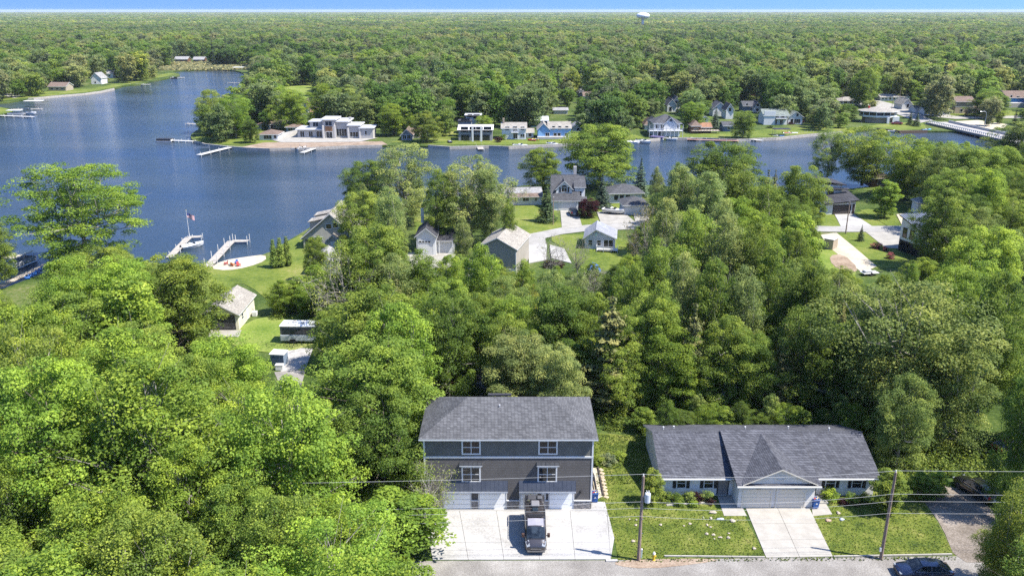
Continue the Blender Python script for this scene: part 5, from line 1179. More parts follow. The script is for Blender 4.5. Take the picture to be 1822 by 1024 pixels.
g, W = house('back_shed', 'low shed with mottled roof partly hidden behind the duplex ridge', 843, 707, 900, 707, 'shed'); gable_walls(g, 0, W, 0, 4, 2.2, 1.0, 'x', S_GREY); gable_roof(g, 0, W, 0, 4, 2.2, 1.0, 'x', .2, .2, SH_BROWN, OFFW)
g, W = house('cottage', 'pale building glimpsed between trees right of the tall pale tree', 862, 372, 900, 372); gable_walls(g, 0, W, 0, 7, 3.2, 1.8, 'x', STUCCO); gable_roof(g, 0, W, 0, 7, 3.2, 1.8, 'x', .3, .3, SH_LIGHT, WHITE); window(g, W/2, 0, 1, 1.5, 1.1, 'f', 2)

# equipment pad beside the bus: two slabs and a utility cabinet
slab_grid('parking_pad', 'cracked grey concrete parking pad below the parked bus', [(500,662),(544,655),(557,620),(492,618)], 2, 1, .07, pm('stained concrete', (.38,.36,.33), (.24,.23,.22), 1.2, .9), cat='parking pad')
sheet('gravel_patch', GRAVEL, [(488,662),(545,655),(535,690),(500,690)], .05)
c = thing('hot_tub_shed', 'blue-grey cabinet with white top standing on the parking pad', 'cabinet', (*at(482,650),0), R(-6))
boxpart(c, 'body', 0, 2.0, 0, 1.6, 0, 1.7, pm('blue grey paint', (.17,.22,.29)), .04); boxpart(c, 'lid', -.1, 2.1, -.1, 1.7, 1.7, 1.85, WHITE, .03)
for x in (.25, .9, 1.5): boxpart(c, 'door', x, x+.45, -.04, 0.0, .15, 1.5, pm('dark blue door', (.05,.08,.13)))
c = thing('box', 'white plastic box standing before the blue-grey cabinet', 'box', (*at(490,659),0), 0); boxpart(c, 'body', 0, 1.1, 0, .7, 0, .75, WHITE, .05); boxpart(c, 'lid', -.04, 1.14, -.04, .74, .752, .83, OFFW, .03)
# ------------------------------------------------------------ houses along the far shore
def fh(name, label, u0, u1, vb, ve, vt, d=8, mw=None, mr=None, mt=None, roof='gx', wins=(), cat='house', group=None, over=.45, root=None, part='', off=0):
    """far house block from its base line (u0..u1, vb), eave row ve, roof-top row vt; wins are (fraction, z, w, h, cols)"""
    a = at(u0, vb); b = at(u1, vb); W = b[0]-a[0]; Y = a[1]; h = max(1.8, zat(ve, Y)); rt = zat(vt, Y+(d/2 if roof in ('gx','hip') else 0 if roof == 'gy' else d if roof == 'shed' else 0)); rise = max(.5, rt-h)
    if root is None: root = thing(name, label, cat, (a[0], a[1], 0), 0, group)
    ox, oy = a[0]-root.location.x, a[1]-root.location.y+off; mw = mw or S_WHITE; mr = mr or SH_GREY; mt = mt or WHITE
    n_w, n_r = (part+'_wall' if part else 'wall'), (part+'_roof' if part else 'roof')
    if roof in ('gx','gy'): gable_walls(root, ox, ox+W, oy, oy+d, h, rise, roof[1], mw, n_w); gable_roof(root, ox, ox+W, oy, oy+d, h, rise, roof[1], over, over, mr, mt, .22, n_r)
    else:
        boxpart(root, n_w, ox, ox+W, oy, oy+d, -.05, h, mw)
        if roof == 'hip': hip_roof(root, ox, ox+W, oy, oy+d, h, rise, over, mr, mt, .22, n_r)
        elif roof == 'flat': flat_roof(root, ox, ox+W, oy, oy+d, h, over, .35, mr if mr != SH_GREY else FLATROOF, mt, n_r)
        elif roof == 'shed': shed_roof(root, ox, ox+W, oy, oy+d, h, h+rise, over, .22, mr, mt, n_r)
    for q in wins: window(root, ox+W*q[0], oy, q[1], q[2], q[3], 'f', q[4] if len(q) > 4 else 1, 1, trim=q[5] if len(q) > 5 else WHITE, t=.12)
    root['W'] = W; root['hh'] = h
    return root
# contemporary house
r = fh('contemporary_house', 'long white contemporary house with flat roofs, wood tower and big dark windows', 530, 577, 245.5, 231, 231, 9, STUCCO, roof='flat', wins=((.18,.4,1.6,2.2,2),(.5,.4,1.6,2.2,2),(.82,.4,2.2,2.2,2)), over=.7)
fh('', '', 553, 576, 243.5, 217, 217, 7, STUCCO, roof='flat', wins=((.45,4.1,2.2,1.8,2),), root=r, part='upper')
fh('', '', 576, 597, 246.5, 213.5, 213.5, 9, STUCCO, roof='flat', wins=((.5,5.0,2.6,1.7,2),(.5,.3,2.4,2.3,2)), root=r, part='tower', over=.8)
ox = at(580,246.5)[0]-r.location.x; oy = at(580,246.5)[1]-r.location.y; boxpart(r, 'wood_panel', ox, at(592.5,246.5)[0]-r.location.x, oy-.05, oy+.0, 2.9, 4.8, BARNW)
fh('', '', 597, 620, 245.5, 217, 217, 10, STUCCO, roof='flat', wins=((.5,.7,4.0,2.9,4),), root=r, part='middle', over=.6)
fh('', '', 621, 641, 246.5, 224, 224, 9, STUCCO, roof='flat', wins=((.48,.7,3.2,1.9,3),), root=r, part='right', over=.5)
fh('', '', 641.5, 664, 247, 228.5, 228.5, 8, STUCCO, roof='flat', wins=((.45,1.5,.7,1.6,1),), root=r, part='end', over=.5)
for u in (576.2, 597, 620.5, 641): a = at(u, 247); boxpart(r, 'stone_pier', a[0]-r.location.x-.3, a[0]-r.location.x+.3, a[1]-r.location.y-.3, a[1]-r.location.y+.2, 0, 5.2 if u < 620 else 4.2, pm('pale pier', (.6,.56,.5)))
boxpart(r, 'chimney', at(626,240)[0]-r.location.x, at(626,240)[0]-r.location.x+.9, 4, 4.9, 5.5, 7.6, STUCCO)
P = [at(497,247), at(533,238.5)]; m = MB(); dv = (Vector(P[1])-Vector(P[0])); n_ = Vector((-dv.y,dv.x)).normalized()*.2; m.prism([(Vector(P[0])+n_)[:],(Vector(P[1])+n_)[:],(Vector(P[1])-n_)[:],(Vector(P[0])-n_)[:]], 0, 1.9); tag(m.build('white_wall', STUCCO), 'white garden wall left of the contemporary house', 'wall')
# peninsula
fh('cottage', 'brown cottage under the two trees on the peninsula tip', 396, 420, 242, 233, 227, 7, S_BROWN, SH_BROWN, roof='gx', wins=((.5,1,1.6,1,2),))
fh('cottage', 'upper grey-white cottage with brown hip roof on the peninsula', 458, 480, 230, 224, 216, 8, S_LGREY, SH_BROWN, roof='hip', wins=((.5,.9,1.8,1,2),))
fh('cottage', 'front white cottage with brown hip roof on the peninsula', 462, 495, 249.5, 240, 231, 8, S_WHITE, SH_BROWN, roof='hip', wins=((.45,.5,3.0,1.4,3),(.85,.8,1.0,1.2,1)))
fh('cottage', 'tan cottage with long brown roof behind the front white cottage', 486, 505, 229, 223, 215.5, 8, S_TAN, SH_BROWN, roof='gx', wins=((.5,.9,1.4,1,2),))
fh('cottage', 'slate grey cottage left of the contemporary house', 509, 532, 236, 227, 220.5, 8, S_SLATE, SH_BROWN, roof='hip', wins=((.35,.7,1.8,1.3,2),(.75,.8,1.2,1.2,1)))
fh('cottage', 'small white cottage with orange roof behind the contemporary house', 553, 574, 207, 203, 195, 7, S_WHITE, SH_ORANGE, roof='gx', wins=((.3,.9,1.2,1,1),(.7,.9,1.2,1,1)))
fh('white_barn', 'pale steep building among trees left of the orange-roofed cottage', 536, 549, 204, 192, 180, 9, S_WHITE, SH_BROWN, roof='gy', wins=((.5,1,1.2,1.2,1),))
# brown lakeside cottage
r = fh('cottage', 'brown-roofed cottage with dark glazed porch at the water', 714, 733, 250, 240.5, 231, 9, S_GREY, SH_BROWN, roof='gy', wins=((.3,.6,1.4,1.5,2),(.72,.6,1.4,1.5,2)))
fh('', '', 727, 746, 246, 237, 228, 8, S_CREAM, SH_BROWN, roof='gx', wins=((.6,.9,1.2,1.1,1),), root=r, part='side')
# grey modern house
r = fh('modern_house', 'grey three-level modern house with pale sloping roof and glass front above the water', 816, 876, 250.5, 232, 223, 7, S_GREY, pm('pale membrane', (.55,.54,.52), (.48,.47,.46), .8, .7), BLACK, 'shed', ((.18,3.4,2.6,1.9,3,BLACK),(.42,3.4,2.2,1.9,2,BLACK),(.62,3.4,2.4,1.9,2,BLACK),(.86,3.4,2.8,1.9,2,BLACK),(.2,.3,3,1.9,3,BLACK),(.5,.3,3,1.9,3,BLACK),(.8,.3,3,1.9,3,BLACK)))
fh('', '', 816, 839, 244, 216.5, 216.5, 5, S_GREY, SH_CHAR, BLACK, 'flat', ((.55,6.3,3.2,1.0,3,BLACK),), root=r, part='left_upper', over=.3)
fh('', '', 829, 855, 238, 206.5, 206.5, 6, S_LGREY, FLATROOF, BLACK, 'flat', ((.3,6.8,1.8,1.0,1,BLACK),(.75,6.2,2.4,1.6,2,BLACK)), root=r, part='back_upper', over=.6)
for u in (841, 856.5): a = at(u, 252); boxpart(r, 'pier', a[0]-r.location.x-.35, a[0]-r.location.x+.35, a[1]-r.location.y-.1, a[1]-r.location.y+.5, 0, 5.3, OFFW)
# white cottage + blue houses
r = fh('white_cottage', 'two-storey white cottage with tan roof and small balcony left of the blue house', 893, 936, 248, 228.5, 218.5, 8, S_WHITE, SH_TAN, roof='gx', wins=((.22,3.6,1.6,1.3,2),(.54,3.3,1.6,1.7,2),(.85,3.6,1.4,1.3,2),(.56,.3,1.6,2.1,2),(.85,.9,1.6,1.1,2)))
o_ = r; boxpart(o_, 'balcony', 3.6, 6.6, -1.2, -.02, 2.7, 2.85, WHITE); 
for x in (3.6, 4.35, 5.1, 5.85, 6.5): boxpart(o_, 'baluster', x, x+.1, -1.2, -1.1, 2.86, 3.7, WHITE)
boxpart(o_, 'rail', 3.6, 6.6, -1.2, -1.1, 3.7, 3.8, WHITE); boxpart(o_, 'chimney', .3, 1.0, 3, 3.8, 5.5, 7.8, BRICKISH)
fh('boathouse', 'small grey shed between the white cottage and the light blue house', 937, 949, 245, 236, 229, 6, S_LGREY, SH_TAN, roof='gx', wins=((.5,.5,1.2,1.6,1),), cat='shed')
fh('blue_house', 'deep blue house with pale metal roof behind the light blue one', 943, 975, 226, 215, 207.5, 13, S_DBLUE, pm('pale metal roof', (.55,.57,.6), None, 1, .4), roof='gx', wins=((.3,1.5,.8,.8,1),), over=.4)
r = fh('light_blue_house', 'two-storey light blue house with tan roofs and white base at the water', 976, 1015, 246, 228, 217, 8, S_BLUE, SH_TAN, roof='gx', wins=((.22,3.4,1.1,1.3,1),(.5,3.4,1.1,1.3,1),(.82,3.4,1.1,1.3,1),(.3,.5,1.2,1.5,1),(.48,.5,1.2,1.5,1),(.82,.5,1.3,1.5,2)))
fh('', '', 957, 977, 246.5, 230, 220, 8, S_BLUE, SH_TAN, roof='gy', wins=((.85,.5,1.5,1.7,2),), root=r, part='left')
boxpart(r, 'terrace', -4.5, 9.5, -2.5, -.3, 0, .9, STUCCO)
fh('cottage', 'pale-roofed cottage peeping over the big lakeside tree', 1017, 1040, 236, 228, 219, 8, S_LGREY, SH_LIGHT, roof='gy', wins=((.5,.9,1.2,1.0,1),))
fh('dark_bungalow', 'low dark bungalow under the trees left of the wraparound-porch house', 1093, 1120, 241, 232, 228, 7, S_BROWN, SH_TAN, roof='gx', wins=((.3,.7,1.6,1.2,2),(.7,.7,1.6,1.2,2)))
# wraparound porch house
r = fh('porch_house', 'white two-storey house with grey dormered roof and wraparound porches above the water', 1163, 1209, 243, 220, 204, 10, S_WHITE, SH_GREY, roof='hip', wins=tuple((x,3.1,1.2,1.5,2) for x in (.12,.32,.5,.68,.88))+tuple((x,.3,1.2,1.7,2) for x in (.2,.4,.58,.8)), over=.7)
Wp = r['W']; fh('', '', 1180, 1204, 243.5, 221, 209.5, 6, S_WHITE, SH_GREY, roof='gy', wins=((.5,6.0,1.1,1.0,2),), root=r, part='gable')
fh('', '', 1157, 1168, 238, 219, 208, 8, S_WHITE, SH_GREY, roof='hip', wins=((.5,3.4,1,1.2,1),), root=r, part='turret')
boxpart(r, 'porch_deck', -2.2, Wp+.8, -2.2, -.05, 2.4, 2.6, WHITE); boxpart(r, 'porch_rail', -2.2, Wp+.8, -2.2, -2.1, 3.4, 3.5, WHITE)
for i in range(9): boxpart(r, 'porch_post', -2.2+i*(Wp+2.9)/8, -2.05+i*(Wp+2.9)/8, -2.2, -2.05, 0, 5.0, WHITE)
for i in range(34): boxpart(r, 'baluster', -2.1+i*(Wp+2.7)/33, -2.03+i*(Wp+2.7)/33, -2.18, -2.12, 2.6, 3.4, WHITE)
fh('cottage', 'small brown-roofed cottage left of the wraparound-porch house', 1147, 1163, 231, 223, 208+1, 7, S_WHITE, SH_BROWN, roof='hip', wins=((.5,.8,1.2,1,1),))
r = fh('chapel_house', 'steep narrow white house standing high behind the wraparound-porch house', 1187, 1203, 199.5, 187, 177, 10, S_WHITE, SH_GREY, roof='gy', wins=((.35,.4,1.3,2.2,1),)); fh('', '', 1196, 1210, 194, 182, 172, 7, S_WHITE, SH_GREY, roof='gy', wins=((.5,3,1.0,1.2,1),), root=r, part='wing')
r = fh('cottage', 'brown cottage with tan-orange roof and lake deck under a green tree', 1245, 1265, 236, 226.5, 219, 7, S_BROWN, SH_ORANGE, roof='gx', wins=((.3,.7,1.3,1.2,2),(.7,.7,1.3,1.2,2)))
fh('', '', 1230, 1246, 237, 225, 214, 7, S_BROWN, SH_BROWN, roof='hip', wins=((.5,.7,1.6,1.2,2),), root=r, part='left'); boxpart(r, 'deck', -4.0, 7.5, -3.2, -.1, 1.0, 1.2, WOOD)
for i in range(10): boxpart(r, 'deck_post', -3.9+i*1.22, -3.78+i*1.22, -3.2, -3.08, 0, 2.0, DARKW)
fh('cottage', 'tiny white cottage behind the brown decked cottage', 1248, 1260, 218, 213, 207, 6, S_WHITE, SH_GREY, roof='gy', wins=((.5,.9,.9,1,1),))
r = fh('twin_gable_house', 'white house with two peaked gables right of the small dark spruce', 1268, 1292, 207, 193, 182.5, 9, S_WHITE, SH_GREY, roof='gy', wins=((.7,3.2,1,1.4,1),(.75,.6,1,1.4,1))); fh('', '', 1291, 1304, 212, 195, 185, 8, S_WHITE, SH_BROWN, roof='gy', wins=((.5,3.6,1.2,1.6,1),), root=r, part='right')
r = fh('slate_house', 'slate blue house with white gable and grey roof in front of the maroon tree', 1322, 1342, 199, 188.5, 180.5, 8, S_SLATE, SH_GREY, roof='gx', wins=((.3,3,1,1.1,1),(.7,.7,1,1.1,1))); fh('', '', 1340, 1354, 200, 190.5, 181.5, 8, S_WHITE, SH_GREY, roof='gy', wins=((.5,3,1,1.2,1),(.5,.5,1.2,1.3,1)), root=r, part='right')
fh('boathouse', 'purple-grey shed with sagging roof on the green lawn', 1287, 1305, 234, 224, 217, 7, S_SLATE, SH_GREY, roof='gx', wins=((.5,.9,1,1,1),), cat='shed')
r = fh('green_gable_house', 'white lake house with green gable trim, big blank wall and grey-green roof', 1359, 1400, 222, 205, 194.5, 9, S_WHITE, shingle('grey green shingles', (.22,.25,.22),(.14,.16,.14)), roof='gx', wins=((.55,3.1,1.3,1.4,2),(.78,3.1,1.3,1.4,2),(.5,.3,1.2,1.9,2),(.75,.3,1.2,1.9,2)), over=.8)
fh('', '', 1402, 1427, 221.5, 208, 199, 8, S_WHITE, MATS['grey green shingles'], roof='gy', wins=((.25,.5,1.2,2,1),(.62,.5,2.6,1.8,3),(.6,3.6,1.0,1.1,1)), root=r, part='right', over=.5)
boxpart(r, 'blank_wall', -.3, 4.6, -.6, -.05, 0, 6.0, WHITE); boxpart(r, 'deck', 4.8, 9.6, -1.4, -.06, 2.7, 2.9, WHITE)
fh('barn', 'tan-roofed pale barn behind the green-gabled house', 1400, 1418, 196, 184, 176, 10, S_CREAM, SH_TAN, roof='gy', wins=((.5,2.5,1,1,1),), cat='barn')
fh('bungalow', 'white bungalow with round-topped windows and pale roof below the big green tree', 1492, 1530, 186.5, 180, 173, 9, S_WHITE, SH_TAN, roof='hip', wins=((.12,.8,1.2,1.6,2),(.32,.8,1.6,1.6,2),(.55,.8,1,1.6,1),(.8,.8,1.6,1.6,2)))
# hexagonal house
a = at(1565, 218); Rr = 6.3; hx = thing('hexagonal_house', 'hexagonal white-banded house with grey roof and a ring of dark glass at the bridge', 'house', (a[0], a[1]+3, 0))
def ring(r_, n=8, ph=pi/8): return [(cos(2*pi*i/n+ph)*r_*1.3, sin(2*pi*i/n+ph)*r_) for i in range(n)]
m = MB(); m.prism(ring(Rr-1.2), -.05, 2.5); m.build('lower_wall', BRICKISH, hx); m = MB(); m.prism(ring(Rr), 2.5, 3.3); m.build('balcony_band', WHITE, hx); m = MB(); m.prism(ring(Rr-.25), 3.3, 4.8); m.build('window_band', GLASS, hx)
m = MB(); b_ = ring(Rr+.9); m.add([(x,y,4.8) for x,y in b_]+[(x,y,5.05) for x,y in b_]+[(0,0,7.0)], [tuple(range(7,-1,-1))]+[(i,(i+1)%8,8+(i+1)%8,8+i) for i in range(8)], 1); m.add([(x,y,5.055) for x,y in b_]+[(0,0,7.0)], [(i,(i+1)%8,8) for i in range(8)], 0); m.build('roof', [SH_TAN, WHITE], hx)
for i, (x, y) in enumerate(ring(Rr-.05, 16, 0)): boxpart(hx, 'mullion', x-.1, x+.1, y-.1, y+.1, 3.3, 4.8, WHITE)
boxpart(hx, 'chimney', -4.6, -3.9, 0, .7, 5, 7.0, REDP); boxpart(hx, 'stair', 1.6, 2.6, -6.8, -5.6, 0, 2.6, WHITE); boxpart(hx, 'side_wing', 5.5, 8.5, -3.5, 1.5, 0, 2.6, WHITE)
fh('house', 'grey-roofed pale house farthest up the street by the dark pines', 1567, 1592, 169.5, 163, 155.5, 9, S_LGREY, SH_LIGHT, roof='gy', wins=((.5,.8,1.2,1,1),)); fh('house', 'white row house with tan roof on the street before the grey one', 1566, 1595, 179.5, 173, 168, 8, S_WHITE, SH_TAN, roof='gx', wins=((.15,.7,.9,1,1),(.35,.7,.9,1,1),(.6,.7,.9,1,1),(.85,.7,.9,1,1)))
fh('house', 'white house right of the row house with low tan roof', 1597, 1618, 179.5, 173, 168.5, 8, S_WHITE, SH_TAN, roof='gx', wins=((.5,.7,1.2,1,1),))
g2 = fh('arched_garage', 'white garage with dark arched gable on the street corner', 1604, 1621, 195, 185, 176, 9, S_WHITE, SH_TAN, roof='gy', wins=((.6,.9,1.1,1.8,1),)); boxpart(g2, 'side_door', 4.4, 5.6, -.1, 0, 0, 2.1, pm('navy door', (.03,.03,.14)))
fh('white_house', 'long white building hidden behind trees along the bridge road', 1645, 1690, 204, 197, 192, 7, S_WHITE, SH_LIGHT, roof='gx', wins=((.2,.8,1.2,1,1),(.5,.8,1.2,1,1),(.8,.8,1.2,1,1)))
r = fh('tan_house', 'two-storey tan house with grey roof between two big trees', 1698, 1731, 202.5, 181, 172, 9, S_TAN, SH_BROWN, roof='gx', wins=((.35,.9,1.2,1.4,1),(.85,.5,2.0,2.0,2))); boxpart(r, 'floor_band', -.05, r['W']+.05, -.06, .0, 3.3, 3.55, OFFW)
r = fh('blue_house', 'bright blue house with white trimmed windows at the right edge', 1790, 1850, 190, 174, 162, 12, siding('bright blue siding', (.02,.16,.42)), SH_BROWN, roof='gx', wins=((.1,4.6,.9,1.3,1),(.3,4.2,1.5,1.2,2),(.5,4.2,1,1,1),(.3,1.2,1.4,1,2))); boxpart(r, 'white_porch', -1, r['W'], -4, -.05, 0, 2.3, STUCCO)
# far left shore
fh('white_house', 'white gabled house on the far left shore right of the yellow willow', 163, 181, 150, 139, 130, 9, S_WHITE, SH_LIGHT, roof='gy', wins=((.4,.8,1.2,1,1),)); fh('white_house', 'small white house with grey roof behind the far-left lawn', 189, 202, 139, 131, 125, 8, S_WHITE, SH_LIGHT, roof='gx', wins=((.5,1,1.2,1,1),))
fh('ranch_house', 'long brown-roofed house under willows on the far left shore', 87, 118, 162, 154, 147, 9, S_TAN, SH_BROWN, roof='gx', wins=((.2,.8,1.6,1.1,2),(.5,.8,1.6,1.1,2),(.8,.8,1.6,1.1,2))); fh('ranch_house', 'pale low house between the willows and the left frame edge', 76, 92, 150, 144, 139, 9, S_LGREY, SH_LIGHT, roof='gx')
fh('far_house', 'left one of two low houses behind the marsh', 311, 334, 111, 105.5, 101, 9, S_BROWN, SH_LIGHT, roof='gx', wins=((.3,.8,2,1.2,2),(.7,.8,2,1.2,2))); fh('far_house', 'right one of two low houses behind the marsh', 344, 363, 111.5, 106, 101.5, 9, S_BROWN, SH_LIGHT, roof='gx', wins=((.3,.8,2,1.2,2),(.7,.8,2,1.2,2)))
fh('far_house', 'pale roof among the forest above the twin-roof gap', 985, 1010, 203, 197, 192, 8, S_LGREY, SH_LIGHT, roof='gx'); fh('far_house', 'grey roof glimpsed in the forest centre', 1026, 1040, 171, 165, 158, 8, S_LGREY, SH_LIGHT, roof='gx'); fh('far_house', 'mauve roof glimpsed below the grey forest roof', 1038, 1055, 177, 171, 164, 8, S_LGREY, SH_BROWN, roof='gx')

fh('cottage', 'small white cottage right of the barn behind the lakeshore lawn', 1468, 1484, 204, 198, 193, 7, S_WHITE, SH_LIGHT, roof='gx', wins=((.5,.8,1.2,1,1),)); fh('garage', 'white garage with tan roof under the tree on the bridge road', 1628, 1645, 201, 194, 188, 7, S_WHITE, SH_TAN, roof='gx', wins=((.5,.8,1.2,1,1),))
fh('cottage', 'pale cottage right of the tan house behind the dense leaning tree', 1738, 1756, 203, 196, 190, 7, S_LGREY, SH_BROWN, roof='gx', wins=((.5,.8,1.2,1,1),)); fh('cottage', 'white cottage high among trees between the chapel-like house and twin gables', 1222, 1238, 205, 198, 191, 7, S_WHITE, SH_GREY, roof='gy', wins=((.5,.8,1,1,1),))
# ------------------------------------------------------------ bridge
A1, A2 = Vector((*at(1652,222),0)), Vector((*at(1806,257.5),0)); B1, B2 = Vector((*at(1675,216.5),0)), Vector((*at(1822,248.5),0))
dv = (A2-A1).normalized(); nv = Vector((-dv.y, dv.x, 0)); Lb = (A2-A1).length; 
br = thing('road_bridge', 'pale concrete road bridge with white baluster rail crossing the channel at right', 'bridge', A1, math.atan2(dv.y, dv.x)); wid = 9.5
zt = .9
boxpart(br, 'deck', -2, Lb, 0, wid, zt-.5, zt, pm('bridge concrete', (.34,.32,.29), (.27,.25,.23), .3, .9)); boxpart(br, 'girder', 0, Lb, .4, wid-.4, zt-1.0, zt-.503, pm('girder grey', (.16,.17,.19)))
boxpart(br, 'lane_line', 0, Lb, wid/2+.6, wid/2+.8, zt+.003, zt+.012, pm('dark joint', (.12,.12,.12)))
mb = MB(); mb.box(0,.28,0,.28,0,.85); bal = mb.mesh('bridge baluster', OFFW)
nb_ = 44
for i in range(nb_): put('baluster', bal, br, (i*Lb/nb_, .02, zt))
boxpart(br, 'rail', 0, Lb, .0, .34, zt+.86, zt+1.06, OFFW); boxpart(br, 'far_rail', 0, Lb, wid-.4, wid-.1, zt, zt+1.0, pm('rail grey', (.42,.42,.40)))
for x in (Lb*.28, Lb*.55, Lb*.82):
    for y in (1.2, 4.7, 8.2): 
        mm = MB(); mm.tube([(x,y,-2.4),(x,y,zt-1.0)], .35, 10); mm.build('pier', CONC2, br)
boxpart(br, 'abutment', -2.5, .6, -.3, wid+.3, -1.5, zt-.52, CONC2)

# ------------------------------------------------------------ water tower
x, y = at(1144, 29, 33); wt = thing('water_tower', 'white round water tower rising over the forest below the horizon', 'water tower', (x, y, 0)); rad = 12.5*y/1450*.9
m = MB(); m.lathe([(rad*.2,0),(rad*.16,20),(rad*.22,26),(rad*.6,27.5),(rad*.93,30.5),(rad,34),(rad*.93,37.5),(rad*.6,40.5),(rad*.2,42),(.3,42.4)], 24); m.build('tank', pm('tower white', (.75,.76,.76), None, .05, .5), wt, smooth=True); wt.scale = (1,1,1)
m = MB(); m.lathe([(.4,0),(.4,1.6),(.0,1.8)], 8); m.build('cap_light', REDP, wt, loc=(0,0,42.4))
x, y = at(808, 17.5, 30); wt2 = thing('water_tower', 'tiny reddish tower on the horizon left of centre', 'tower', (x, y, 0)); m = MB(); m.lathe([(6,0),(4,26),(9,30),(10,38),(6,44),(1,48)], 12); m.build('tank', pm('faded red', (.5,.3,.28)), wt2, smooth=True)
# ------------------------------------------------------------ vehicles
def car_paint(name, c, rough=.18):
    if name in MATS: return MATS[name]
    m = pm(name, c, tuple(x*.93 for x in c), .7, rough, metal=.35, coat=1.0, spec=.6); return m
CHROME = pm('chrome trim', (.75,.76,.78), None, 3, .12, metal=1); RIM = pm('alloy rim', (.42,.43,.45), None, 5, .3, metal=.8); CGLASS = glass('car glass', (.018,.024,.03), .03)
LAMPG = pm('clear lamp', (.26,.28,.30), None, 3, .12); TAILR = pm('tail lamp red', (.35,.01,.012), None, 3, .15)
def loft(root, name, st, mat, smooth=True, n=None):
    """st: list of (x, halfwidth, z_bottom, z_top[, shoulder]) cross-sections joined into a shell"""
    m = MB(); rows = []
    for s in st:
        x, w, zb, zt = s[:4]; sh = s[4] if len(s) > 4 else .86; zm = zb+(zt-zb)*.55; cr = .035
        P = [(0,zb),(w*.82,zb),(w*.97,zb+.10),(w,zb+(zt-zb)*.3),(w,zm),(w*(sh+.1),zt-(zt-zb)*.12),(w*sh,zt-.01),(w*sh*.5,zt+cr*.8),(0,zt+cr)]
        P = P+[(-y,z) for y,z in P[-2:0:-1]]; rows.append([(x,y,z) for y,z in P])
    k = len(rows[0]); b = 0; m.v = [p for r in rows for p in r]
    for i in range(len(rows)-1):
        for j in range(k):
            m.f.append((i*k+j, i*k+(j+1)%k, (i+1)*k+(j+1)%k, (i+1)*k+j)); m.m.append(0)
    m.f.append(tuple(range(k-1,-1,-1))); m.m.append(0); m.f.append(tuple((len(rows)-1)*k+j for j in range(k))); m.m.append(0)
    return m.build(name, mat, root, smooth)
def wheels(root, xs, tr, r=.33, w=.22):
    t = MB(); t.lathe([(r*.6,-w/2),(r*.92,-w/2),(r,-w/2+.03),(r,w/2-.03),(r*.92,w/2),(r*.6,w/2)], 18); tm = t.mesh('tyre', RUBBER)
    q = MB(); q.lathe([(0.02,-w*.44),(r*.62,-w*.42),(r*.62,w*.42),(.02,w*.44)], 12)
    for i in range(5):
        a = 2*pi*i/5; q.box(-.03,.03,-.01,.01,-.01,.01)
    rm = q.mesh('rim', RIM)
    for x in xs:
        for s in (-1, 1): 
            o = put('wheel', tm, root, (x, s*(tr-w/2), r), (pi/2,0,0)); o['kind_part'] = 'tyre'; del o['kind_part']; put('rim', rm, o)
def greenhouse(root, P, w0, w1, zb, paint, roof_i):
    """P: side outline (x,z) from rear foot over roof to front foot; glass shell, painted roof skin, pillars"""
    m = MB(); L_ = [(x, w0 if i in (0,len(P)-1) else w1, z) for i,(x,z) in enumerate(P)]; n = len(L_)
    m.v = [(x,y,z) for x,y,z in L_]+[(x,-y,z) for x,y,z in L_]
    for i in range(n-1): m.f.append((i,i+1,n+i+1,n+i)); m.m.append(0)
    m.f.append(tuple(range(n-1,-1,-1))); m.m.append(0); m.f.append(tuple(range(n,2*n))); m.m.append(0)
    m.build('windows', CGLASS, root)
    a, b = roof_i; m = MB(); R_ = [(P[i][0], P[i][1]) for i in range(a, b+1)]; k = len(R_)
    vs = []
    for x, z in R_: vs += [(x,-w1-.012,z+.012),(x,-w1*.55,z+.05),(x,0,z+.062),(x,w1*.55,z+.05),(x,w1+.012,z+.012)]
    m.v = vs; 
    for i in range(k-1):
        for j in range(4): m.f.append((i*5+j, (i+1)*5+j, (i+1)*5+j+1, i*5+j+1)); m.m.append(0)
    for i in range(k-1):
        m.add([(R_[i][0],s*(w1+.012),R_[i][1]+.012) for s in (-1,)]+[(R_[i+1][0],-w1-.012,R_[i+1][1]+.012),(R_[i+1][0],-w1-.01,R_[i+1][1]-.05),(R_[i][0],-w1-.01,R_[i][1]-.05)], [(0,3,2,1)]); m.add([(R_[i][0],w1+.012,R_[i][1]+.012),(R_[i+1][0],w1+.012,R_[i+1][1]+.012),(R_[i+1][0],w1+.01,R_[i+1][1]-.05),(R_[i][0],w1+.01,R_[i][1]-.05)], [(0,1,2,3)])
    m.build('roof', paint, root, True)
    m = MB()
    for s in (-1, 1):
        for i in (0, n-2):
            p, q = P[i], P[i+1]; wp = w0 if i == 0 else w1; wq = w1 if i == 0 else w0
            m.tube([(p[0],s*(wp+.004),p[1]),(q[0],s*(wq+.004),q[1])], .035, 5)
        mid = sum(P[i][0] for i in (a, b))/2; m.tube([(mid,s*(w0+.005),zb),(mid,s*(w1+.008),max(z for _,z in P)-.02)], .03, 5)
    m.build('pillars', paint, root)
def mirror_pair(root, x, w, z, mat):
    for s in (-1, 1): m = MB(); m.bbox(x-.07,x+.07,s*w-.02 if s>0 else s*w-.2,s*w+.2 if s>0 else s*w+.02,z,z+.15,.03); m.build('mirror', mat, root)
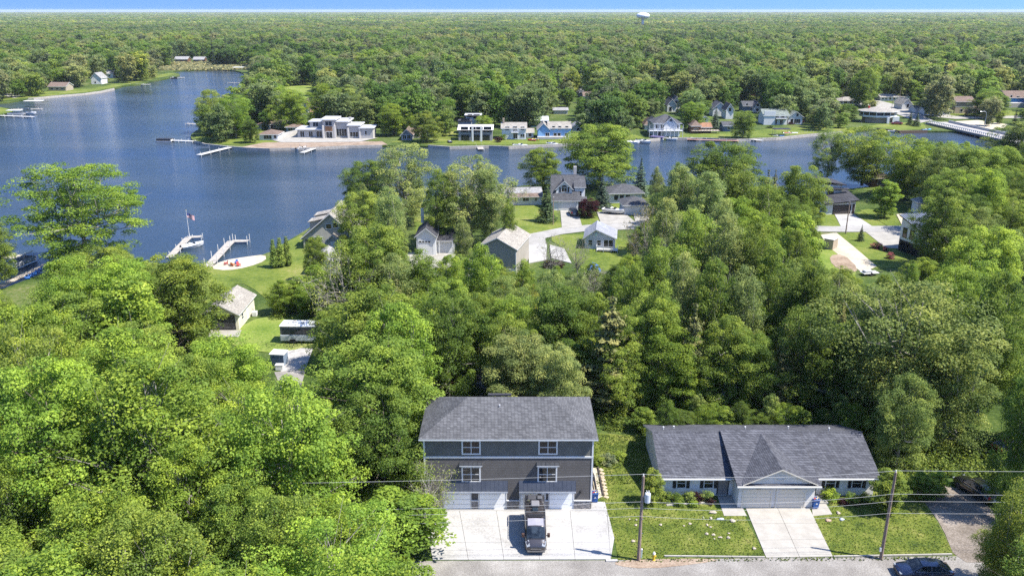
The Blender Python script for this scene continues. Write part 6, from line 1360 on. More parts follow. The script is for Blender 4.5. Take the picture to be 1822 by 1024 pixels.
def sedan(label, loc, rz, paint):
    r = thing('sedan_car', label, 'car', loc, rz)
    loft(r, 'body', [(-2.38,.66,.38,.72),(-2.27,.84,.25,.98),(-1.75,.90,.2,1.03),(-.9,.915,.19,.97),(0,.92,.19,.95),(.9,.915,.19,.93),(1.35,.90,.2,.90),(1.95,.86,.22,.79),(2.26,.77,.27,.67),(2.38,.60,.36,.56)], paint)
    greenhouse(r, [(-2.0,1.0),(-1.15,1.36),(-.7,1.42),(-.1,1.44),(.35,1.40),(1.22,.93)], .80, .60, .95, paint, (1,4))
    wheels(r, (-1.42,1.42), .93)
    for s in (-1, 1):
        m = MB(); m.bbox(2.02,2.3,s*.62-.16,s*.62+.16,.56,.70,.03); m.build('headlight', LAMPG, r, rot=(0,0,0)); m = MB(); m.bbox(-2.36,-2.2,s*.62-.18,s*.62+.18,.76,.92,.03); m.build('tail_light', TAILR, r)
        boxpart(r, 'window_trim', -1.9, 1.15, s*.815-.01, s*.815+.01, .955, .985, CHROME)
        for x in (-.45, .62): boxpart(r, 'door_handle', x-.1, x+.1, s*.915-.012, s*.915+.022, .78, .82, CHROME)
    m = MB(); m.bbox(2.3,2.40,-.42,.42,.34,.52,.02); m.build('grille', BLACK, r); mirror_pair(r, .95, .86, .93, paint); return r
def suv(label, loc, rz, paint):
    r = thing('suv_car', label, 'car', loc, rz)
    loft(r, 'body', [(-2.32,.78,.40,.85),(-2.24,.90,.3,1.12),(-1.6,.94,.26,1.12),(0,.95,.25,1.10),(1.1,.94,.25,1.08),(1.9,.90,.28,1.0),(2.22,.80,.34,.86),(2.35,.66,.42,.72)], paint)
    greenhouse(r, [(-2.24,1.12),(-2.02,1.62),(-1.2,1.70),(-.2,1.72),(.3,1.66),(1.2,1.08)], .84, .66, 1.1, paint, (1,4)); wheels(r, (-1.38,1.38), .96, .36)
    for s in (-1, 1):
        m = MB(); m.bbox(-2.34,-2.16,s*.72-.14,s*.72+.14,.86,1.1,.03); m.build('tail_light', TAILR, r); m = MB(); m.bbox(2.0,2.28,s*.66-.16,s*.66+.16,.72,.86,.03); m.build('headlight', LAMPG, r)
        m = MB(); m.tube([(-1.9,s*.6,1.74),(-1.7,s*.6,1.82),(.1,s*.6,1.82),(.25,s*.6,1.74)], .025, 5); m.build('roof_rail', CHROME, r)
        boxpart(r, 'window_trim', -2.1, 1.1, s*.86-.01, s*.86+.01, 1.11, 1.14, CHROME)
    boxpart(r, 'bumper_trim', -2.4, -2.3, -.5, .5, .48, .56, CHROME, .02); boxpart(r, 'license_plate', -2.35, -2.31, -.18, .18, .7, .85, WHITE); mirror_pair(r, .95, .88, 1.08, paint); return r
DRIVE_Z = .08
sedan('dark navy sedan parked along the gravel road at the bottom right', (*at(1640,1023),.03), pi+R(-3), car_paint('navy paint', (.012,.018,.045)))
p1, p2 = Vector(at(1757,893)), Vector(at(1712,864)); dv = p2-p1; cc_ = (p1+p2)/2; suv('black suv parked on the gravel track beside the wood', (cc_.x, cc_.y, .05), math.atan2(dv.y, dv.x), car_paint('black car paint', (.010,.010,.014)))
def vanbuild():
    x, y = at(955, 988.5); vn = thing('camper_van', 'dark bronze high-roof camper van with loaded roof rack before the garage doors', 'van', (2.22, y+3.0, DRIVE_Z), R(-90)); pt = car_paint('bronze grey paint', (.060,.051,.047), .25)
    loft(vn, 'body', [(-3.0,.93,.42,2.45,.90),(-2.94,1.0,.32,2.56,.90),(-1.5,1.02,.3,2.60,.88),(.6,1.02,.3,2.60,.88),(1.2,1.01,.3,2.54,.86),(1.72,1.0,.3,2.26,.84),(2.38,.99,.3,1.42,.86),(2.7,.96,.32,1.20,.88),(2.92,.88,.36,.98,.86),(3.0,.74,.44,.8,.84)], pt)
    m = MB(); nv = 6; rows = []
    prof = [(1.74,2.25,.82),(1.95,1.98,.84),(2.17,1.70,.86),(2.39,1.42,.87)]
    for (px_, z, w) in prof: rows += [(px_+.02, w*(j/nv*2-1), z+.045-.05*abs(j/nv*2-1)**2) for j in range(nv+1)]
    m.grid(rows, 4, nv+1); m.build('windshield', CGLASS, vn, True)
    m = MB(); m.bbox(2.36,2.48,-.80,.80,1.38,1.43,.015); m.build('wiper_cowl', BLACK, vn)
    for s in (-1, 1):
        m = MB(); m.add([(1.2,s*1.028,1.42),(2.25,s*1.012,1.38),(1.85,s*.99,1.95),(1.2,s*.99,2.0)], [(0,1,2,3) if s < 0 else (3,2,1,0)]); m.build('side_window', CGLASS, vn)
        m = MB(); m.add([(2.5,s*.66,1.37),(2.58,s*.97,1.22),(2.99,s*.84,.90),(2.95,s*.55,1.0),(2.5,s*.64,1.25),(2.58,s*.94,1.12),(2.96,s*.8,.82),(2.93,s*.52,.92)], [(0,1,2,3),(0,4,5,1),(1,5,6,2),(2,6,7,3),(3,7,4,0)]); m.build('headlight', LAMPG, vn)
        m = MB(); m.bbox(1.95,2.18,s*1.2-.13,s*1.2+.13,1.35,1.75,.04); m.tube([(2.05,s*.98,1.5),(2.05,s*1.12,1.5)], .04, 6); m.build('mirror', pm('dark brown trim', (.06,.03,.02)), vn)
        m = MB(); m.tube([(-2.85,s*.90,2.60),(-2.8,s*.90,2.71),(.95,s*.90,2.71),(1.05,s*.90,2.60)], .03, 6); m.build('rack_rail', BLACK, vn)
        boxpart(vn, 'side_cladding', -2.7, 2.2, s*1.022-.012, s*1.022+.012, .42, .66, BLACK)
    m = MB(); m.bbox(2.9,3.05,-.52,.52,.62,.86,.03); m.build('grille', BLACK, vn); m = MB(); m.bbox(2.82,3.09,-.84,.84,.34,.56,.05); m.build('bumper', pm('bumper grey', (.10,.095,.09)), vn); boxpart(vn, 'grille_bar', 3.05, 3.07, -.5, .5, .73, .77, CHROME)
    bar = MB(); bar.tube([(0,-.9,2.715),(0,.9,2.715)], .024, 6); bm_ = bar.mesh('rack bar', pm('dark rack metal', (.06,.06,.065), None, 3, .4))
    for i in range(9): put('rack_bar', bm_, vn, (-2.75+i*.45,0,0))
    boxpart(vn, 'air_conditioner', -1.55, -.75, -.40, .42, 2.66, 2.98, pm('grey plastic', (.17,.165,.17)), .08); boxpart(vn, 'roof_vent', -.42, 0.05, -.32, .28, 2.66, 2.93, pm('black plastic', (.02,.03,.04), None, 3, .25), .06)
    boxpart(vn, 'cargo_box', -2.6, -1.9, -.7, .1, 2.66, 2.88, pm('dark bag', (.05,.05,.055)), .07); boxpart(vn, 'cargo_bag', -2.5, -2.0, .2, .75, 2.66, 2.90, pm('grey bag', (.08,.08,.085)), .09)
    boxpart(vn, 'spare_can', -1.75, -1.6, -.75, -.5, 2.66, 2.9, pm('olive can', (.08,.08,.05)), .03); boxpart(vn, 'light_bar', .78, .88, -.62, .62, 2.68, 2.78, BLACK, .02); boxpart(vn, 'wind_deflector', .52, .74, -.75, .75, 2.70, 2.82, BLACK, .02)
    m = MB(); m.grid([(x_,-.74+.37*j,z_+.045+.028*(1-abs(j-2)/2)) for x_,z_ in ((.95,2.575),(1.2,2.55),(1.45,2.415),(1.68,2.29)) for j in range(5)], 4, 5); m.build('cab_roof_panel', pm('cab roof sheen', (.27,.26,.29), None, 2, .3), vn)  # whitish reflective look of the cab roof put into a paler panel
    m = MB(); m.box(-2.7,-1.0,-1.06,-1.04,2.5,2.54); m.tube([(-2.6,-1.05,2.52),(-1.1,-1.05,2.52)], .06, 8); m.build('side_awning', STEEL, vn)
    wheels(vn, (-2.0,2.05), 1.0, .36, .24); boxpart(vn, 'rear_ladder', -3.08, -3.02, .3, .7, .8, 2.7, BLACK); return vn
vanbuild()
def small_car(label, u, v, rz, paint, kind='suv', cat='car', px_=None):
    x, y = at(u, v); return (suv if kind == 'suv' else sedan)(label, (x, y, .12), rz, paint)
small_car('black suv parked in the driveway of the two-storey white house', 1020, 382, R(95), car_paint('dark blue paint', (.012,.02,.035)))
small_car('dark red car parked beside the hexagonal house', 1595, 222, R(160), car_paint('dark red paint', (.25,.02,.02)), 'sedan')
small_car('dark car left of the garage behind the green-gabled house', 1431, 200, R(10), car_paint('navy paint', (.012,.018,.045)), 'sedan')
small_car('white suv parked in front of the tall white garage', 752, 446, R(-90), car_paint('white car paint', (.65,.66,.68)))
small_car('blue car parked on the far left shore driveway', 28, 162, R(200), car_paint('navy paint', (.012,.018,.045)), 'suv')
small_car('maroon car half hidden at the right edge of the wood', 1797, 803, R(20), car_paint('dark red paint', (.25,.02,.02)), 'sedan')
for i, u in enumerate((1652, 1664)): small_car(('left' if i == 0 else 'right')+' one of two silver cars under the tree along the bridge road', u, 207, R(5), car_paint('silver car paint', (.4,.42,.48)), 'sedan')
# bus
x, y = at(503, 611.5); bs = thing('bus', 'old white and grey bus with cluttered white roof parked on the grass', 'bus', (x-.3, y, .03), R(-2)); BG = pm('bus grey paint', (.42,.45,.46), (.33,.36,.37), 1.5, .5)
boxpart(bs, 'lower_body', 0, 7.0, 0, 2.4, .45, 1.45, BG, .06); boxpart(bs, 'upper_body', .05, 6.6, .05, 2.35, 1.45, 2.75, pm('bus dark panel', (.12,.12,.12)), .04); boxpart(bs, 'roof', -.05, 6.7, -.05, 2.45, 2.75, 2.95, WHITE, .08)
for i in range(6): boxpart(bs, 'window', .45+i*1.0, 1.35+i*1.0, -.0, .06, 1.65, 2.45, GLASS, .02)
boxpart(bs, 'stripe', .1, 6.9, -.015, .0, 1.12, 1.2, WHITE); boxpart(bs, 'stripe', .1, 6.9, -.015, .0, .8, .86, WHITE); boxpart(bs, 'hood', 7.0, 8.3, .3, 2.1, .45, 1.5, BG, .15)
for i in range(9): boxpart(bs, 'roof_hatch', .2+i*.72, .65+i*.72, .3+(i%3)*.5, 1.0+(i%3)*.5, 2.955, 3.1+.05*(i%2), WHITE if i%2 else STUCCO, .04)
for x_ in (1.9, 6.3):
    for s in (0.12, 2.28):
        m = MB(); m.lathe([(.25,-.13),(.47,-.13),(.5,-.1),(.5,.1),(.47,.13),(.25,.13)], 18); o = m.build('wheel', RUBBER, bs, loc=(x_,s,.5), rot=(pi/2,0,0)); m = MB(); m.lathe([(.02,-.11),(.27,-.11),(.27,.11),(.02,.11)], 10); m.build('rim', WHITE, o)
m = MB(); m.lathe([(.0,0),(.35,.05),(.5,.16),(.52,.18)], 14); sd = tag(m.build('satellite_dish', WHITE), 'round white dish standing at the front end of the parked bus', 'dish'); sd.location = (*at(581,607), 1.2); sd.rotation_euler = (R(60),0,R(20))
m = MB(); m.tube([(0,0,-1.3),(0,0,0)], .05, 6); m.build('mast', STEEL, sd, rot=(-R(60),0,0))

# ------------------------------------------------------------ utility poles, wires
POLEW = pm('utility pole wood', (.30,.22,.17), (.17,.12,.095), 2.5, .85, .3, stretch=(3,3,.4))
def utility_pole(label, u, v, h, r=.16, arms=()):
    x, y = at(u, v); p = thing('utility_pole', label, 'utility pole', (x, y, 0)); m = MB(); m.tube([(0,0,-.3),(0,0,h*.5),(0,0,h)], [r, r*.85, r*.7], 10); m.build('pole', POLEW, p)
    for z, L_ in arms: boxpart(p, 'crossarm', -L_/2, L_/2, -.06, .06, z, z+.12, POLEW)
    m = MB(); m.lathe([(.05,0),(.07,.06),(.04,.12),(.06,.18),(.02,.24)], 8); m.build('insulator', OFFW, p, loc=(0,0,h)); return p, x, y
p1, x1, y1 = utility_pole('utility pole with grey transformer standing at the lawn edge left of the ranch', 1136, 996, 8.9, .17)
m = MB(); m.lathe([(.24,0),(.27,.05),(.27,.85),(.22,.92),(.05,.95)], 14); t = m.build('transformer', pm('transformer grey', (.55,.57,.60), None, 3, .4), p1, loc=(.46,-.1,6.3)); m = MB(); m.lathe([(.03,0),(.05,.08),(.03,.16),(.05,.22)], 7)
for s in (-.1, .1): m.build('bushing', OFFW, t, loc=(s,0,.94))
boxpart(p1, 'bracket', .1, .25, -.05, .05, 6.7, 6.85, STEEL)
for z in (1.2, 2.9, 4.4): boxpart(p1, 'step_bolt', .1, .24, -.02, .02, z, z+.04, STEEL)
p2, x2, y2 = utility_pole('leaning-looking brown utility pole on the lawn edge right of the ranch driveway', 1567, 994, 9.2, .16)
boxpart(p2, 'meter_box', -.28, -.12, -.12, .04, .9, 1.3, OFFW); 
WIRE = pm('pale cable', (.42,.42,.41), None, 4, .5)
def wire(label, P, sag=.4, r=.012):
    m = MB(); pts = []
    for i in range(len(P)-1):
        a, b = Vector(P[i]), Vector(P[i+1])
        for k in range(14 if i == len(P)-2 else 13):
            t = k/13; q = a.lerp(b, t); q.z -= sag*4*t*(1-t); pts.append(q[:])
    m.tube(pts, r, 5); return tag(m.build('power_line', WIRE), label, 'wire', None)
L0, R0 = -62, 108
wire('topmost pale power line crossing the whole street front', [(L0,y1-1,8.7),(x1,y1,9.1),(x2,y2,9.35),(R0,y2+2,9.3)], .5)
wire('second cable from the top, attached just below the transformer top', [(L0,y1-1.2,6.0),(x1,y1-.2,6.4),(x2,y2-.2,7.1),(R0,y2+1.8,6.8)], .55)
wire('third cable from the top, just below the transformer', [(L0,y1-1.25,5.4),(x1,y1-.2,5.75),(x2,y2-.2,6.35),(R0,y2+1.8,6.2)], .55, .011)
wire('lowest cable of the street, level with the garage doors', [(L0,y1-1.3,4.4),(x1,y1-.2,4.9),(x2,y2-.2,5.1),(R0,y2+1.8,5.0)], .55, .011)
utility_pole('pole in the lawn left of the two-storey white house', 984, 400, 6.6, .12, ())
utility_pole('brown pole by the lane before the modern house driveway', 1504.5, 416, 7.3, .14, ())
for lab, u, v, h in (('thin pole in the driveway behind the hexagonal house', 1585, 203, 8), ('thin pole left of the arched garage on the street', 1599, 184, 9), ('white flag pole rising behind the white cottage', 937, 226, 7), ('brown pole on the street before the bungalow', 1497, 186, 8)): utility_pole(lab, u, v, h, .11)
# street lamp on the bridge
x, y = at(1750, 233); sl = thing('street_lamp', 'curved street lamp at the far side of the bridge', 'street lamp', (x, y, 0)); m = MB(); m.tube([(0,0,0),(0,0,6.6),(-.2,0,7.6),(-.9,0,8.1),(-2.2,0,8.0)], [.12,.1,.09,.08,.07], 7); m.build('pole', STEEL, sl); boxpart(sl, 'lamp_head', -2.9,-2.1,-.15,.15,7.9,8.05, STEEL, .03)

# ------------------------------------------------------------ things near the duplex and the ranch
def bin_(label, u, v, rz):
    x, y = at(u, v); b = thing('recycling_bin', label, 'bin', (x, y, .08), rz); m = MB()
    a, c = .27, .33; m.add([(-a,-a,.06),(a,-a,.06),(a,a,.06),(-a,a,.06),(-c,-c,1.0),(c,-c,1.0),(c,c,1.0),(-c,c,1.0)], [(0,3,2,1),(0,1,5,4),(1,2,6,5),(2,3,7,6),(3,0,4,7),(4,5,6,7)]); m.build('body', BLUEP, b)
    m = MB(); m.bbox(-.36,.36,-.38,.38,1.0,1.07,.03); m.build('lid', pm('dark blue lid', (.015,.05,.16), None, 3, .4), b)
    m = MB(); m.yprism([(-.12,0),(.12,0),(0,.2)], -.012, 0); m.build('white_mark', WHITE, b, loc=(0,-.325,.55))
    for s in (-1, 1): m = MB(); m.lathe([(.02,-.03),(.11,-.03),(.11,.03),(.02,.03)], 12); m.build('wheel', RUBBER, b, loc=(s*.26,.28,.11), rot=(0,pi/2,0))
    boxpart(b, 'handle', -.22,.22,.36,.42,.94,.98, BLUEP)
    for i, c_ in enumerate((REDP, ORANGEP, WHITE, YELP)): boxpart(b, 'rubbish', -.26+i*.13, -.15+i*.13, -.2+.1*(i%2), -.05+.1*(i%2), 1.07, 1.13+.02*(i%2), c_, .02)
bin_('blue recycling bin at the right corner of the dark duplex', 1058, 892, 0); bin_('blue recycling bin beside the ranch garage wall', 1449, 903, R(8))
x, y = at(1060, 866); pn = thing('slatted_panel', 'black slatted panel leaning on the right wall of the duplex', 'panel', (WX1+DX+.12, y-.6, 0)); 
for i in range(8): boxpart(pn, 'slat', .75-.08*i, .79-.08*i, 0, 2.6, .12+.2*i, .28+.2*i, BLACK)
boxpart(pn, 'frame', .78,.84,-.05,0,0.02,.2, BLACK); 
# timber path edge right of the duplex
A, B = Vector(at(1073.5,882)), Vector(at(1064,832)); d = (B-A)/8; te = thing('timber_edging', 'row of dark timbers edging the gravel path beside the duplex', 'edging', (A.x, A.y, 0))
for i in range(8):
    m = MB(); p, q = d*i, d*(i+.96); n_ = Vector((-d.y,d.x)).normalized()*.07; m.prism([(p+n_)[:],(q+n_)[:],(q-n_)[:],(p-n_)[:]], 0, .22); m.build('timber', DARKW, te)
sheet('gravel_path', SAND, [(1052,893),(1074,882),(1064,832),(1054,832)], .05)
st = thing('stepping_stones', 'curved row of tan stones right of the timber edging', 'stones', (*at(1072,860),0))
for i in range(9):
    x, y = at(1078.5-i*1.15+(i%2)*.5, 884-i*6); m = MB(); m.bbox(-.22,.22,-.26,.26,-.03,.10+.02*(i%3),.05); m.build('stone', pm('tan flagstone', (.45,.36,.25), (.32,.25,.17), 2, .9), st, loc=(x-st.location.x,y-st.location.y,0), rot=(0,0,random.uniform(0,1)))
# lawn curb timbers
def curb(label, P, w_=.14, h=.16, mat=None, nseg=6):
    A, B = Vector(at(*P[0])), Vector(at(*P[1])); d = (B-A)/nseg; c = thing('lawn_edging', label, 'edging', (A.x, A.y, 0)); n_ = Vector((-d.y,d.x)).normalized()*w_/2
    for i in range(nseg): m = MB(); p, q = d*i, d*(i+.985); m.prism([(p+n_)[:],(q+n_)[:],(q-n_)[:],(p-n_)[:]], -.02, h+random.uniform(-.01,.01)); m.build('timber', mat or TANC, c)
curb('pale timber edging between the left ranch lawn and the road', ((1182,989.5),(1361,991.5))); curb('pale timber edging between the right ranch lawn and the road', ((1483,990.5),(1694,986.5)))
curb('concrete curb end at the lower right corner of the white driveway', ((1078,997.5),(1099,997.5)), .3, .14, CONC, 2); curb('curved stone border of the ranch flower bed', ((1186,899),(1272,893)), .2, .12, TANC, 10)
def rock(label, u, v, s, mat, group=None):
    bm = bmesh.new(); bmesh.ops.create_icosphere(bm, subdivisions=2, radius=1); rr = random.Random(int(u*7+v))
    ax = [rr.uniform(.7,1.2) for _ in range(3)]
    for q in bm.verts: k = 1+.18*sin(q.co.x*3+u)+.14*cos(q.co.y*4+v)+rr.uniform(-.08,.08); q.co = Vector((q.co.x*ax[0]*k*1.25, q.co.y*ax[1]*k, max(-.35,q.co.z*ax[2]*.55*k)))*s*.66
    me = bpy.data.meshes.new('rock'); bm.to_mesh(me); bm.free(); me.materials.append(mat); o = put('rock', me); o.location = (*at(u, v), .05+s*.15); return tag(o, label, 'rock', group)
RK = pm('pale fieldstone', (.42,.36,.28), (.26,.22,.17), 4, .9, .4); RB = pm('blue-white stone', (.45,.48,.54), (.33,.37,.43), 4, .9, .3)
for lab, u, v, s, mt_ in (('large flat tan rock nearest the flower bed in the left lawn',1268,912,.42,RK),('blue-white rock in the left lawn beside the walk',1281,924,.36,RB),('tan rock beside the driveway in the left lawn',1304,927,.34,RK),('small tan rock left of the blue-white one',1265,922,.2,RK),('mossy rock right of the lawn centre',1251,921,.22,pm('mossy stone',(.25,.27,.12),(.15,.17,.08),4)),
  ('tan rock in the middle of the left lawn',1228,932,.26,RK),('small rock left of the middle lawn rock',1217,935.5,.16,RK),('pale rock right of the utility pole',1175,934,.26,RK),('pale rock touching the pole outline in the lawn',1131,934.5,.25,RK),('pale flat rock just above the pole rock',1132,925,.2,RK),('small pale rock highest left in the lawn',1120,924,.16,RK),('tan rock low in the lawn left of the pole',1127,963,.32,RK),
  ('small rock right of the lawn middle',1258,934,.18,RK),('small rock below the lawn middle pair',1264,938,.18,RK),('upper left rock of the scattered group near the driveway',1257,950,.24,RK),('second rock of the scattered group near the driveway',1269,951.5,.2,RK),('third rock of the scattered group, smallest',1271,958.5,.13,RK),('fourth rock of the scattered group near the driveway',1281,956,.2,RK),('upper right rock of the scattered group near the driveway',1297,949,.2,RK),('lower right rock of the scattered group near the driveway',1295.5,957,.28,RK),
  ('upright tan rock at the lower left of the tan driveway',1342,976,.26,RK),('brownish rock in the right lawn',1474,926,.30,pm('brown stone',(.42,.28,.2),(.3,.2,.14),4)),('white rock in the right lawn',1498,924.5,.32,RB),('pale rock highest in the right lawn',1492,913,.30,RK)): rock(lab, u, v, s, mt_)
x, y = at(1163, 996); hy = thing('hydrant', 'small yellow hydrant post with white cap at the road edge', 'hydrant', (x, y, 0)); m = MB(); m.lathe([(.16,0),(.16,.08),(.12,.1),(.12,.6),(.15,.62),(.15,.68)], 10); m.build('body', YELP, hy); m = MB(); m.lathe([(.14,.68),(.13,.8),(.07,.9),(.03,.93)], 10); m.build('cap', WHITE, hy)
for s in (-1, 1): boxpart(hy, 'outlet', s*.17-.06, s*.17+.06, -.05, .05, .4, .5, YELP)
x, y = at(1141, 992); gp = thing('marker_post', 'short pale green marker post beside the transformer pole', 'post', (x, y, 0)); boxpart(gp, 'post', -.07,.07,-.07,.07,0,.9, pm('pale green plastic', (.45,.55,.48))); boxpart(gp, 'cap', -.08,.08,-.08,.08,.9,1.0, WHITE)
# shrubs of the ranch beds
for i, (kd, u, v, h, w, c, lab) in enumerate((('shrub',1187,874,1.1,26,'green','green shrub at the left end of the ranch flower bed'),('shrub',1204,876,1.0,28,'deep','dark green shrub under the left ranch window'),('shrub',1224,872,1.2,28,'olive','olive tufted shrub between the two left ranch windows'),('shrub',1243,876,1.0,24,'maroon','dark red shrub under the second ranch window'),('shrub',1258,872,1.2,26,'olive','yellowish shrub right of the dark red one by the ranch door'),('shrub',1212,886,.8,24,'green','low green shrub at the bed border, left one'),('shrub',1232,888,.7,22,'bright','low bright shrub at the bed border, middle one'),('shrub',1265,885,.7,18,'maroon','low maroon shrub at the bed end by the walk'),
   ('shrub',1484,868,1.4,38,'bright','large bright shrub under the right ranch window'),('shrub',1516,876,1.1,28,'green','green shrub between the right ranch windows'),('shrub',1500,886,.6,22,'maroon','low dark red plants below the large bright shrub'),('shrub',1540,876,1.1,26,'deep','dark shrub at the right end of the ranch wall'),('shrub',1524,888,.6,20,'rust','rusty low plants at the right lawn corner'),
   ('shrub',1065,806,1.3,30,'green','leafy bush at the rear right corner of the duplex, left one'),('shrub',1085,808,1.2,32,'silver','greyish leafy bush at the rear right corner of the duplex'),('shrub',1104,800,1.0,30,'green','low bush strip behind the lawn gap'),
   ('shrub',1560,430,1.5,22,'rust','pink flowering shrub before the metal-roofed house, left one'),('shrub',1588,448,1.5,18,'maroon','pink flowering shrub before the metal-roofed house, right one'),('shrub',1577,437,1.2,12,'maroon','small maroon shrub between the two pink ones'),
   ('shrub',975,462,1.5,26,'maroon','dark red hedge shrub below the left concrete pad'),('shrub',993,464,1.4,24,'maroon','dark red hedge shrub below the right concrete pad'),
   ('shrub',886,243,2.2,16,'maroon','red-leaved shrub right of the grey modern house'),('shrub',895,238,2.4,16,'bright','bright shrub before the white cottage'),('shrub',1408,216,1.3,14,'maroon','red flowering shrub below the green-gabled house, left one'),('shrub',1424,213,1.5,16,'maroon','red flowering shrub below the green-gabled house, right one'),('shrub',1370,222,1.4,14,'deep','dark green shrub below the green-gabled house'))):
    x, y = at(u, v, h); w_ = w*depth(x, y, h)/FOC
    plant_at('shrub', x, y, h, w_, (.30,.10,.12) if 'pink' in lab else c, lab, cat='shrub')
# tarp
m = MB(); n = 9; rr = random.Random(4); P = []
for i in range(n):
    for j in range(n):
        a, b = (i/(n-1)*2-1), (j/(n-1)*2-1); P.append((a*1.3, b*1.5, 1.5*max(0,(1-max(abs(a),abs(b))**1.6))+rr.uniform(-.08,.08)*(abs(a)<1 and abs(b)<1)))
m.grid(P, n, n); o = tag(m.build('tarp', pm('bright blue tarp', (.03,.16,.55), (.02,.10,.40), 2, .45)), 'bright blue tarp heaped in the grass below the grey cabin', 'tarp'); o.location = (*at(1057,480), .05)
# behind the duplex
x, y = at(835, 706); tr = thing('play_set', 'pale blue slatted bench back with orange rail behind the duplex roof', 'bench', (x, y+1, 0))
for i in range(6): boxpart(tr, 'slat', -.8+i*.3, -.6+i*.3, 0, .08, 0, 2.3, pm('pale blue wood', (.38,.5,.62)))
boxpart(tr, 'rail', -4.2, -1.0, 0, .15, 1.5, 1.7, ORANGEP); boxpart(tr, 'post', -4.2, -4.05, 0, .15, 0, 1.7, ORANGEP)
for lab, u, v in (('stack of cut logs on the ground behind the duplex', 815, 700),): 
    x, y = at(u, v); lg = thing('log_pile', lab, 'logs', (x, y, 0)); 
    for i in range(7): m = MB(); m.tube([(0,-.4,0),(0,.5,0)], .16, 8); m.build('log', pm('cut log', (.5,.4,.28)), lg, loc=((i%4)*.34+(i//4)*.17,0,.16+.28*(i//4)))
tl = thing('utility_trailer', 'small pile of white trailer frames at the dirt track end', 'trailer', (*at(1537,492),0), R(10)); boxpart(tl, 'bed', 0,3.2,0,1.6,.45,.6, OFFW, .03); boxpart(tl, 'tongue', 3.2,4.4,.7,.85,.45,.55, BLACK); boxpart(tl, 'load', .3,2.0,.2,1.3,.6,1.0, pm('grey load', (.35,.36,.38)), .1)
for s in (0, 1.6): m = MB(); m.lathe([(.02,-.1),(.33,-.1),(.33,.1),(.02,.1)], 12); m.build('wheel', RUBBER, tl, loc=(1.6,s,.33), rot=(pi/2,0,0))
# ------------------------------------------------------------ docks, boats, beach
def dock(label, P, w_=1.3, z=None, mat=None, posts=True, cat='dock', seg=2.4, pole=.5):
    P = [Vector(at(u, v, WZ+.5)) for u, v in P]; z = WZ+.62 if z is None else z; r = thing('dock', label, cat, (P[0].x, P[0].y, 0)); o = P[0]; mat = mat or DECK
    for i in range(len(P)-1):
        a, b = P[i]-o, P[i+1]-o; d = b-a; L_ = d.length; dn = d/L_; nn = Vector((-dn.y, dn.x))*w_/2; n = max(1, int(L_/seg))
        for k in range(n):
            p, q = a+d*(k/n), a+d*((k+.97)/n); m = MB(); zz = z+random.uniform(-.01,.01)+(.006 if i else 0); m.prism([(p+nn)[:],(q+nn)[:],(q-nn)[:],(p-nn)[:]], zz-.12, zz); m.build('deck_section', mat, r)
        if posts:
            for k in range(0, n+1):
                for s in (-1, 1):
                    if (k+(s > 0)) % 2 and n > 4: continue
                    p = a+d*(k/n)+nn*s*1.06; m = MB(); m.tube([(p.x,p.y,-2.2),(p.x,p.y,z+pole)], .07, 6); m.build('post', OFFW, r)
    return r
def motorboat(label, u, v, rz, L_=5.5, hull=WHITE, inner=None, z=None, canopy=None, name='motorboat', group=None):
    x, y = at(u, v, WZ); k = L_/5.5; b = thing(name, label, 'boat', (x, y, (WZ if z is None else z)), rz, group)
    m = MB(); rows = []
    for xs, w, zb, zt in ((-2.7,.95,.0,.72),(-1.5,1.08,-.1,.75),(0,1.08,-.12,.8),(1.2,.9,-.1,.86),(2.2,.5,.05,.94),(2.75,.06,.45,1.0)):
        rows.append([(xs*k,0,zb*k-.1),(xs*k,w*.6*k,(zb+.12)*k),(xs*k,w*k,zt*k),(xs*k,w*.86*k,zt*k+.02),(xs*k,-w*.86*k,zt*k+.02),(xs*k,-w*k,zt*k),(xs*k,-w*.6*k,(zb+.12)*k)])
    m.v = [p for r in rows for p in r]; n = 7
    for i in range(5):
        for j in range(n): m.f.append((i*n+j, i*n+(j+1)%n, (i+1)*n+(j+1)%n, (i+1)*n+j)); m.m.append(0)
    m.f.append(tuple(range(n-1,-1,-1))); m.m.append(0); m.build('hull', hull, b)
    boxpart(b, 'cockpit', -2.2*k, .6*k, -.75*k, .75*k, .80*k, .84*k, inner or pm('boat interior', (.12,.14,.18)))
    m = MB(); m.add([(.7*k,-.75*k,.84*k),(.7*k,.75*k,.84*k),(.35*k,.65*k,1.25*k),(.35*k,-.65*k,1.25*k),(.66*k,-.75*k,.84*k),(.66*k,.75*k,.84*k),(.31*k,.65*k,1.25*k),(.31*k,-.65*k,1.25*k)], [(0,1,2,3),(7,6,5,4),(3,2,6,7),(0,3,7,4),(1,5,6,2)]); m.build('windshield', CGLASS, b)
    for s in (-.4, .4): boxpart(b, 'seat', -.7*k, -.2*k, s*k-.22*k, s*k+.22*k, .84*k, 1.15*k, OFFW, .04)
    boxpart(b, 'outboard_motor', -3.0*k, -2.7*k, -.2*k, .2*k, .2*k, 1.15*k, BLACK, .05)
    if canopy:
        boxpart(b, 'canopy', -1.8*k, .6*k, -1.0*k, 1.0*k, 2.0*k, 2.1*k, canopy, .04)
        for sx in (-1.6, .4):
            for sy in (-.9, .9): m = MB(); m.tube([(sx*k,sy*k,.8*k),(sx*k,sy*k,2.0*k)], .025, 5); m.build('canopy_pole', STEEL, b)
    return b
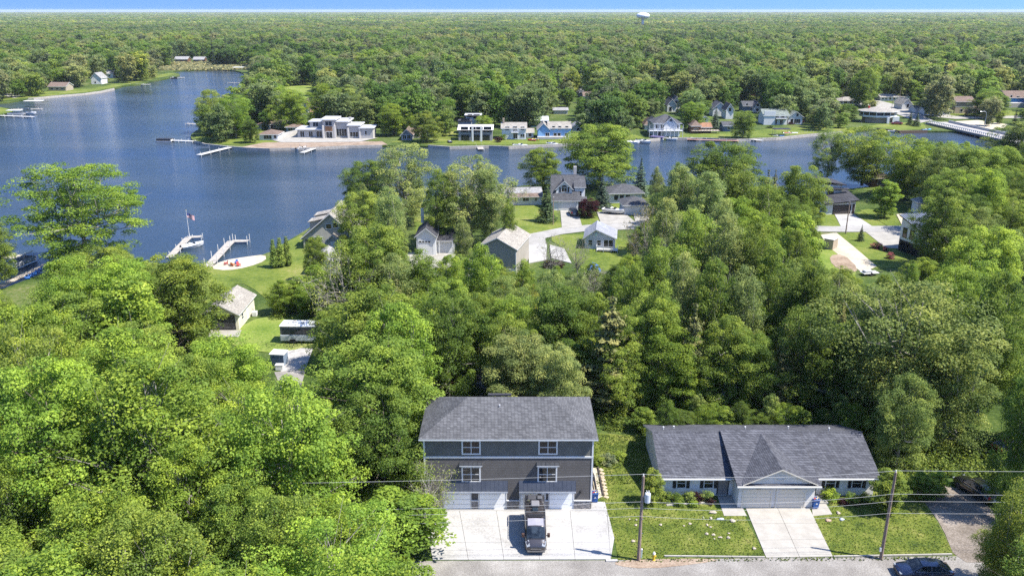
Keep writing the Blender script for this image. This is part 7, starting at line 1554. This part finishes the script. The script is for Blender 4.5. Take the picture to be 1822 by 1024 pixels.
def pontoon(label, u, v, rz, L_=7.0, canopy=None, cover=None):
    x, y = at(u, v, WZ); b = thing('pontoon_boat', label, 'boat', (x, y, WZ), rz)
    for s in (-1, 1): m = MB(); m.tube([(-L_/2,s*.95,.1),(L_/2-.7,s*.95,.1),(L_/2,s*.95,.35)], [.33,.33,.08], 10); m.build('float', STEEL, b)
    boxpart(b, 'deck', -L_/2, L_/2-.3, -1.25, 1.25, .46, .56, OFFW, .02)
    for s in (-1, 1): boxpart(b, 'rail', -L_/2+.1, L_/2-.5, s*1.2-.04, s*1.2+.04, .6, 1.25, cover or pm('boat panel grey', (.4,.42,.45)))
    boxpart(b, 'bench', -L_/2+.2, -L_/2+1.2, -1.1, 1.1, .56, 1.0, WHITE, .05); boxpart(b, 'front_rail', L_/2-.56, L_/2-.5, -1.1, 1.1, .6, 1.25, STEEL)
    if canopy:
        boxpart(b, 'canopy', -L_/2-.2, L_/2-1.2, -1.45, 1.45, 2.35, 2.5, canopy, .05)
        for sx in (-L_/2+.2, L_/2-1.6):
            for sy in (-1.15, 1.15): m = MB(); m.tube([(sx,sy,.56),(sx,sy,2.35)], .03, 5); m.build('canopy_pole', STEEL, b)
    elif cover: boxpart(b, 'cover', -L_/2+.1, L_/2-.6, -1.2, 1.2, 1.2, 1.42, cover, .08)
    return b
TANCAN = pm('tan canvas', (.55,.49,.36), (.48,.42,.31), 2, .8)
def lift(label, u, v, w_=3, l_=6, canopy=None, rz=0):
    x, y = at(u, v, WZ); b = thing('boat_lift', label, 'boat lift', (x, y, WZ), rz)
    for sx in (-l_/2, l_/2):
        for sy in (-w_/2, w_/2): m = MB(); m.tube([(sx,sy,-1.5),(sx,sy,3.0 if canopy else 2.0)], .06, 5); m.build('post', STEEL, b)
    for sx in (-l_/2, l_/2): boxpart(b, 'beam', sx-.07, sx+.07, -w_/2, w_/2, .5, .65, STEEL)
    for sy in (-w_/2, w_/2): boxpart(b, 'side_beam', -l_/2, l_/2, sy-.06, sy+.06, .7, .85, STEEL)
    if canopy: boxpart(b, 'canopy', -l_/2-.5, l_/2+.5, -w_/2-.2, w_/2+.2, 3.0, 3.25, canopy, .1)
    return b
# near shore
dock('L-shaped pale dock carrying the flag pole', [(302,458),(336,422),(359,421)], 1.5)
dock('L-shaped pale dock ending at the beach, right of the flag dock', [(366,478),(412,429),(442,429)], 1.7, pole=1.3)
dock('dock with tall white posts beside the tan pontoon boat', [(-60,507),(0,484),(54,459)], 1.7, pole=1.1)
bw = dock('timber boardwalk along the shore seawall with blue barrels beside it', [(-40,530),(0,513),(45,491),(92,468)], 1.2, z=.2, mat=WOOD, posts=False, cat='boardwalk')
for i in range(6):
    u, v = 49+i*6, 497-i*3.6; x, y = at(u, v); m = MB(); m.lathe([(.28,-.45),(.33,-.4),(.33,.4),(.28,.45)], 14); o = tag(m.build('barrel', BLUEP), 'blue plastic barrel beside the shore boardwalk, '+('nearest the left frame edge','second from the left','third from the left','fourth from the left','fifth from the left','farthest right of the row')[i], 'barrel', 'blue barrels along the boardwalk'); o.location = (x, y, .34); o.rotation_euler = (pi/2,0,R(-60))
pontoon('tan-canopied pontoon boat tied to the left edge dock', 39, 471, math.atan2(*(reversed((Vector(at(57,463))-Vector(at(18,479)))[:]))), 6.6, TANCAN)
motorboat('white speedboat tied beside the flag dock', 343, 440, R(50), 5.2, WHITE, OFFW)
x, y = at(337.5, 424, WZ+.6); fp = thing('flag_pole', 'white pole flying the striped flag at the dock corner', 'flag', (x, y, WZ+.6)); m = MB(); m.tube([(0,0,0),(0,0,6.4)], [.06,.04], 7); m.build('pole', WHITE, fp); m = MB(); m.lathe([(.0,0),(.09,.06),(.0,.15)], 8); m.build('finial', YELP, fp, loc=(0,0,6.4))
FR, FW, FB = pm('flag red', (.50,.03,.04), None, 2, .8), pm('flag white', (.78,.78,.76), None, 2, .8), pm('flag blue', (.02,.04,.20), None, 2, .8)
def cloth(x0, x1, z0, z1, off=0.0):
    m = MB(); n = 9; P = []
    for i in range(n):
        x = x0+(x1-x0)*i/(n-1)
        for z in (z0, z1): P.append((x*.82, .16*sin(x*3.2)*min(1,x+.2)+off, z-.38*x))
    m.grid(P, n, 2); return m
for i in range(13): cloth(0.04 if i >= 6 or True else 1.0, 2.0, -1.05*(i+1)/13*1.0, -1.05*i/13*1.0).build('stripe', FR if i % 2 == 0 else FW, fp, loc=(0,0,5.9))
cloth(.04,.82,-.57,0,-.012).build('canton', FB, fp, loc=(0,0,5.9)); cloth(.04,.82,-.57,0,.012).build('canton', FB, fp, loc=(0,0,5.9))
mm = MB()
for r_ in range(5):
    for c_ in range(6 if r_%2 == 0 else 5):
        xx = .10+c_*.125+(0 if r_%2 == 0 else .06); zz = -.07-r_*.105; mm.box(xx*.82-.012, xx*.82+.012, .16*sin(xx*3.2)*min(1,xx+.2)-.022, .16*sin(xx*3.2)*min(1,xx+.2)-.016, zz-.38*xx-.015, zz-.38*xx+.015)
o = mm.build('stars', FW, fp, loc=(0,0,5.9)); o['kind'] = 'stuff'
def adirondack(label, u, v, rz, mat):
    x, y = at(u, v); c = thing('beach_chair', label, 'chair', (x, y, .06), rz); c.scale = (.85,.85,.85)
    for i in range(5): m = MB(); m.add([(-.28+i*.115,.1,.32),(-.28+i*.115+.1,.1,.32),(-.28+i*.115+.1,.45,1.05),(-.28+i*.115,.45,1.05),(-.28+i*.115,.13,.30),(-.28+i*.115+.1,.13,.30),(-.28+i*.115+.1,.48,1.03),(-.28+i*.115,.48,1.03)], [(0,1,2,3),(7,6,5,4),(0,3,7,4),(1,5,6,2),(3,2,6,7)]); m.build('back_slat', mat, c)
    m = MB(); m.add([(-.3,-.45,.42),(.3,-.45,.42),(.3,.12,.32),(-.3,.12,.32),(-.3,-.45,.38),(.3,-.45,.38),(.3,.12,.28),(-.3,.12,.28)], [(0,1,2,3),(7,6,5,4),(0,4,5,1),(0,3,7,4),(1,5,6,2)]); m.build('seat', mat, c)
    for s in (-1, 1): boxpart(c, 'armrest', s*.38-.07, s*.38+.07, -.5, .25, .58, .62, mat); boxpart(c, 'leg', s*.36-.04, s*.36+.04, -.46, -.38, 0, .58, mat); boxpart(c, 'rear_leg', s*.34-.04, s*.34+.04, .2, .3, 0, .58, mat)
adirondack('leftmost red beach chair by the fire pit', 403, 471, R(-60), REDP); adirondack('red beach chair below the blue one', 424.5, 474, R(40), REDP); adirondack('blue beach chair behind the red one', 421.5, 470, R(10), BLUEP); adirondack('orange-red low beach chair left of the blue one', 414, 474, R(160), ORANGEP)
m = MB(); m.lathe([(.45,0),(.5,.25),(.42,.25),(.40,.1)], 14); o = tag(m.build('fire_pit', STONE), 'small round fire pit between the beach chairs', 'fire pit'); o.location = (*at(411,472), .06)
# far shore docks and boats
dock('wide white dock slanting from the tip of the peninsula', [(410,262),(353,276)], 2.2, mat=pm('white decking', (.46,.45,.42), None, 1, .7)); lift('empty boat lift left of the slanting peninsula dock', 360, 266, 3.2, 5, None, R(15))
dock('white dock with boat lift before the contemporary house', [(568,261),(537,272)], 1.8, mat=MATS['white decking']); motorboat('small boat on the lift beside the contemporary house dock', 536, 266, R(60), 5, WHITE); lift('metal boat lift before the contemporary house', 532, 268, 3.2, 4.5, None, R(60))
dock('thin dock on the open lake side of the peninsula', [(363,222),(332,220)], 1.6); dock('long thin dock from the peninsula back shore', [(437,148),(406,147.5)], 1.6)
dock('dock reaching west from the peninsula tip', [(345,251.5),(308,250)], 1.8, mat=MATS['white decking']); pontoon('black-covered pontoon boat at the end of the peninsula tip dock', 293, 252.5, R(175), 6.5, None, pm('black cover', (.03,.035,.045)))
dock('short dock before the grey modern house', [(851,256),(856,266)], 2.2); motorboat('dark small boat at the seawall left of the grey modern house dock', 800, 257, R(110), 4, BLACK, z=.0)
motorboat('white boat at the seawall before the white cottage', 926, 261.5, R(-25), 6, WHITE); motorboat('white boat at the light blue house seawall', 984, 259, R(-50), 6, WHITE, inner=pm('blue seat', (.03,.06,.2)))
for i, (u, v, c) in enumerate(((946, 254, REDP), (952, 253, YELP))): motorboat(('red' if i == 0 else 'yellow')+' jet boat pulled up beside the light blue house', u, v, R(160), 3.2, c, z=.1)
dock('white terrace dock right of the big lakeside tree', [(1112,252),(1128,253.5)], 2.4, mat=MATS['white decking']); motorboat('white covered boat right of the big lakeside tree', 1124, 256, 0, 6, WHITE, inner=WHITE)
motorboat('white speedboat below the porch house, leftmost', 1145, 255, R(-48), 7, WHITE); motorboat('white speedboat below the porch house, right one', 1193, 249.5, R(-20), 5.5, WHITE)
pontoon('purple-covered pontoon boat left of the long brown dock', 1170, 249, R(-30), 6, None, pm('purple cover', (.12,.10,.2))); dock('long brown dock along the seawall before the decked cottage', [(1222,248),(1316,251)], 2.0, mat=pm('red brown decking', (.30,.17,.13), None, 1, .8))
motorboat('dark boat at the left end of the long brown dock', 1228, 249, R(140), 5, pm('dark hull', (.04,.04,.08))); dock('white dock pointing right below the lawn', [(1326,248),(1357,250)], 1.6, mat=MATS['white decking']); lift('boat lift with tilted posts left of the white dock', 1322, 246, 3, 5, None, R(-30))
lift('dark canopied boat lift before the green-gabled house', 1389, 243, 3, 6, pm('black canopy', (.02,.02,.03))); motorboat('blue boat under the dark canopied lift', 1384, 245, 0, 5, BLUEP); motorboat('red and white boat right of the dark lift', 1406, 240, R(-8), 6, WHITE, inner=REDP)
dock('narrow dock right of the dark canopied lift', [(1412,237),(1456,235)], 1.6); motorboat('white boat below the hexagonal house lawn', 1592, 236, R(-30), 5.5, WHITE)
motorboat('blue and white small boat at the dark timber seawall', 1648, 234.5, R(15), 4.5, pm('sky blue hull', (.15,.4,.6)), z=-.3)
lift('white canopied boat lift off the far left lawn', 62, 190, 4, 8, WHITE); dock('thin tan dock from the far left lawn', [(22,194.5),(76,194)], 1.8); dock('white dock with boats at the far left edge', [(-20,205),(60,208)], 2.0, mat=MATS['white decking']); pontoon('white pontoon boat left on the far left dock', 30, 205, 0, 8, WHITE); motorboat('white boat with dark canopy on the far left dock', 52, 203.5, R(5), 7, WHITE, canopy=BLACK)
dock('white dock before the far left shore lawn', [(222,150),(266,150.5)], 2.2, mat=MATS['white decking']); dock('tiny dock at the lawn point of the far left shore', [(303,139),(328,138)], 2); motorboat('small dark boat off the lawn point', 309, 140, 0, 6, BLACK); motorboat('white boat moored left of the peninsula back shore', 421, 163, R(20), 7, WHITE); lift('pale boat house lift at the far end of the lake', 425, 126.5, 5, 8, OFFW)
# trailer boat in the driveway of the low ranch
tb = motorboat('white boat on a trailer in the low ranch driveway', 1091, 381, R(-25), 5.6, WHITE, inner=BLACK, z=.55); boxpart(tb, 'trailer_frame', -2.5, 3.8, -.06, .06, -.4, -.3, BLACK); x, y = at(1091,381); tb.location = (x, y, .55)
for s in (-1, 1): m = MB(); m.lathe([(.02,-.1),(.3,-.1),(.3,.1),(.02,.1)], 12); m.build('wheel', RUBBER, tb, loc=(-.8,s*.9,-.25), rot=(pi/2,0,0))
# marsh reeds: nobody could count them
def reeds():
    global RNG; RNG = np.random.default_rng(77); x0, y0 = at(285, 127); P = []
    poly = [at(*p) for p in [(283,126),(455,124),(458,114),(400,111.5),(285,113)]]
    while len(P) < 6000:
        x = RNG.uniform(min(p[0] for p in poly), max(p[0] for p in poly)); y = RNG.uniform(min(p[1] for p in poly), max(p[1] for p in poly))
        if inpoly((x,y), poly): P.append((x, y, RNG.uniform(.2,1.4)))
    n = len(P); me = leaf_mesh('reeds', np.array(P), np.stack([RNG.normal(size=n)*.4, -np.ones(n), RNG.normal(size=n)*.3+.5],1), RNG.uniform(1.2,2.6,n), RNG.uniform(.2,1,n), leaf_material('dry reeds', (.24,.23,.11), use_obj=False, trans=.2)); o = put('reeds', me); tag(o, kind='stuff')
reeds()
# brush and tall weeds on open wooded ground (uncountable)
def brush():
    global RNG; RNG = np.random.default_rng(31); C_ = []
    regs = [([(560,560),(640,500),(830,480),(1010,480),(1130,480),(1400,440),(1560,500),(1640,600),(1640,745),(1130,748),(1068,715),(745,715),(600,690)], 900), ([(1570,770),(1640,760),(1800,800),(1790,870),(1700,850),(1640,858),(1600,868)], 220), ([(-60,620),(330,520),(480,690),(740,740),(752,900),(600,1000),(100,1100)], 500), ([(1068,720),(1140,745),(1142,775),(1066,765)], 70),([(470,560),(600,480),(700,470),(660,560),(560,600)],160)]
    for poly, n in regs:
        Pw = [at(*p) for p in poly]; k = 0
        while k < n:
            x = RNG.uniform(min(p[0] for p in Pw), max(p[0] for p in Pw)); y = RNG.uniform(min(p[1] for p in Pw), max(p[1] for p in Pw)); k += 1
            if not inpoly((x,y), Pw): continue
            u, v = px(x, y, 1.0); h = RNG.uniform(.6, 2.6)
            if blocked(x, y, h, h, 0): continue
            m_ = int(60*h); d = unit(m_); d[:,2] = np.abs(d[:,2]); C_.append(np.stack([x+d[:,0]*h*.7, y+d[:,1]*h*.7, d[:,2]*h*RNG.uniform(.3,1,m_)], 1))
    C = np.concatenate(C_); n = len(C); me = leaf_mesh('undergrowth', C, unit(n)*.6+np.array([0,0,.8]), RNG.uniform(.16,.38,n), RNG.uniform(0,1,n), leaf_material('undergrowth leaves', (.15,.20,.035), use_obj=False)); print('brush leaves', n)
    tag(put('undergrowth', me), kind='stuff')
brush()
def tufts():
    """grass tufts and weeds over the near lawns and the road edge"""
    global RNG; RNG = np.random.default_rng(8); P = []; S = []
    for poly, n, s in (([(1060,870),(1156,862),(1262,890),(1290,918),(1325,918),(1363,990),(1100,993),(1093,955)], 4500, .09), ([(1445,919),(1481,916),(1478,895),(1560,884),(1640,890),(1668,930),(1696,983),(1483,989)], 3000, .09), ([(1097,994),(1700,990),(1700,996),(1097,1000)], 500, .12), ([(1054,772),(1148,777),(1154,858),(1062,866)], 3000, .12)):
        Pw = [at(*p) for p in poly]; k = 0
        while k < n:
            x = RNG.uniform(min(p[0] for p in Pw), max(p[0] for p in Pw)); y = RNG.uniform(min(p[1] for p in Pw), max(p[1] for p in Pw))
            if not inpoly((x,y), Pw): continue
            k += 1; P.append((x, y, RNG.uniform(.03,.09))); S.append(s*RNG.uniform(.6,1.8))
    n = len(P); me = leaf_mesh('grass tufts', np.array(P), unit(n)*.7+np.array([0,0,.9]), np.array(S), RNG.uniform(0,1,n), leaf_material('tuft leaves', (.085,.12,.018), use_obj=False), .9); tag(put('grass', me), kind='stuff')
tufts()
# ------------------------------------------------------------ labels for the trees planted by area: each is told by its look and its nearest landmark
LM = [('the cream garage',420,545),('the white-roofed bus',540,595),('the beach chairs',415,472),('the dormered lake house',572,415),('the tall white garage',765,425),('the beige garage',888,450),('the white concrete pads',975,450),('the grey cabin',1065,425),
 ('the two-storey white house',1012,342),('the low ranch house on the water',1115,350),('the long white bungalow',935,350),('the modern house with black roofs',1495,345),('the metal-roofed white house',1620,420),('the tan garden shed',1473,433),('the dark duplex roof',905,740),('the driveway of the van',800,950),
 ('the left end of the ranch roof',1155,760),('the right end of the ranch roof',1545,790),('the black suv',1735,870),('the golden bush',930,520),('the blue tarp',1057,475),('the huge olive oak',1620,640),('the bottom left corner of the picture',0,1024),('the left edge at mid height',0,700),('the lower middle of the left wood',300,900),('the upper left wood',150,560),('the middle of the left wood',330,700),
 ('the contemporary house',600,230),('the peninsula cottages',475,235),('the brown lakeside cottage',728,238),('the grey modern house',845,228),('the light blue house',990,230),('the wraparound-porch house',1182,222),('the brown decked cottage',1250,228),('the twin-gabled white house',1285,197),('the slate blue house',1337,190),('the green-gabled house',1395,208),('the hexagonal house',1563,210),('the white bungalow on the street',1510,180),('the tan house',1715,188),('the bright blue house',1805,175),('the road bridge',1720,235),('the open field beyond the peninsula',530,162),('the willows of the far left shore',130,125),('the twin low houses behind the marsh',338,106),('the grey forest roof',1033,165),('the far left shore docks',50,198),('the right edge above the ranch',1822,560),('the right edge by the bridge',1822,250)]
ADJ = {'bright':'bright green','green':'mid green','deep':'dark green','yellowish':'yellow-green','olive':'olive','pale':'pale green','silver':'silvery','gold':'golden','maroon':'maroon','rust':'rusty','bluish':'blue-green','darkcon':'dark','brownish':'brown-olive','blossom':'white','brown':'brown'}
KN = {'maple':'round-crowned tree','oak':'broad loose-crowned tree','poplar':'slim upright tree','young':'small tree','airy':'open-crowned tree','full':'spreading tree','willow':'willow','canopy':'broadleaf tree','farpine':'dark pointed pine','hemlock':'layered conifer','spruce':'spruce','budding':'budding tree','bare':'bare tree','shrub':'shrub','arborvitae':'arborvitae'}
ORD = ['nearest','second nearest','third nearest','fourth nearest','fifth nearest','sixth nearest','seventh nearest','eighth nearest','ninth nearest','tenth nearest','eleventh nearest','twelfth nearest']
GR = {}
for o, kind_, colr, u, v, lab in TREES:
    if lab: continue
    b = min(LM, key=lambda q: hypot((q[1]-u), (q[2]-v)*1.3)); dx, dy = u-b[1], v-b[2]
    rel = ('left of' if dx < 0 else 'right of') if abs(dx) > abs(dy)*1.2 else ('above' if dy < 0 else 'below')
    GR.setdefault((ADJ[colr], KN[kind_], rel, b[0]), []).append((hypot(dx, dy), o))
for (ad, kn, rel, lm), L_ in GR.items():
    L_.sort(key=lambda q: q[0])
    for i, (d, o) in enumerate(L_):
        o['label'] = ('%s %s %s %s' % (ad, kn, rel, lm)) if len(L_) == 1 else '%s %s %s, %s %s' % (ad, kn, ORD[min(i, 11)], rel, lm)
        if i >= 11: o['group'] = 'trees '+rel+' '+lm
for o, kind_, colr, u, v, lab in TREES:
    if 'group' in o: continue
    o['group'] = 'shrubs in the yards' if kind_ == 'shrub' else 'trees of the left wood' if (u < 560 and v > 420) else 'trees of the middle and right wood' if v > 300 else 'trees around the channel and far shore'
seen = {}
for o in bpy.data.objects:
    if o.parent is None and 'label' in o: seen.setdefault(o['label'], []).append(o)
print('repeated labels', [k for k, q in seen.items() if len(q) > 1 and 'barrel' not in k][:10])

# ------------------------------------------------------------ the air: one closed box of even pale haze round everything
m = bpy.data.materials.new('haze'); m.use_nodes = True; N = m.node_tree.nodes; N.remove(N['Principled BSDF'])
pv = N.new('ShaderNodeVolumePrincipled'); pv.inputs['Color'].default_value = (0.80, 0.87, 0.97, 1); pv.inputs['Density'].default_value = 0.00004; pv.inputs['Anisotropy'].default_value = 0.0
m.node_tree.links.new(pv.outputs[0], N['Material Output'].inputs['Volume'])
hz = MB(); hz.box(-14500, 14500, -320, 24500, -3.6, 53); o = hz.build('haze', m); tag(o, kind='stuff'); m.cycles.homogeneous_volume = True
